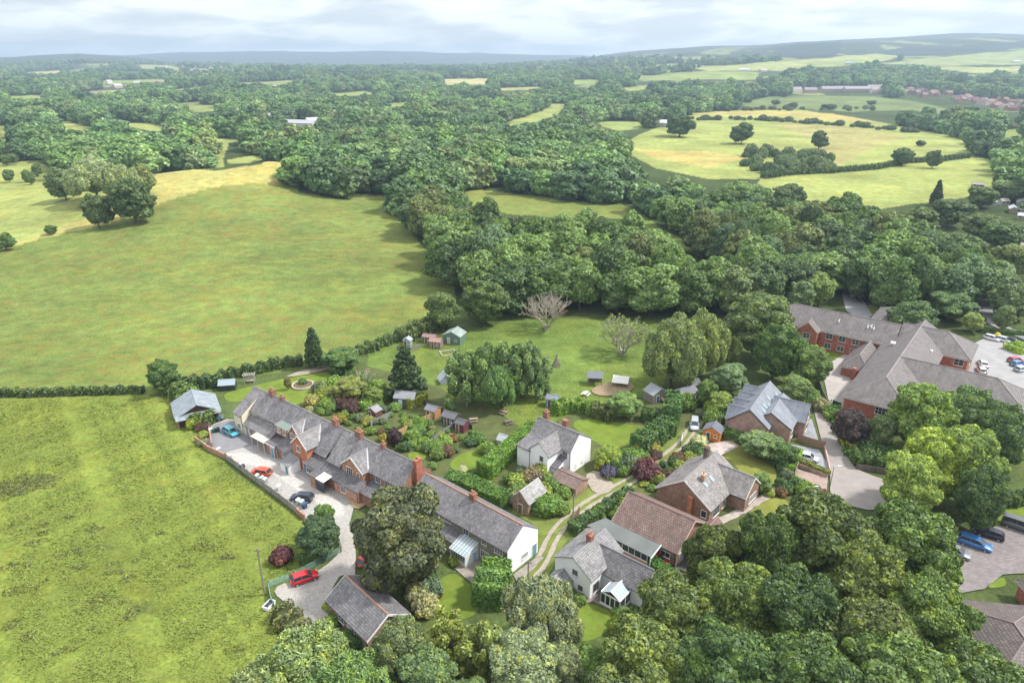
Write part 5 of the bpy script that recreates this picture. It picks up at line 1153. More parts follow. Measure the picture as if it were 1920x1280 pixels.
shed(853, 640, -20, 5.0, 4.2, 2.3, 3.5, (.12, .19, .14), (.27, .33, .31), 'green summerhouse with veranda at the top of the paddock', name='summerhouse', axis='y', roofm='clean_slate', dr=(.5, .5, .45))
shed(818, 650, -15, 3.2, 2.4, 1.9, 2.5, (.22, .16, .13), (.32, .20, .17), 'brown shed with reddish roof beside the green summerhouse')
shed(806, 641, -15, 3.6, 2.2, 1.8, 2.2, (.20, .15, .12), (.24, .17, .15), 'long low brown hen house behind the reddish roofed shed', name='hen_house', win=False)
shed(765, 648, -15, 2.0, 1.7, 1.8, 2.4, (.28, .34, .34), (.34, .38, .42), 'tiny grey blue shed alone on the paddock fence', axis='y')
shed(834, 716, 20, 2.6, 2.6, 1.0, 2.4, (.40, .45, .52), (.40, .45, .52), 'pale grey garden tent left of the birch clump', name='garden_tent', cat='tent', axis='y', win=False, dr=None, wallm='paint', roofm='paint')
shed(1036, 760, -20, 2.6, 2.0, 2.0, 2.6, (.16, .33, .40), (.22, .25, .29), 'turquoise shed behind the farmhouse chimney')
shed(1228, 748, 30, 4.2, 3.4, 2.1, 3.2, (.22, .20, .17), (.29, .31, .33), 'open fronted grey shed with timber stacked outside', name='open_shed', axis='y', dr=(.03, .13, .24), win=False)
shed(1282, 748, 30, 5.4, 3.6, 1.9, 2.8, (.14, .13, .12), (.19, .19, .21), 'dark slate coloured shed beside the open fronted shed')
shed(1297, 733, 10, 3.8, 2.4, 1.9, 2.4, (.10, .10, .09), (.15, .16, .18), 'dark flat shed under the silvery tree', lean=True, win=False)
shed(1336, 820, -30, 3.4, 3.0, 2.0, 3.0, (.62, .20, .03), (.145, .15, .185), 'bright orange shed with dark felt roof', axis='y', dr=(.08, .08, .08))
shed(428, 729, 10, 3.6, 2.0, 1.5, 2.3, (.18, .17, .16), (.40, .46, .52), 'small greenhouse with pale glass roof on the hedge line', name='greenhouse', cat='greenhouse', roofm='clear', wallm='glass', dr=None, win=False)
# pergola arbour
x, y = U(469, 717); ar = empty('garden_arbour', (x, y, 0), R(8), 'grey wooden arbour seat beside the greenhouse', 'arbour'); b = MB()
for sx in (-1.1, 1.1):
    for sy in (-.6, .6): b.box(sx - .07, sx + .07, sy - .07, sy + .07, 0, 2.1)
b.build('post', M['wood'], ar, (.40, .37, .33)); b = MB()
for i in range(8): b.box(-1.4 + i * .37, -1.3 + i * .37, -.9, .9, 2.1, 2.2)
b.build('rafter', M['wood'], ar, (.42, .40, .36)); b = MB(); b.box(-1, 1, -.1, .5, .4, .48); b.box(-1, 1, .5, .56, .48, 1.2); b.build('seat', M['wood'], ar, (.42, .36, .30))
# field shelters
def shelter(px, py, ang, L, W, hh, roofc, label):
    x, y = U(px, py); o = empty('field_shelter', (x, y, 0), R(ang), label, 'shelter', 'open shelters in the paddock'); b = MB()
    for sx in (-1, 1):
        for sy in (-1, 1): b.box(sx * L / 2 - .08, sx * L / 2 + .08, sy * W / 2 - .08, sy * W / 2 + .08, 0, hh)
    b.build('post', M['wood'], o, (.2, .15, .1)); b = MB(); b.slab((-L / 2 - .3, -W / 2 - .3, hh), (L / 2 + .3, -W / 2 - .3, hh), (L / 2 + .3, W / 2 + .3, hh + .5), (-L / 2 - .3, W / 2 + .3, hh + .5), .07); b.build('roof', M['paint'], o, roofc)
    b = MB(); b.box(-L / 2, L / 2, W / 2 - .09, W / 2 - .03, 0, hh); b.build('back_panel', M['wood'], o, (.18, .14, .11)); return o
shelter(1115, 719, -5, 3.0, 2.4, 2.0, (.13, .14, .17), 'dark roofed open shelter on the bare earth patch')
shelter(1163, 722, -15, 3.2, 2.6, 1.2, (.62, .62, .58), 'low white roofed shelter on the bare earth patch')
x, y = U(1043, 686); tp_ = empty('stick_wigwam', (x, y, 0), 0, 'grey wigwam of leaning branches in the paddock', 'wigwam'); b = MB()
for i in range(26): a = i * .2417; b.cyl((math.cos(a) * 1.15, math.sin(a) * 1.15, 0), (-math.cos(a) * .2, -math.sin(a) * .2, 2.9 + .3 * math.sin(i * 7)), .055, .03, 5)
b.build('branches', M['wood'], tp_, (.24, .20, .18))

# ------------------------------------------------------------ vehicles
def loft(b, st, mi=0, n=10):
    """st: (x, halfwidth, z0, z1, corner) stations -> rounded body"""
    rings = []
    for (x, hw, z0, z1, k) in st:
        rings.append([(x, hw * .86, z0), (x, hw, z0 + (z1 - z0) * .22), (x, hw, z0 + (z1 - z0) * .62), (x, hw * .95, z0 + (z1 - z0) * .86), (x, hw * k, z1), (x, -hw * k, z1), (x, -hw * .95, z0 + (z1 - z0) * .86), (x, -hw, z0 + (z1 - z0) * .62), (x, -hw, z0 + (z1 - z0) * .22), (x, -hw * .86, z0)])
    m_ = len(rings[0]); vs = [p for r_ in rings for p in r_]; fs = []
    for i in range(len(rings) - 1):
        for j in range(m_): fs.append((i * m_ + j, i * m_ + (j + 1) % m_, (i + 1) * m_ + (j + 1) % m_, (i + 1) * m_ + j))
    fs.append(tuple(range(m_))); fs.append(tuple((len(rings) - 1) * m_ + j for j in range(m_))[::-1]); b.add(vs, fs, mi)
KINDS = { # length, width, height, bonnet z, (roof x0, x1), (glass base x0, x1)
 'hatchback': (4.05, 1.76, 1.48, .93, (-1.45, .35), (-1.95, 1.10)),
 'estate_car': (4.65, 1.85, 1.60, 1.0, (-1.9, .45), (-2.25, 1.25)),
 'saloon_car': (4.55, 1.80, 1.42, .95, (-1.05, .40), (-1.85, 1.20)),
 'van': (5.0, 1.95, 1.95, 1.15, (-2.35, 1.15), (-2.45, 1.85)),
 'pickup': (5.2, 1.88, 1.75, 1.08, (-.65, .55), (-.8, 1.3))}
PROTO = {}
def make_car(kind):
    L, W, Hh, bz, (r0, r1), (g0, g1) = KINDS[kind]; h = L / 2; w = W / 2
    root = empty(kind if kind != 'pickup' else 'pickup_truck', (0, 0, 0)); b = MB()
    loft(b, [(-h, w * .80, .38, bz * .86, .8), (-h + .08, w * .93, .28, bz * .97, .86), (-h + .5, w, .22, bz + .03, .88), (-h * .3, w, .20, bz + .02, .9), (h * .15, w, .20, bz, .9), (h * .5, w * .99, .2, bz * .94, .86), (h * .82, w * .95, .22, bz * .84, .84), (h - .08, w * .84, .28, bz * .72, .8), (h, w * .72, .36, bz * .62, .8)])
    body = b.build('body', M['car'], root, smooth=True)
    for e_ in body.data.polygons: pass
    b = MB(); wt = w * .70; wb = w * .88
    P = [(g0, wb, bz - .02), (g1, wb, bz - .02), (r1, wt, Hh - .04), (r0, wt, Hh - .04)]
    vs = [(x_, y_, z_) for x_, y_, z_ in P] + [(x_, -y_, z_) for x_, y_, z_ in P]
    b.add(vs, [(0, 1, 2, 3), (4, 7, 6, 5), (1, 5, 6, 2), (0, 3, 7, 4), (3, 2, 6, 7), (0, 4, 5, 1)]); b.build('window', M['glass'], root)
    b = MB(); loft(b, [(r0 - .10, wt * .94, Hh - .07, Hh - .01, .85), (r0 + .25, wt * 1.03, Hh - .06, Hh + .02, .85), ((r0 + r1) / 2, wt * 1.04, Hh - .06, Hh + .045, .85), (r1 - .2, wt * 1.03, Hh - .06, Hh + .015, .85), (r1 + .08, wt * .94, Hh - .08, Hh - .03, .85)])
    for s_ in (-1, 1):
        for (xa, za, xb, zb, ya, yb) in ((g0, bz, r0, Hh - .03, wb, wt), (g1, bz, r1, Hh - .03, wb, wt), ((g0 + g1) / 2 - .1, bz, (r0 + r1) / 2, Hh - .03, wb, wt)):
            b.cyl((xa, s_ * (ya + .005), za), (xb, s_ * (yb + .005), zb), .05, n=5)
    b.build('roof', M['car'], root)
    for s_ in (-1, 1): b = MB(); b.box(g1 - .5, g1 - .3, s_ * (w + .02), s_ * (w + .14), bz + .0, bz + .14); b.build('mirror', M['car'], root)
    for sx, sy in ((1, 1), (1, -1), (-1, 1), (-1, -1)):
        b = MB(); x_ = sx * h * .62; b.cyl((x_, sy * (w - .2), .32), (x_, sy * (w + .01), .32), .32, n=16); wh = b.build('wheel', M['rubber'], root)
        b = MB(); b.cyl((x_, sy * (w - .02), .32), (x_, sy * (w + .03), .32), .20, n=12); b.build('rim', M['rim'], wh)
        b = MB()
        if sx > 0: b.box(h - .26, h - .03, sy * w * .56, sy * w * .86, bz * .60, bz * .76); b.build('headlight', M['clear'], root)
        else: b.box(-h - .01, -h + .12, sy * w * .62, sy * w * .90, bz * .66, bz * .90); b.build('tail_light', M['tail'], root)
    b = MB(); b.box(-h - .03, -h + .02, -.26, .26, .50, .62); b.build('number_plate', M['paint'], root, (.75, .6, .1))
    return root
def car(px, py, ang, kind, color, label, group=None, at=None):
    x, y = at or U(px, py, .6)
    if kind not in PROTO: c = PROTO[kind] = make_car(kind)
    else: c = clone(PROTO[kind])
    c.location = (x, y, float(hz(np.array([x]), np.array([y]))[0]) + .03); c.rotation_euler = (0, 0, R(ang)); tag(c, label, 'van' if kind == 'van' else 'car', group)
    if kind == 'pickup': tag(c, None, 'pickup')
    for k in c.children:
        if k.name.split('.')[0] in ('body', 'roof', 'mirror'): k.color = col4(color)
    return c
car(433, 809, -38, 'hatchback', (.05, .36, .44), 'teal hatchback parked on the yard near the cream house')
car(398, 783, 18, 'saloon_car', (.05, .09, .11), 'dark saloon with pale bonnet parked under the timber garage eaves')
car(489, 885, 165, 'hatchback', (.62, .07, .02), 'bright orange red hatchback parked along the yard fence')
car(566, 932, 172, 'hatchback', (.02, .028, .055), 'very dark blue hatchback parked at the lower end of the yard fence')
car(571, 1082, 30, 'hatchback', (.50, .012, .02), 'bright red hatchback parked on the gravel by the green metal gate')
car(690, 1046, 60, 'hatchback', (.42, .01, .02), 'red car mostly hidden under the huge olive brown tree')
car(1233, 1044, -60, 'hatchback', (.65, .012, .03), 'red car under the end of the long lean-to roof')
car(1302, 795, -105, 'estate_car', (.45, .48, .52), 'silver estate car on the grass track by the orange shed')
car(1514, 857, -25, 'hatchback', (.66, .68, .72), 'white silver hatchback on the block paved drive by the lane')
CPG = 'cars in the upper car park'
for px_, py_, a_, k_, c_, l_ in [(1860, 634, -52, 'hatchback', (.72, .72, .72), 'white car at the left end of the row along the upper hedge'), (1882, 637, -52, 'hatchback', (.62, .64, .68), 'second white car of the row along the upper hedge'),
 (1900, 640, -52, 'saloon_car', (.03, .04, .08), 'dark blue saloon in the row along the upper hedge'), (1918, 641, -52, 'saloon_car', (.015, .02, .03), 'black car at the right edge of the row along the upper hedge'),
 (1843, 682, 70, 'saloon_car', (.75, .75, .75), 'white car beside the care home end wing'), (1840, 694, 70, 'hatchback', (.7, .7, .7), 'second white car tucked against the care home roof'),
 (1904, 675, 15, 'hatchback', (.55, .02, .05), 'red car at the right of the upper car park'), (1909, 682, 15, 'hatchback', (.06, .22, .50), 'blue car next to the red car in the upper car park'), (1916, 692, 20, 'hatchback', (.50, .55, .60), 'silver car nearest below the blue car in the upper car park')]:
    car(px_, py_, a_, k_, c_, l_, CPG)
LPG = 'cars in the lower car park'
car(1828, 1018, -38, 'estate_car', (.04, .17, .42), 'bright blue car in the lower car park', LPG)
car(1855, 1000, -35, 'hatchback', (.012, .014, .03), 'black car with red tail lights in the lower car park', LPG).rotation_euler[2] = R(145)
car(1912, 986, -40, 'van', (.10, .11, .12), 'dark grey van at the right edge of the lower car park', LPG)
car(1792, 1034, -38, 'hatchback', (.25, .27, .3), 'grey car half hidden by the oak at the lower car park', LPG)
WPG = 'cars in the wooded parking bay'
for px_, py_, k_, c_, l_ in [(1586, 534, 'hatchback', (.5, .01, .03), 'red car deepest in the wooded parking bay'), (1592, 543, 'estate_car', (.45, .48, .5), 'pale silver car in the wooded parking bay'), (1600, 549, 'saloon_car', (.03, .03, .05), 'dark saloon in the wooded parking bay'), (1607, 554, 'hatchback', (.7, .72, .75), 'white car nearest the end of the wooded parking bay')]:
    car(px_, py_, -8, k_, c_, l_, WPG)

# ------------------------------------------------------------ far houses
def far_house(x, y, ang, L, W, e, r, wc_, rc2, label, group, name='house', cat='house'):
    z = float(hz(np.array([x]), np.array([y]))[0]); o = empty(name, (x, y, z), R(ang), label, cat, group)
    Block(o, -L / 2, L / 2, -W / 2, W / 2, e, e, r, wall=('render', wc_), roof=('render', rc2), gut=False, oh=.3)
    for k in range(max(2, int(L / 4))): window(o, 'f', -W / 2, -L / 2 + L * (k + .5) / max(2, int(L / 4)), 1, 1.6, 1.3, 1, 1)
    return o
VG = 'long grey terraces beyond the far fields'
for px_, py_, L, wc_, rc2, l_ in [(1487, 174, 28, (.75, .72, .68), (.32, .28, .28), 'pale fronted terrace at the left end of the far village'), (1518, 175, 22, (.35, .25, .22), (.26, .22, .24), 'low brown terrace in the far village'),
 (1560, 173, 42, (.35, .28, .26), (.30, .27, .30), 'long grey roofed terrace in the far village'), (1606, 173, 48, (.33, .26, .24), (.33, .29, .31), 'longest grey terrace of the far village'), (1645, 175, 24, (.6, .5, .44), (.36, .27, .26), 'reddish house block at the right end of the far terraces'), (1640, 170, 30, (.4, .3, .28), (.28, .25, .27), 'grey block behind the reddish houses of the far village')]:
    x, y = UT(px_, py_); far_house(x, y, 4, L * 1.25, 11, 7, 12, wc_, rc2, l_, VG, name='far_terrace', cat='terrace')
EG = 'red brick houses of the far estate'; k = 0; rr = random.Random(3)
for i in range(64):
    px_ = rr.uniform(1695, 1925); py_ = 172 + (px_ - 1695) * .10 + rr.uniform(-6, 14) * (.4 + (px_ - 1695) / 260)
    x, y = UT(px_, py_); far_house(x, y, rr.choice([20, -70, 22, -68]), rr.uniform(12, 20), 9, 5.2, 8.6, rr.choice([(.26, .14, .11), (.30, .17, .14), (.5, .42, .38)]), rr.choice([(.20, .11, .10), (.17, .13, .13), (.22, .13, .11)]), 'red roofed house of the far estate at the right', EG, name='estate_house')
for px_, py_, L, W_, wc_, rc2, l_ in [(566, 238, 46, 22, (.6, .6, .6), (.36, .36, .38), 'wide low club house roof beyond the golf course'), (510, 224, 14, 12, (.6, .6, .58), (.5, .5, .5), 'small pale building left of the club house'), (590, 233, 20, 14, (.75, .75, .75), (.45, .45, .48), 'pale low building at the right of the club house'),
 (1240, 238, 16, 10, (.5, .5, .5), (.6, .6, .62), 'white farm building at the edge of the far fields'), (1395, 134, 30, 16, (.6, .6, .58), (.55, .56, .58), 'pale far farm shed'), (1430, 135, 26, 14, (.5, .45, .42), (.45, .4, .4), 'brown far farm building'), (1592, 121, 24, 12, (.5, .5, .5), (.4, .4, .42), 'lone farm on the far hillside'), (1905, 118, 30, 14, (.7, .68, .62), (.4, .4, .4), 'farm on the far right hillside')]:
    x, y = UT(px_, py_); far_house(x, y, rr.choice([8, -20, 30]), L, W_, 5, 8, wc_, rc2, l_, 'far farm and club buildings', name='far_building', cat='building')
AG = 'allotment sheds at the right edge'
for i, (px_, py_) in enumerate([(1832, 352), (1890, 357), (1915, 352), (1868, 372), (1905, 368), (1880, 384), (1912, 386), (1898, 398), (1915, 412), (1885, 366), (1905, 440), (1915, 468), (1902, 488), (1916, 335), (1895, 328), (1850, 385), (1919, 400)]):
    x, y = UT(px_, py_); far_house(x, y, rr.choice([10, -30, 60]), rr.uniform(4, 9), rr.uniform(2.6, 4), 2.2, 3.2, rr.choice([(.4, .4, .4), (.25, .2, .15), (.3, .3, .3)]), rr.choice([(.45, .46, .48), (.22, .23, .25), (.32, .28, .25)]), 'low allotment building at the right edge', AG, name='allotment_shed', cat='shed')
for i in range(60):
    px_ = rr.uniform(300, 480) if i < 40 else rr.uniform(0, 640); py_ = rr.uniform(128, 146) if i < 40 else rr.uniform(136, 172)
    x, y = UT(px_, py_); far_house(x, y, rr.choice([10, -30, 60]), rr.uniform(14, 26), 12, 6, 11, rr.choice([(.75, .72, .68), (.5, .38, .32)]), rr.choice([(.4, .25, .2), (.45, .42, .42)]), 'tiny pale house among trees in the hazy valley', 'hazy valley houses', name='distant_house')
# ------------------------------------------------------------ ground sheets
def smooth_poly(P, it=2):
    for _ in range(it):
        Q = []
        for i in range(len(P)):
            a, b_ = np.array(P[i]), np.array(P[(i + 1) % len(P)]); Q += [a * .78 + b_ * .22, a * .22 + b_ * .78]
        P = Q
    return [tuple(p) for p in P]
LEVEL = [0.02]
def sheet(name, px, mat, color, smooth=1, kind='structure', label=None):
    LEVEL[0] += .004; P = smooth_poly([U(*p) for p in px], smooth); b = MB(); b.add([(x, y, LEVEL[0]) for x, y in P], [tuple(range(len(P)))])
    o = b.build(name, M[mat], None, color); o['kind'] = kind; return o
def strip(name, px, width, off, mat, color, world=None):
    LEVEL[0] += .004
    P = [Vector(U(*p)) for p in px]; Q = []
    for i in range(len(P) - 1):            # Catmull-Rom
        p0, p1, p2, p3 = P[max(i - 1, 0)], P[i], P[i + 1], P[min(i + 2, len(P) - 1)]
        for k in range(6):
            t = k / 6; Q.append(.5 * ((2 * p1) + (p2 - p0) * t + (2 * p0 - 5 * p1 + 4 * p2 - p3) * t * t + (3 * p1 - p0 - 3 * p2 + p3) * t ** 3))
    Q.append(P[-1]); vs = []; rs = random.Random(len(px))
    for i, q in enumerate(Q):
        d = (Q[min(i + 1, len(Q) - 1)] - Q[max(i - 1, 0)]).normalized(); n = Vector((-d.y, d.x)); w0 = width * rs.uniform(.38, .6); w1 = width * rs.uniform(.38, .6)
        for s_ in (off - w0, off + w1): vs.append((*(q + n * s_), LEVEL[0]))
    b = MB(); b.add(vs, [(2 * i, 2 * i + 1, 2 * i + 3, 2 * i + 2) for i in range(len(Q) - 1)]); o = b.build(name, M[mat], None, color); o['kind'] = 'structure'; return o
LW = (.135, .195, .030); LW2 = (.19, .205, .050)
LAWNS = [
 [(415, 738), (480, 722), (560, 703), (622, 696), (612, 725), (580, 748), (540, 765), (500, 742), (430, 757)],
 [(1066, 795), (1100, 781), (1200, 800), (1245, 792), (1195, 832), (1150, 842), (1120, 832)],
 [(812, 1095), (850, 1070), (885, 1098), (905, 1125), (890, 1155), (850, 1165), (815, 1150)],
 [(1072, 1145), (1100, 1128), (1158, 1150), (1140, 1185), (1100, 1205), (1066, 1195)],
 [(838, 868), (880, 842), (922, 852), (905, 880), (860, 890)], [(850, 895), (900, 888), (930, 905), (890, 915)], [(760, 850), (800, 842), (800, 860), (775, 868)],
 [(745, 808), (775, 800), (770, 815), (750, 822)],
 [(1850, 960), (1935, 945), (1935, 985), (1835, 998)], [(1845, 1103), (1880, 1078), (1890, 1100)],
 [(1545, 660), (1575, 650), (1605, 668), (1580, 680)], [(1556, 760), (1575, 735), (1585, 745), (1572, 775)], [(1832, 665), (1860, 660), (1862, 672), (1834, 676)],
 [(1390, 795 + 10), (1385, 780), (1376, 775), (1366, 790)]]
YL = [[(1350, 858), (1382, 824), (1412, 838), (1452, 875), (1458, 902), (1425, 928), (1400, 905), (1372, 862)], [(1378, 988), (1410, 955), (1440, 934), (1472, 934), (1482, 950), (1445, 985), (1405, 1003)], [(1615, 577), (1636, 570), (1650, 582), (1632, 597)], [(1548, 700), (1560, 690), (1565, 730), (1550, 745)]]
for p in [[(430, 770), (560, 690), (700, 680), (1010, 800), (1000, 920), (820, 930), (600, 790)], [(1030, 770), (1290, 740), (1520, 760), (1560, 900), (1480, 1000), (1340, 1060), (1050, 930)]]:
    sheet('garden_ground', p, 'lawn', (.085, .105, .040), 2)
sheet('grass_verge', [(940, 1150), (1000, 1060), (1012, 985), (940, 955), (1080, 925), (1190, 880), (1290, 795), (1325, 785), (1295, 830), (1225, 893), (1110, 965), (1062, 1010), (1040, 1060), (985, 1140)], 'lawn', (.145, .185, .045), 1)
for p in LAWNS: sheet('lawn', p, 'lawn', LW, 2)
for p in YL: sheet('lawn', p, 'lawn', (.19, .205, .045), 2)
sheet('gravel_yard', [(388, 800), (436, 782), (470, 812), (520, 848), (565, 872), (630, 915), (665, 945), (655, 985), (640, 1005), (622, 980), (590, 985), (560, 962), (470, 897), (420, 858), (384, 836)], 'gravel', (.34, .325, .31))
sheet('tarmac_apron', [(392, 800), (440, 784), (462, 812), (492, 832), (460, 838), (412, 852), (394, 838)], 'tarmac', (.20, .20, .215), 1)
sheet('gravel_wheel_tracks', [(412, 850), (500, 850), (600, 915), (650, 950), (640, 975), (590, 940), (500, 880), (430, 862)], 'gravel', (.42, .40, .375), 2)
sheet('gravel_turning', [(640, 985), (662, 985), (668, 1040), (665, 1090), (640, 1075), (622, 1105), (612, 1150), (628, 1185), (645, 1225), (600, 1220), (580, 1183), (548, 1140), (512, 1112), (522, 1097), (570, 1085), (610, 1062), (638, 1036), (634, 1005)], 'gravel', (.36, .335, .31))
TRK = [(955, 1150), (985, 1090), (1010, 1062), (1024, 1035), (1042, 1000), (1068, 972), (1105, 944), (1150, 919), (1190, 897), (1238, 866), (1278, 832), (1297, 806), (1320, 780)]
strip('track', TRK, .75, .75, 'gravel', (.33, .29, .24)); strip('track', TRK, .75, -.75, 'gravel', (.33, .29, .24))
sheet('farm_drive', [(1094, 893), (1118, 880), (1150, 902), (1146, 924), (1115, 928)], 'gravel', (.32, .275, .23))
sheet('cottage_patio', [(852, 1066), (880, 1038), (912, 1055), (908, 1105), (882, 1092)], 'paving', (.30, .26, .22), 0)
sheet('stone_strip', [(962, 1078), (1010, 1042), (1020, 1046), (970, 1092)], 'paving', (.28, .25, .22), 0)
sheet('patio', [(1060, 1120), (1085, 1102), (1140, 1108), (1182, 1140), (1158, 1150), (1110, 1128), (1070, 1146)], 'paving', (.20, .165, .15), 0)
sheet('side_patio', [(1182, 1140), (1222, 1100), (1250, 1120), (1200, 1160)], 'paving', (.22, .18, .165), 0)
sheet('tiled_house_yard', [(1222, 1050), (1275, 1035), (1335, 1050), (1330, 1080), (1260, 1080)], 'tarmac', (.09, .085, .085), 0)
strip('garden_path', [(1335, 985), (1372, 968), (1408, 948), (1450, 922), (1482, 898), (1500, 882)], 1.5, 0, 'paving', (.40, .35, .31))
sheet('shed_patio', [(1300, 868), (1330, 832), (1372, 826), (1385, 838), (1345, 858), (1320, 878)], 'paving', (.42, .36, .33), 0)
sheet('block_drive', [(1495, 790), (1522, 786), (1536, 832), (1495, 823)], 'paving', (.29, .305, .33), 0)
sheet('block_drive', [(1478, 833), (1535, 844), (1557, 878), (1553, 891), (1494, 871), (1490, 850)], 'paving', (.29, .305, .33), 0)
sheet('brick_drive', [(1494, 881), (1552, 896), (1549, 930), (1518, 915), (1488, 900)], 'paving', (.34, .25, .22), 0)
sheet('lane', [(1520, 745), (1532, 745), (1545, 775), (1562, 800), (1588, 858), (1605, 880), (1650, 898), (1690, 905), (1690, 945), (1640, 960), (1575, 945), (1556, 930), (1557, 890), (1546, 850), (1533, 800)], 'tarmac', (.29, .26, .245), 1)
sheet('care_home_paving', [(1540, 690), (1600, 655), (1640, 680), (1590, 740), (1572, 790), (1560, 800), (1552, 745)], 'tarmac', (.36, .33, .31), 1)
sheet('car_park', [(1790, 720), (1826, 645), (1850, 632), (1940, 650), (1940, 735), (1880, 720)], 'tarmac', (.30, .295, .30), 0)
sheet('parking_bays', [(1848, 638), (1860, 628), (1940, 640), (1940, 654)], 'paving', (.30, .24, .22), 0)
strip('road', [(1842, 560), (1856, 590), (1875, 612), (1905, 626), (1960, 640)], 4.5, 0, 'tarmac', (.24, .235, .24))
sheet('lower_car_park', [(1780, 1000), (1845, 990), (1935, 982), (1935, 1075), (1880, 1078), (1845, 1105), (1790, 1115)], 'paving', (.21, .185, .182), 0)
sheet('wooded_road', [(1574, 528), (1592, 528), (1618, 562), (1640, 600), (1588, 590), (1580, 560)], 'tarmac', (.30, .295, .31), 1)
sheet('bare_earth', [(1106, 733), (1130, 718), (1180, 714), (1192, 730), (1150, 744), (1118, 742)], 'gravel', (.27, .205, .13), 2)
sheet('patio', [(790, 838), (815, 822), (850, 812), (862, 822), (838, 834), (822, 850)], 'gravel', (.38, .31, .25), 1)
sheet('rockery_bed', [(533, 708), (560, 697), (610, 686), (640, 684), (625, 692), (560, 706)], 'gravel', (.30, .26, .20), 1)
sheet('sandy_corner', [(648, 975 - 40), (675, 925), (690, 945), (668, 958)], 'gravel', (.40, .29, .17), 1)

# ------------------------------------------------------------ hedges
def hedge(px, wd, ht, color, label, group=None, name='hedge', dens=85, size=.22, rough=.12, world=False):
    P = [np.array(p if world else (UT(*p) if p[1] < 700 else U(*p))) for p in px]; cen = P[0]; z0 = float(hz(cen[:1], cen[1:])[0])
    rs = np.random.RandomState(int(abs(P[0][0] * 31 + P[0][1] * 17)) % 9999); Q = []; ex = []
    for i in range(len(P) - 1):
        a, b_ = P[i], P[i + 1]; L = np.linalg.norm(b_ - a); d = (b_ - a) / L; n_ = np.array([-d[1], d[0]])
        n = int(L * (wd + 2 * ht) * dens); t = rs.uniform(0, L, n); s = rs.uniform(0, 1, n) * (wd + 2 * ht)
        wob = 1 + rough * np.sin(t * 1.3 + i) + rough * .7 * np.sin(t * 3.7) 
        off = np.where(s < ht, -wd / 2, np.where(s > ht + wd, wd / 2, s - ht - wd / 2)); z = np.where(s < ht, s, np.where(s > ht + wd, wd + 2 * ht - s, ht))
        off = off * wob; z = z * (1 + rough * np.sin(t * 2.1 + 2) * .8); nn = np.stack([n_[0] * np.sign(off) * (z < ht * .93), n_[1] * np.sign(off) * (z < ht * .93), (z > ht * .9) * 1.0], 1)
        pts = np.stack([a[0] + d[0] * t + n_[0] * off, a[1] + d[1] * t + n_[1] * off, z], 1) + rs.normal(size=(n, 3)) * size * .3
        pts[:, 2] += hz(pts[:, 0], pts[:, 1])
        nn = nn + rs.normal(size=(n, 3)) * .6; nn /= np.linalg.norm(nn, axis=1)[:, None]; aa = np.cross(nn, rs.normal(size=(n, 3))); aa /= np.linalg.norm(aa, axis=1)[:, None]; bb = np.cross(nn, aa)
        sz = size * rs.uniform(.6, 1.3, (n, 1)) * .5; Q.append(np.stack([pts - aa * sz - bb * sz, pts + aa * sz - bb * sz, pts + aa * sz + bb * sz, pts - aa * sz + bb * sz], 1))
        m_ = max(1, int(L / 6))
        for k in range(m_):
            A_, B_ = a + (b_ - a) * k / m_, a + (b_ - a) * (k + 1) / m_; w2 = wd * .42; h2 = ht * .9; zA, zB = hz(np.array([A_[0]]), np.array([A_[1]]))[0], hz(np.array([B_[0]]), np.array([B_[1]]))[0]
            v = np.array([[*(A_ - n_ * w2), zA - .3], [*(A_ + n_ * w2), zA - .3], [*(A_ + n_ * w2 * .8), zA + h2], [*(A_ - n_ * w2 * .8), zA + h2], [*(B_ - n_ * w2), zB - .3], [*(B_ + n_ * w2), zB - .3], [*(B_ + n_ * w2 * .8), zB + h2], [*(B_ - n_ * w2 * .8), zB + h2]])
            ex.append((v, np.array([(0, 1, 2, 3), (4, 5, 6, 7), (0, 3, 7, 4), (1, 2, 6, 5), (3, 2, 6, 7)]), 0))
    for (a, b_) in ((P[0], P[1]), (P[-1], P[-2])):       # leafy ends
        d = (a - b_) / np.linalg.norm(a - b_); n_ = np.array([-d[1], d[0]]); n = int(wd * ht * dens * 1.3); s = rs.uniform(-.5, .5, n) * wd; z = rs.uniform(0, 1.05, n) * ht
        pts = np.stack([a[0] + n_[0] * s + d[0] * .15, a[1] + n_[1] * s + d[1] * .15, z + float(hz(a[:1], a[1:])[0])], 1) + rs.normal(size=(n, 3)) * size * .4
        nn = np.array([d[0], d[1], .3]) + rs.normal(size=(n, 3)) * .6; nn /= np.linalg.norm(nn, axis=1)[:, None]; aa = np.cross(nn, rs.normal(size=(n, 3))); aa /= np.linalg.norm(aa, axis=1)[:, None]; bb = np.cross(nn, aa)
        sz = size * rs.uniform(.6, 1.3, (n, 1)) * .5; Q.append(np.stack([pts - aa * sz - bb * sz, pts + aa * sz - bb * sz, pts + aa * sz + bb * sz, pts - aa * sz + bb * sz], 1))
    q = np.concatenate(Q) - np.array([*cen, z0]); ex = [(v - np.array([*cen, z0]), f, k) for v, f, k in ex]
    me = quads_mesh(name, q, [M['leaf']], ex); o = bpy.data.objects.new(name, me); COL.objects.link(o); o.location = (*cen, z0); o.color = col4(color); return tag(o, label, 'hedge', group)
hedge([(-40, 742), (60, 742), (150, 739), (268, 736)], 1.5, 1.5, (.05, .075, .028), 'low dark field hedge across the left of the photo', dens=35, size=.3, rough=.25)
hedge([(308, 720), (340, 745), (372, 778), (384, 800)], 3.5, 2.6, (.065, .10, .032), 'overgrown hedge beside the timber garage', dens=30, size=.34, rough=.3)
hedge([(318, 726), (365, 728), (415, 722)], 2.6, 2.6, (.040, .068, .028), 'thick dark hedge between the corner tree and the greenhouse', dens=35, size=.3, rough=.25)
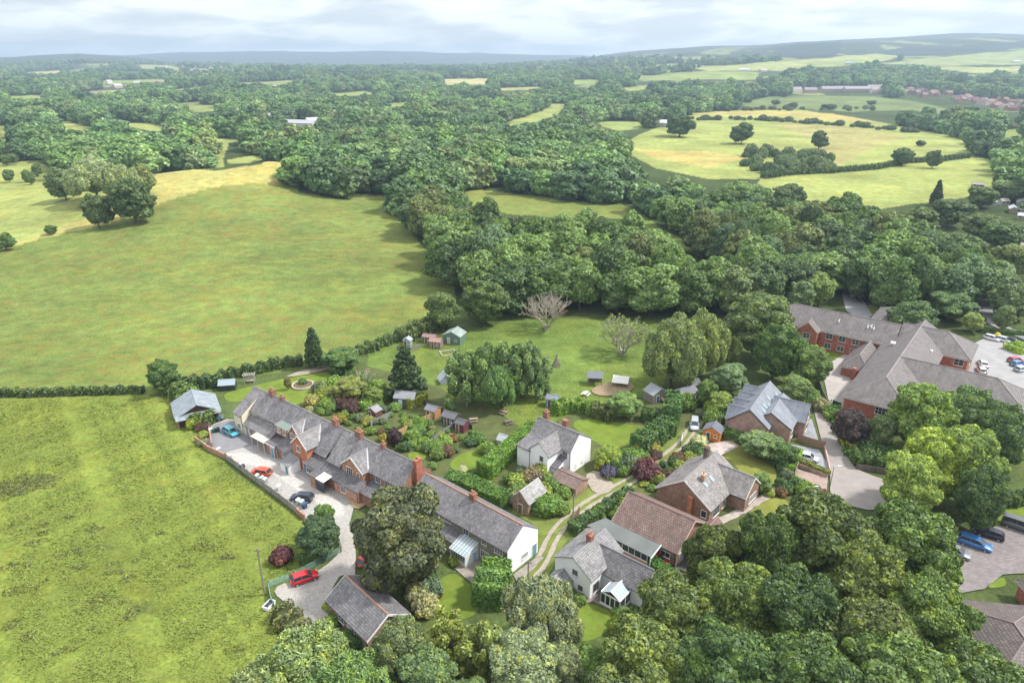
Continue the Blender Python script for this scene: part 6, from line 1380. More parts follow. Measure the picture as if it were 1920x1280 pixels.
hedge([(415, 712), (470, 702), (520, 690), (566, 684)], 2.0, 2.2, (.040, .065, .025), 'dark hedge behind the greenhouse and arbour', dens=35, size=.3, rough=.3)
hedge([(610, 680), (660, 668), (700, 655), (735, 640), (752, 634)], 2.6, 1.8, (.050, .078, .030), 'scrubby hedge along the top of the paddock', dens=30, size=.32, rough=.35)
hedge([(755, 640), (790, 625), (830, 610)], 4.0, 3.0, (.065, .090, .035), 'bushy hedge behind the tiny grey blue shed', dens=25, size=.34, rough=.35)
hedge([(908, 895), (940, 868), (975, 838), (1000, 815)], 3.2, 2.8, (.070, .130, .022), 'tall clipped bright green hedge beside the white farmhouse', dens=70, size=.18, rough=.05)
hedge([(842, 912), (880, 922), (915, 940), (945, 952)], 2.8, 2.8, (.050, .098, .020), 'dark clipped hedge behind the cottage roof', dens=70, size=.18, rough=.05)
hedge([(1072, 1000), (1105, 980), (1140, 955), (1180, 930)], 1.8, 1.8, (.040, .075, .024), 'dark hedge along the track in front of the tiled house', dens=60, size=.2, rough=.12)
hedge([(1195, 850), (1225, 830), (1252, 812)], 3.4, 3.6, (.048, .090, .030), 'tall rounded hedge along the farmhouse side of the track', dens=45, size=.26, rough=.12)
hedge([(1255, 800), (1262, 778), (1258, 768)], 3.0, 4.6, (.045, .090, .028), 'column like clipped hedge at the track bend', dens=45, size=.24, rough=.08)
hedge([(1205, 785), (1235, 790), (1250, 795)], 2.4, 2.4, (.045, .080, .026), 'dark hedge behind the round bright tree', dens=45, size=.24, rough=.15)
hedge([(1040, 775), (1075, 768), (1112, 776)], 2.6, 2.6, (.090, .150, .028), 'bright hedge behind the farmhouse chimneys', dens=50, size=.22, rough=.18)
hedge([(1112, 779), (1135, 784), (1145, 790)], 2.6, 2.8, (.055, .070, .025), 'olive and red tinged hedge behind the farmhouse lawn', dens=45, size=.24, rough=.15)
hedge([(915, 1140), (925, 1110), (932, 1085)], 4.2, 3.6, (.070, .130, .034), 'broad bright clipped bush at the cottage lawn edge', dens=55, size=.22, rough=.12)
hedge([(1352, 815), (1385, 828), (1420, 838)], 2.0, 1.8, (.060, .105, .024), 'clipped hedge between the orange shed and the new house', dens=60, size=.2, rough=.1)
hedge([(1492, 868), (1520, 880), (1551, 893)], 1.1, 1.3, (.110, .125, .030), 'olive clipped hedge below the block paved drive', dens=70, size=.16, rough=.05)
hedge([(1488, 903), (1505, 912), (1525, 920)], 1.1, 1.2, (.115, .175, .025), 'bright low hedge below the brick drive', dens=70, size=.16, rough=.05)
hedge([(1478, 888), (1488, 870), (1495, 856)], 1.6, 1.8, (.105, .180, .022), 'bright clipped hedge at the side of the brick drive', dens=60, size=.18, rough=.08)
hedge([(1222, 1062), (1240, 1075), (1262, 1088)], 1.6, 1.6, (.045, .105, .022), 'clipped green hedge behind the white cottage wing', dens=60, size=.18, rough=.05)
hedge([(765, 765), (785, 758), (797, 752)], 1.6, 2.2, (.13, .15, .015), 'golden yellow hedge beside the slate blue summerhouse', dens=60, size=.18, rough=.12)
hedge([(680, 770), (705, 756), (730, 745)], 1.6, 1.8, (.105, .190, .025), 'fresh green hedge behind the dark red shed', dens=60, size=.18, rough=.15)
hedge([(526, 1152), (540, 1168), (560, 1190), (585, 1215)], 2.6, 1.6, (.085, .095, .045), 'mixed olive hedge beside the gravel turning area', dens=50, size=.22, rough=.3)
hedge([(565, 1055), (600, 1045), (630, 1020)], 1.4, 1.2, (.05, .085, .03), 'low dark hedge under the dark rounded tree', dens=50, size=.22, rough=.3)
hedge([(1548, 760), (1565, 790), (1585, 830), (1600, 862)], 2.0, 1.1, (.070, .125, .028), 'rough green bank along the care home fence', dens=45, size=.24, rough=.4)
hedge([(1600, 868), (1640, 872), (1680, 880)], 3.0, 2.4, (.05, .085, .026), 'dark hedge between the lane junction and care home', dens=45, size=.26, rough=.25)
hedge([(1835, 622), (1870, 625), (1925, 630)], 1.5, 1.2, (.050, .090, .030), 'neat dark hedge behind the row of parked cars', dens=45, size=.2, rough=.08)
hedge([(1895, 660), (1915, 656), (1940, 655)], 4.0, 1.6, (.15, .22, .04), 'bright light green shrubbery in the upper car park', dens=40, size=.24, rough=.2)
hedge([(1850, 955), (1890, 945), (1935, 940)], 2.0, 2.0, (.045, .075, .025), 'dark hedge above the lower car park lawn', dens=50, size=.22, rough=.2)
hedge([(1430, 326 + 8), (1480, 328), (1560, 324), (1640, 318), (1700, 306), (1760, 303), (1815, 296)], 3.0, 3.0, (.045, .075, .03), 'long dark hedge between the two far right fields', dens=8, size=.7, rough=.3)
FH = 'hedgerow bushes on the far right fields'
def shrub(x, y, r, color, label, group, hs=1.0, name=None):
    z = float(hz(np.array([x]), np.array([y]))[0]) if y > 200 else 0
    me = CR['shrub', 'hi', rnd.randrange(4)]; nm = name or ('shrub' if y < 200 else 'hedgerow_bush'); o = bpy.data.objects.new(nm, me); COL.objects.link(o); o.location = (x, y, z - .05); o.scale = (r, r * rnd.uniform(.85, 1.15), r * hs); o.rotation_euler[2] = rnd.uniform(0, 6.28); o.color = col4(color)
    return tag(o, label, 'shrub' if y < 200 else 'bush', group)
for i in range(36):
    t = i / 35; px_ = 1298 + t * 420; py_ = 225 + 24 * (max(0, t - .25) / .75) ** 1.3 + rnd.uniform(-1.5, 1.5)
    if rnd.random() < .12: continue
    x, y = UT(px_, py_); shrub(x, y, rnd.uniform(3, 6.5), (.05, .075, .03), 'dark bush of the hedgerow across the far yellow field', FH, rnd.uniform(.7, 1))
for i in range(26):
    x, y = UT(rnd.uniform(1380, 1660), 205 + rnd.uniform(-2, 3)); shrub(x, y, rnd.uniform(3, 6), (.05, .075, .033), 'dark bush of the upper far hedgerow', FH + ' above', rnd.uniform(.7, 1))
for i in range(44):
    qy_ = rnd.uniform(292, 326); x, y = UT(rnd.uniform(1395, 1555), qy_); shrub(x, y, rnd.uniform(3, 6), rnd.choice([(.05, .08, .035), (.08, .11, .055), (.065, .10, .045)]), 'bush at the %s of the thorn clump in the far right field' % ('back' if qy_ < 309 else 'front'), 'thorn clump bushes', rnd.uniform(.9, 1.4))

# ------------------------------------------------------------ garden shrubs
SHC = [('dark green', (.040, .075, .025), 3), ('mid green', (.070, .120, .030), 5), ('bright green', (.085, .135, .026), 5), ('yellow green', (.125, .155, .028), 2.2), ('golden yellow', (.17, .165, .025), .8), ('maroon', (.045, .022, .024), 1.1), ('silvery', (.085, .11, .07), 1.8), ('rusty', (.085, .052, .028), .8), ('pale blossoming', (.15, .15, .09), .7)]
AVOID = []
for o_ in bpy.data.objects:
    if o_.parent is None and o_.get('category') in ('shed', 'tent', 'greenhouse', 'arbour'): AVOID.append((o_.location.x, o_.location.y, 2.6))
LWW = [[U(*q) for q in p] for p in LAWNS + YL]
def fill(px, n, where, grp, rlo=.7, rhi=1.7, seed=0, weights=None, hs=(.8, 1.3), avoid=True, spacing=1.5, thirds=None):
    rs = random.Random(seed); W_ = [U(*q) for q in px]; xs_ = [p[0] for p in W_]; ys_ = [p[1] for p in W_]; done = 0; pts = []
    for _ in range(n * 40):
        if done >= n: break
        x, y = rs.uniform(min(xs_), max(xs_)), rs.uniform(min(ys_), max(ys_))
        if not pip(np.array([x]), np.array([y]), W_)[0]: continue
        if avoid and (any(pip(np.array([x]), np.array([y]), L_)[0] for L_ in LWW) or any((x - a) ** 2 + (y - b_) ** 2 < r * r for a, b_, r in AVOID)): continue
        if any((x - a) ** 2 + (y - b_) ** 2 < spacing ** 2 for a, b_ in pts): continue
        pts.append((x, y)); c = rs.choices(SHC, [k[2] for k in SHC])[0]; q = rs.uniform(.85, 1.15)
        shrub(x, y, rs.uniform(rlo, rhi), tuple(v * q for v in c[1]), '%s shrub %s' % (c[0], where if not thirds else thirds[min(len(thirds) - 1, max(0, int((PJ(x, y, 0)[0] - min(p_[0] for p_ in px)) / (max(p_[0] for p_ in px) - min(p_[0] for p_ in px)) * len(thirds))))]), '%s, %s' % (grp, c[0]), rs.uniform(*hs)); done += 1
fill([(560, 775), (600, 742), (660, 730), (760, 770), (830, 795), (880, 820), (960, 835), (900, 885), (835, 895), (780, 860), (700, 815), (620, 785)], 84, 'in the back gardens of the brick terrace', 'back garden shrubs', seed=1, spacing=1.7, thirds=('behind the cream house', 'behind the brick house with the flat dormer', 'behind the twin gabled terraced house', 'behind the catslide terraced house', 'behind the tall gabled terraced house', 'between the tall gable and the clipped hedge'))
fill([(580, 745), (600, 715), (650, 690), (720, 735), (690, 760), (640, 775)], 18, 'in the upper back gardens by the dead tree', 'upper garden shrubs', 1.2, 2.4, seed=2, spacing=2.4)
fill([(945, 905), (985, 890), (1030, 900), (1060, 930), (1050, 965), (1000, 965), (955, 950)], 18, 'around the stone outbuilding', 'farmyard shrubs', 1.0, 2.0, seed=3, spacing=1.8)
fill([(1100, 870), (1150, 862), (1180, 850), (1225, 835), (1240, 850), (1190, 885), (1150, 905), (1130, 888)], 24, 'between the farmhouse drive and the track', 'drive shrubs', .9, 2.0, seed=4, spacing=1.8)
fill([(1195, 905), (1225, 885), (1285, 850), (1310, 835), (1320, 860), (1285, 880), (1250, 900), (1215, 925)], 26, 'between the bungalow and the track', 'bungalow border shrubs', .8, 1.8, seed=5, spacing=1.6)
fill([(1390, 840), (1430, 842), (1480, 850), (1490, 880), (1470, 900), (1455, 880)], 14, 'below the spreading tree of the new house', 'lawn border shrubs', 1.1, 2.2, seed=6, spacing=1.9)
fill([(1420, 930), (1475, 905), (1530, 920), (1555, 945), (1500, 960), (1475, 930)], 17, 'along the bungalow path', 'path shrubs', .7, 1.5, seed=7, spacing=1.4)
fill([(1090, 985), (1140, 962), (1175, 945), (1150, 975), (1115, 992)], 14, 'behind the track hedge', 'hedge bed shrubs', .6, 1.3, seed=8, spacing=1.3)
fill([(1040, 1120), (1075, 1105), (1100, 1115), (1068, 1150), (1045, 1150)], 10, 'on the white cottage patio', 'patio shrubs', .5, 1.0, seed=9, spacing=1.1)
fill([(1140, 1150), (1165, 1145), (1185, 1165), (1160, 1190)], 6, 'between the conservatory and the little lawn', 'little lawn shrubs', .9, 1.6, seed=10, spacing=1.6)
fill([(765, 1080), (800, 1070), (820, 1140), (790, 1150)], 9, 'between the huge tree and the cottage lawn', 'cottage lawn shrubs', 1.2, 2.2, seed=11, spacing=1.9)
fill([(600, 1170), (640, 1180), (700, 1215), (720, 1190), (690, 1215), (620, 1200)], 12, 'in front of the slate outbuilding', 'outbuilding shrubs', .9, 1.6, seed=12, spacing=1.4)
fill([(620, 1128), (640, 1165), (615, 1160), (608, 1135)], 5, 'beside the outbuilding wall', 'wall shrubs', .9, 1.4, seed=13, spacing=1.2)
fill([(840, 1065), (870, 1050), (880, 1035), (850, 1050)], 6, 'under the glass porch of the cottages', 'porch shrubs', .7, 1.2, seed=14, spacing=1.0)
fill([(1280, 765), (1350, 760), (1380, 780), (1330, 800), (1310, 780)], 13, 'beside the lane sheds', 'lane shrubs', 1.4, 2.8, seed=15, spacing=2.6, avoid=True)
fill([(1520, 760), (1510, 745), (1530, 735), (1540, 770)], 6, 'at the top of the back lane', 'lane top shrubs', 1.3, 2.2, seed=16, spacing=2)
fill([(1560, 780), (1640, 830), (1680, 870), (1620, 860), (1580, 820)], 16, 'under the purple tree of the care home', 'care home shrubs', 1.4, 2.6, seed=17, spacing=2.4)
fill([(355, 735), (372, 790), (384, 800), (395, 815), (380, 835), (355, 800), (330, 745)], 16, 'beside the timber garage', 'garage shrubs', 1.0, 2.0, seed=18, spacing=1.8)
for px_, py_, r, c, l_ in [(1142, 892, 1.6, (.045, .045, .10), 'blue flowering shrub under the small weeping willow'), (530, 1052, 1.8, (.06, .02, .028), 'dark purple bush beside the dark rounded tree'), (1212, 895, 2.6, (.075, .028, .036), 'plum coloured maple beside the track'),
  (1310, 838, 1.8, (.26, .27, .22), 'white blossoming bush above the lawn steps'), (1235, 905, 1.4, (.13, .155, .03), 'yellow edged shrub below the plum coloured maple'), (585, 758, 1.8, (.17, .165, .07), 'cream flowering bush behind the terrace chimneys'),
  (568, 720, 1.1, (.07, .11, .04), 'round shrub in the circular flower bed'), (1215, 835, 2.2, (.16, .15, .06), 'brownish rounded shrub on the farmhouse garden side'), (1195, 850, 1.4, (.17, .165, .02), 'yellow flowering shrub at the foot of the tall hedge'),
  (843, 828, 1.1, (.13, .012, .016), 'small crimson shrub in the back gardens'), (868, 884, .9, (.26, .27, .23), 'white flowering shrub by the back garden lawn'), (1000, 905, 2.3, (.12, .10, .07), 'dry twiggy brown bush over the stone outbuilding'),
  (1020, 960, 2.2, (.075, .135, .025), 'vivid green bush in front of the stone outbuilding'), (805, 1120, 2.2, (.06, .09, .06), 'blue grey bush at the cottage lawn'), (1870, 630, .8, (.4, .35, .04), 'small golden shrub by the upper car park tree'), (690, 795, 1.4, (.14, .15, .04), 'palm like shrub behind the terrace roof')]:
    x, y = U(px_, py_); shrub(x, y, r, c, l_, None, 1.1)
x, y = U(541, 731); lt_ = tree_at(x, y, 0, 'oak', 3.6, 2.0, (.12, .11, .06), 'small lollipop tree on the upper garden lawn')

# ------------------------------------------------------------ fences, walls, poles, bins and small things
def fence(px, ht, color, label, name='timber_fence', cat='fence', posts=True, mat='wood', group=None, th=.06, gap=2.4, post_c=None):
    P = [Vector((*U(*p), 0)) for p in px]; o = empty(name, P[0], 0, label, cat, group); b = MB(); ps = []
    for i in range(len(P) - 1):
        a, c_ = P[i] - P[0], P[i + 1] - P[0]; d = (c_ - a).normalized(); n = Vector((-d.y, d.x, 0)) * th / 2
        b.add([a - n, c_ - n, c_ + n, a + n] + [v + Vector((0, 0, ht)) for v in (a - n, c_ - n, c_ + n, a + n)], [(0, 1, 5, 4), (1, 2, 6, 5), (2, 3, 7, 6), (3, 0, 4, 7), (4, 5, 6, 7)])
        k = max(1, int((c_ - a).length / gap))
        for j in range(k + (i == len(P) - 2)): ps.append(a + (c_ - a) * j / k)
    b.build('panel', M[mat], o, color)
    if posts:
        for q in ps:
            c = MB(); c.box(-.07, .07, -.07, .07, -.1, ht + .12); pt = c.build('post', M[mat], o, post_c or tuple(v * .7 for v in color)); pt.location = q
    return o
fence([(424, 860), (450, 880), (480, 903), (510, 925), (540, 948), (556, 961)], 1.25, (.27, .25, .22), 'grey weathered board fence between the meadow and the yard')
fence([(556, 961), (572, 975)], 1.1, (.33, .17, .12), 'short brick wall at the lower end of the yard fence', 'brick_wall', 'wall', False, 'brick', th=.25)
fence([(366, 826), (392, 845), (424, 860)], 1.1, (.36, .20, .14), 'low brick wall at the upper end of the yard fence', 'brick_wall', 'wall', False, 'brick', th=.25)
fence([(392, 800), (398, 838)], 1.0, (.33, .18, .13), 'brick wall behind the row of wheelie bins', 'brick_wall', 'wall', False, 'brick', th=.25)
fence([(735, 826), (765, 808), (800, 790), (812, 786)], 1.5, (.45, .30, .15), 'new orange timber fence in the back gardens')
fence([(695, 800), (715, 790), (735, 780)], 1.3, (.25, .25, .26), 'grey fence below the dark red shed')
fence([(790, 755), (812, 764), (850, 785), (885, 805)], 1.1, (.10, .10, .10), 'dark paddock fence behind the garden sheds')
fence([(795, 842), (830, 815), (850, 802)], 1.2, (.20, .20, .21), 'grey fence below the black shed')
fence([(1494, 826), (1515, 834), (1545, 842)], 1.7, (.30, .19, .13), 'brown timber fence between the two block drives')
fence([(1545, 842), (1550, 862), (1556, 890)], .9, (.42, .30, .25), 'low brick wall along the lane by the white silver car', 'brick_wall', 'wall', False, 'brick', th=.25)
fence([(1494, 874), (1551, 896)], .8, (.34, .24, .20), 'brick retaining wall below the olive hedge', 'brick_wall', 'wall', False, 'brick', th=.3)
fence([(1488, 900), (1496, 874)], 1.5, (.34, .27, .22), 'brown fence at the side of the brick drive')
fence([(1344, 792), (1358, 782), (1368, 772)], 1.3, (.40, .30, .20), 'pale timber fence beside the new house lawn')
fence([(1366, 775), (1378, 780)], 1.8, (.45, .17, .06), 'orange brown fence panel beside the new house')
fence([(1527, 700), (1540, 740), (1556, 770), (1572, 800), (1590, 835)], 1.4, (.24, .225, .20), 'long grey fence along the care home side of the back lane')
fence([(1605, 880), (1640, 885), (1680, 892)], 1.2, (.18, .15, .13), 'dark fence above the lane junction')
fence([(1560, 765), (1578, 772)], 2.0, (.02, .08, .06), 'dark green gate screen at the care home corner')
fence([(1085, 965), (1070, 990), (1074, 1003)], 1.6, (.20, .11, .08), 'brown fence panel at the corner of the track hedge')
fence([(1275, 1080), (1300, 1090), (1345, 1072)], 1.3, (.22, .15, .11), 'brown fence around the tiled house yard')
fence([(745, 655), (765, 660), (790, 650)], 1.0, (.2, .19, .17), 'thin post fence at the tiny grey blue shed')
fence([(505, 1104), (508, 1125), (514, 1138)], 1.1, (.22, .38, .32), 'short green metal fence beside the white water trough', 'metal_fence', mat='paint')
# green metal gate of bars
def gate(a, c_, ht, color, label):
    A, B_ = Vector((*U(*a), 0)), Vector((*U(*c_), 0)); L = (B_ - A).length; o = empty('metal_gate', A, math.atan2(B_.y - A.y, B_.x - A.x), label, 'gate'); b = MB()
    for k in range(6): b.box(0, L, -.03, .03, .15 + k * ht / 6, .20 + k * ht / 6)
    for k in range(5): b.box(L * k / 4 - .03, L * k / 4 + .03, -.035, .035, .1, ht + .05)
    b.build('bars', M['paint'], o, color)
    for t in (0, L):
        c = MB(); c.box(t - .09, t + .09, -.09, .09, 0, ht + .35); c.build('post', M['wood'], o, (.2, .19, .17))
gate((505, 1102), (545, 1086), 1.15, (.20, .36, .30), 'green metal field gate beside the bright red car')
gate((552, 1083), (640, 1035), 1.1, (.16, .27, .22), 'long green metal railing above the bright red car')
gate((1280, 818), (1276, 838), 1.2, (.75, .75, .74), 'white gate beside the track near the silver car')
x, y = U(505, 1137); wt_ = empty('water_trough', (x, y, 0), R(70), 'white water trough at the meadow corner', 'trough'); b = MB()
b.box(-.8, .8, -.45, .45, 0, .5); b.box(-.85, .85, -.5, -.38, .5, .6); b.box(-.85, .85, .38, .5, .5, .6); b.box(-.85, -.73, -.38, .38, .5, .6); b.box(.73, .85, -.38, .38, .5, .6); b.build('basin', M['paint'], wt_, (.82, .82, .82))
b = MB(); b.box(-.72, .72, -.37, .37, .505, .53); b.build('water', M['glass'], wt_)
def pole(bx_, by_, h, label, r=.14, color=(.24, .20, .17), arm=True, lamp=False):
    x, y = U(bx_, by_); o = empty('street_lamp' if lamp else 'telegraph_pole', (x, y, 0), 0, label, 'street lamp' if lamp else 'telegraph pole', 'poles'); b = MB(); b.cyl((0, 0, -.2), (0, 0, h), r, r * .65, 8); b.build('pole', M['paint' if lamp else 'wood'], o, color)
    b = MB()
    if lamp: b.cyl((0, 0, h), (.9, 0, h + .15), .05, n=6); b.box(.6, 1.2, -.14, .14, h + .08, h + .22); b.build('lamp_head', M['paint'], o, (.6, .6, .6))
    elif arm: b.box(-.5, .5, -.05, .05, h - .5, h - .38); [b.cyl((k, 0, h - .38), (k, 0, h - .22), .04, n=6) for k in (-.4, 0, .4)]; b.build('crossarm', M['wood'], o, color)
    return o
pole(497, 1115, 8.2, 'wooden telegraph pole in the meadow beside the gate', .16)
pole(1073, 1000, 7.5, 'wooden pole beside the track opposite the stone outbuilding'); pole(990, 1108, 5.5, 'short pole beside the track below the white gable', .12)
pole(970, 965, 5.5, 'slim pole behind the white ended cottage', .1, arm=False); pole(1552, 932, 6.2, 'dark street lamp at the lane junction', .07, (.12, .12, .12), lamp=True); pole(1512, 960, 5, 'grey lamp post behind the near wood', .06, (.5, .5, .5), lamp=True)
pole(1300 - 60, 790, .1, 'x', .01) if False else None
def wheelie(px_, py_, col, lid, label):
    x, y = U(px_, py_); o = empty('wheelie_bin', (x, y, 0), rnd.uniform(-.5, -.9), label, 'wheelie bin', 'wheelie bins'); b = MB()
    b.add([(-.24, -.3, .08), (.24, -.3, .08), (.24, .26, .08), (-.24, .26, .08), (-.3, -.36, 1.0), (.3, -.36, 1.0), (.3, .36, 1.0), (-.3, .36, 1.0)], [(0, 1, 5, 4), (1, 2, 6, 5), (2, 3, 7, 6), (3, 0, 4, 7), (0, 3, 2, 1)]); b.build('body', M['paint'], o, col)
    b = MB(); b.slab((-.32, -.4, 1.0), (.32, -.4, 1.0), (.32, .38, 1.1), (-.32, .38, 1.1), .05); b.build('lid', M['paint'], o, lid)
    b = MB(); b.cyl((-.3, .28, .1), (-.24, .28, .1), .1, n=10); b.cyl((.24, .28, .1), (.3, .28, .1), .1, n=10); b.build('wheel', M['rubber'], o)
for px_, py_, c, l, t in [(396, 812, (.35, .38, .42), (.5, .55, .6), 'pale grey bin at the left of the row by the brick wall'), (402, 811, (.03, .09, .05), (.06, .18, .09), 'green bin in the middle of the row by the brick wall'), (409, 810, (.02, .02, .03), (.04, .04, .05), 'black bin at the right of the row by the brick wall'),
  (411, 849, (.4, .42, .44), (.6, .63, .66), 'light bin at the top of the yard fence'), (431, 862, (.4, .42, .44), (.62, .65, .68), 'light bin below the first bin on the yard fence'), (452, 878, (.5, .52, .55), (.68, .7, .72), 'white bin half way down the yard fence'), (456, 881, (.03, .03, .04), (.04, .04, .06), 'dark bin next to the white bin'),
  (483, 899, (.25, .4, .36), (.45, .6, .55), 'greenish bin in front of the orange red hatchback'), (492, 903, (.1, .2, .25), (.5, .6, .65), 'blue grey bin in front of the orange red hatchback'), (498, 906, (.3, .35, .36), (.6, .65, .66), 'pale bin in front of the orange red hatchback'),
  (524, 919, (.6, .6, .6), (.75, .75, .75), 'lone white bin between the two hatchbacks'), (560, 945, (.45, .5, .5), (.6, .68, .66), 'pale bin in front of the very dark blue hatchback'), (567, 948, (.3, .4, .38), (.55, .65, .62), 'greenish bin in front of the very dark blue hatchback'), (572, 953, (.03, .06, .12), (.04, .08, .16), 'navy bin at the end of the yard fence')]:
    wheelie(px_, py_, c, l, t)
ys_ = empty('yard_shed', (TA[0], TA[1], 0), TANG, 'white walled yard shed with grey felt roof in front of the terrace', 'shed')
Block(ys_, 19.6, 22.4, -8.6, -6.2, 2.0, 2.5, 2.55, rp=-6.25, wall=('render', (.78, .78, .78)), roof=('tarmac', (.22, .22, .23)), gut=False, oh=.15, vg=.12); door(ys_, 'f', -8.6, 21.6, .8, 1.8, (.12, .22, .26))
b = MB()
x, y = U(568, 723); fb_ = empty('flower_bed', (x, y, 0), 0, 'circular flower bed with stone rim on the upper garden lawn', 'flower bed')
for i in range(24):
    a = i * math.tau / 24; a2 = a + math.tau / 26; b.add([(r_ * math.cos(t_), r_ * math.sin(t_), z_) for z_ in (0, .42) for r_ in (2.2, 2.6) for t_ in (a, a2)], [(0, 1, 3, 2), (4, 5, 7, 6), (0, 1, 5, 4), (2, 3, 7, 6), (0, 2, 6, 4), (1, 3, 7, 5)])
b.build('stone_rim', M['stone'], fb_, (.42, .36, .29)); b = MB(); b.cyl((0, 0, 0), (0, 0, .3), 2.2, n=20); b.build('soil', M['gravel'], fb_, (.13, .11, .06))
def picnic(px_, py_, a, label, c=(.16, .12, .10)):
    x, y = U(px_, py_); o = empty('picnic_table', (x, y, 0), R(a), label, 'picnic table', 'tables in the paddock'); b = MB(); b.box(-.9, .9, -.38, .38, .70, .76); b.build('table_top', M['wood'], o, c)
    for s_ in (-1, 1): b = MB(); b.box(-.9, .9, s_ * .75 - .13, s_ * .75 + .13, .42, .47); b.build('bench', M['wood'], o, c)
    for s_ in (-.6, .6): b = MB(); b.box(s_ - .04, s_ + .04, -.75, .75, .36, .42); b.box(s_ - .04, s_ + .04, -.45, -.37, 0, .7); b.box(s_ - .04, s_ + .04, .37, .45, 0, .7); b.build('leg', M['wood'], o, c)
picnic(954, 794, 20, 'dark picnic table in the paddock below the birches'); picnic(944, 776, -30, 'brown picnic table under the birch clump', (.3, .2, .15)); picnic(888, 790, 10, 'small weathered table near the garden sheds', (.3, .22, .17))
picnic(1098, 741, 60, 'white garden table left of the bare earth patch', (.62, .6, .58)); picnic(948, 757, -30, 'pinkish table in the shade of the birches', (.35, .24, .22))
x, y = U(840, 662); rb_ = empty('raised_bed', (x, y, 0), R(20), 'square raised bed frame of pale boards in front of the summerhouse', 'raised bed'); b = MB()
for (x0, x1, y0, y1) in ((-2, 2, -1.6, -1.45), (-2, 2, 1.45, 1.6), (-2, -1.85, -1.45, 1.45), (1.85, 2, -1.45, 1.45)): b.box(x0, x1, y0, y1, 0, .3)
b.build('boards', M['wood'], rb_, (.5, .46, .38))
x, y = U(1243, 752); lp = empty('timber_pile', (x, y, 0), R(60), 'leaning pile of pale timber beside the open fronted grey shed', 'timber'); b = MB()
for i in range(22): b.cyl((rnd.uniform(-1.2, 1.2), -1.2 + rnd.uniform(-.4, .4), .1 + rnd.random() * .4), (rnd.uniform(-.8, .8), 1.0 + rnd.uniform(-.3, .3), .4 + rnd.random() * 1.2), .08, .06, 5)
b.build('logs', M['wood'], lp, (.50, .36, .25))
# power line between the poles is too thin to see; flowering stumps and planters by the cottage
x, y = U(895, 1125); st_ = empty('covered_barbecue', (x, y, 0), 0, 'black covered barbecue standing at the edge of the cottage lawn', 'barbecue'); b = MB(); b.cyl((0, 0, 0), (0, 0, 1.0), .42, .36, 10); b.cyl((0, 0, 1.0), (0, 0, 1.25), .36, .12, 10); b.build('cover', M['paint'], st_, (.025, .025, .03))
# ------------------------------------------------------------ tall grass of the meadow
def grass(px, n, size, color, name, label, seed, dens=None, mat='grass'):
    rs = np.random.RandomState(seed); W_ = [UT(*q) for q in px]; A_ = np.array(W_); lo, hi = A_.min(0), A_.max(0)
    x = rs.uniform(lo[0], hi[0], n * 3); y = lo[1] + (hi[1] - lo[1]) * rs.uniform(0, 1, n * 3) ** 1.25; k = pip(x, y, W_); x, y = x[k][:n], y[k][:n]
    f = vnoise(x, y, 5, 3) + .6 * vnoise(x, y, 1.7, 8) + dens if dens is not None else np.ones(len(x)); k = f > rs.uniform(-.6, 1.2, len(x)); x, y, f = x[k], y[k], f[k]; m_ = len(x)
    z = hz(x, y); th = rs.uniform(0, 6.28, m_); s = size * rs.uniform(.5, 1.4, m_) * (1 + .35 * np.clip(f, 0, 1)); dx, dy = np.cos(th) * s * .6, np.sin(th) * s * .6; lx, ly = rs.normal(size=m_) * s * .9, rs.normal(size=m_) * s * .9
    q = np.stack([np.stack([x - dx, y - dy, z], 1), np.stack([x + dx, y + dy, z], 1), np.stack([x + dx * .6 + lx, y + dy * .6 + ly, z + s * .4], 1), np.stack([x - dx * .6 + lx, y - dy * .6 + ly, z + s * .4], 1)], 1)
    me = quads_mesh(name, q, [M[mat]]); o = bpy.data.objects.new(name, me); COL.objects.link(o); o.color = col4(color); return tag(o, label, None, None, 'stuff')
MEADOW = [(-60, 752), (0, 750), (262, 745), (322, 752), (372, 815), (430, 880), (540, 965), (570, 1000), (540, 1080), (495, 1110), (515, 1160), (560, 1230), (560, 1320), (-60, 1320)]
grass(MEADOW, 130000, .2, (.165, .21, .046), 'meadow_grass', 'long seeding grass of the near meadow', 1, .15)
grass([(-60, 830), (200, 800), (330, 900), (480, 1000), (500, 1260), (-60, 1300)], 4000, .26, (.17, .17, .07), 'meadow_seed_grass', 'brown seeding tussocks in the meadow', 2, -.35)
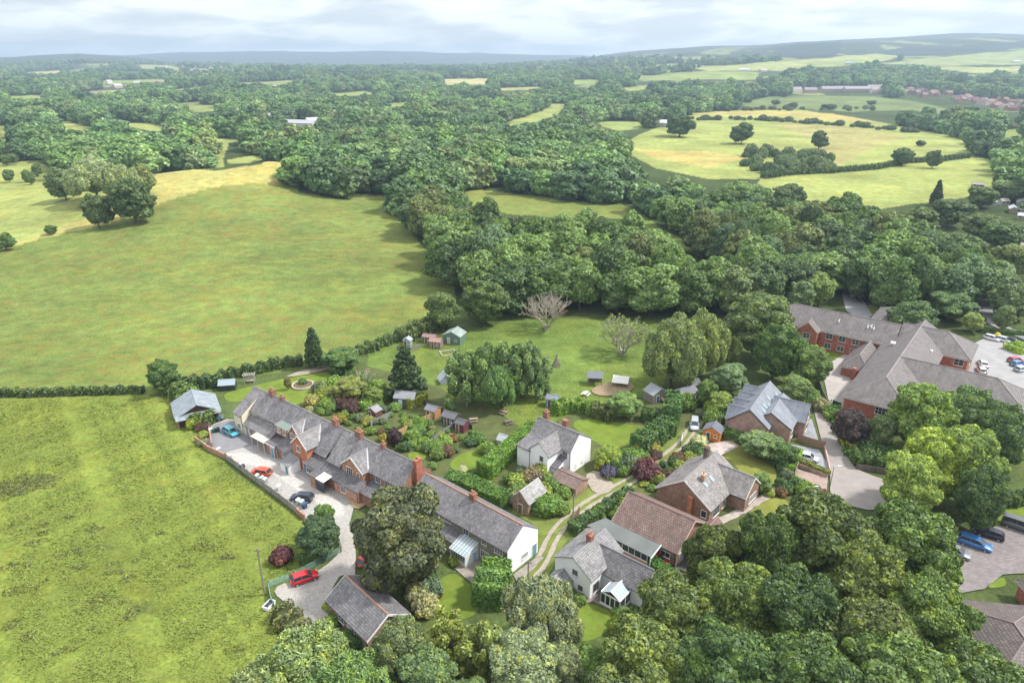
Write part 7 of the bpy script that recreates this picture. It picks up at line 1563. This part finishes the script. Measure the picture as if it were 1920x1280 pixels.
def rushes():
    rs = np.random.RandomState(5); Q = []
    sp = [(40, 915, 4.2), (20, 925, 3.5), (70, 900, 3), (80, 985, 1.2), (85, 1000, 1.1), (75, 1015, 1.2), (142, 1035, 1.4), (30, 1065, 1.3), (15, 1060, 1.1), (180, 990, 1), (215, 1060, 1.6), (385, 1022, 1.8), (428, 1042, 1.4), (250, 1080, 1.5), (252, 1148, 1.3), (450, 1215, 1.6), (15, 1170, 1.3), (60, 1195, 1.2), (160, 1060, 1), (200, 1130, 1.8), (40, 1105, 2), (350, 1060, .9), (130, 970, .8), (110, 1220, 1), (300, 1000, .9)]
    for px_, py_, r in sp:
        x, y = U(px_, py_); Q.append(leaves_on([(x + rs.normal() * r * .6, y + rs.normal() * r * .4, 0, r * rs.uniform(.3, .7), r * rs.uniform(.2, .5), .3 * min(r, 1.6) * rs.uniform(.5, 1)) for _ in range(7)], int((130 if r < 2.5 else 420) * r), .2, rs, .9, .2, -.1, 1.8))
    me = quads_mesh('rush_clumps', np.concatenate(Q), [M['leaf']]); o = bpy.data.objects.new('rush_clumps', me); COL.objects.link(o); o.color = col4((.080, .092, .034)); tag(o, 'dark rush clumps scattered over the near meadow', None, None, 'stuff')
rushes()
# ------------------------------------------------------------ labels that single out repeats
ORD = ['leftmost', 'second from the left', 'third from the left', 'fourth from the left', 'fifth from the left', 'sixth from the left', 'seventh from the left', 'eighth from the left']
bpy.context.view_layer.update()
_by = {}
for o in COL.objects:
    if o.parent is None and o.get('category') and o.get('label'): _by.setdefault(o['label'], []).append(o)
for l_, os_ in _by.items():
    if 1 < len(os_) <= 8:
        os_.sort(key=lambda o: PJ(o.location.x, o.location.y, o.location.z)[0])
        for i, o in enumerate(os_):
            suf = ORD[i] if len(os_) > 2 else ('left of the two', 'right of the two')[i]
            t = '%s, %s' % (l_, suf)
            o['label'] = t if len(t.split()) <= 16 else '%s, %s' % (l_, suf.split(' ')[0])
        if not os_[0].get('group'):
            for o in os_: o['group'] = l_
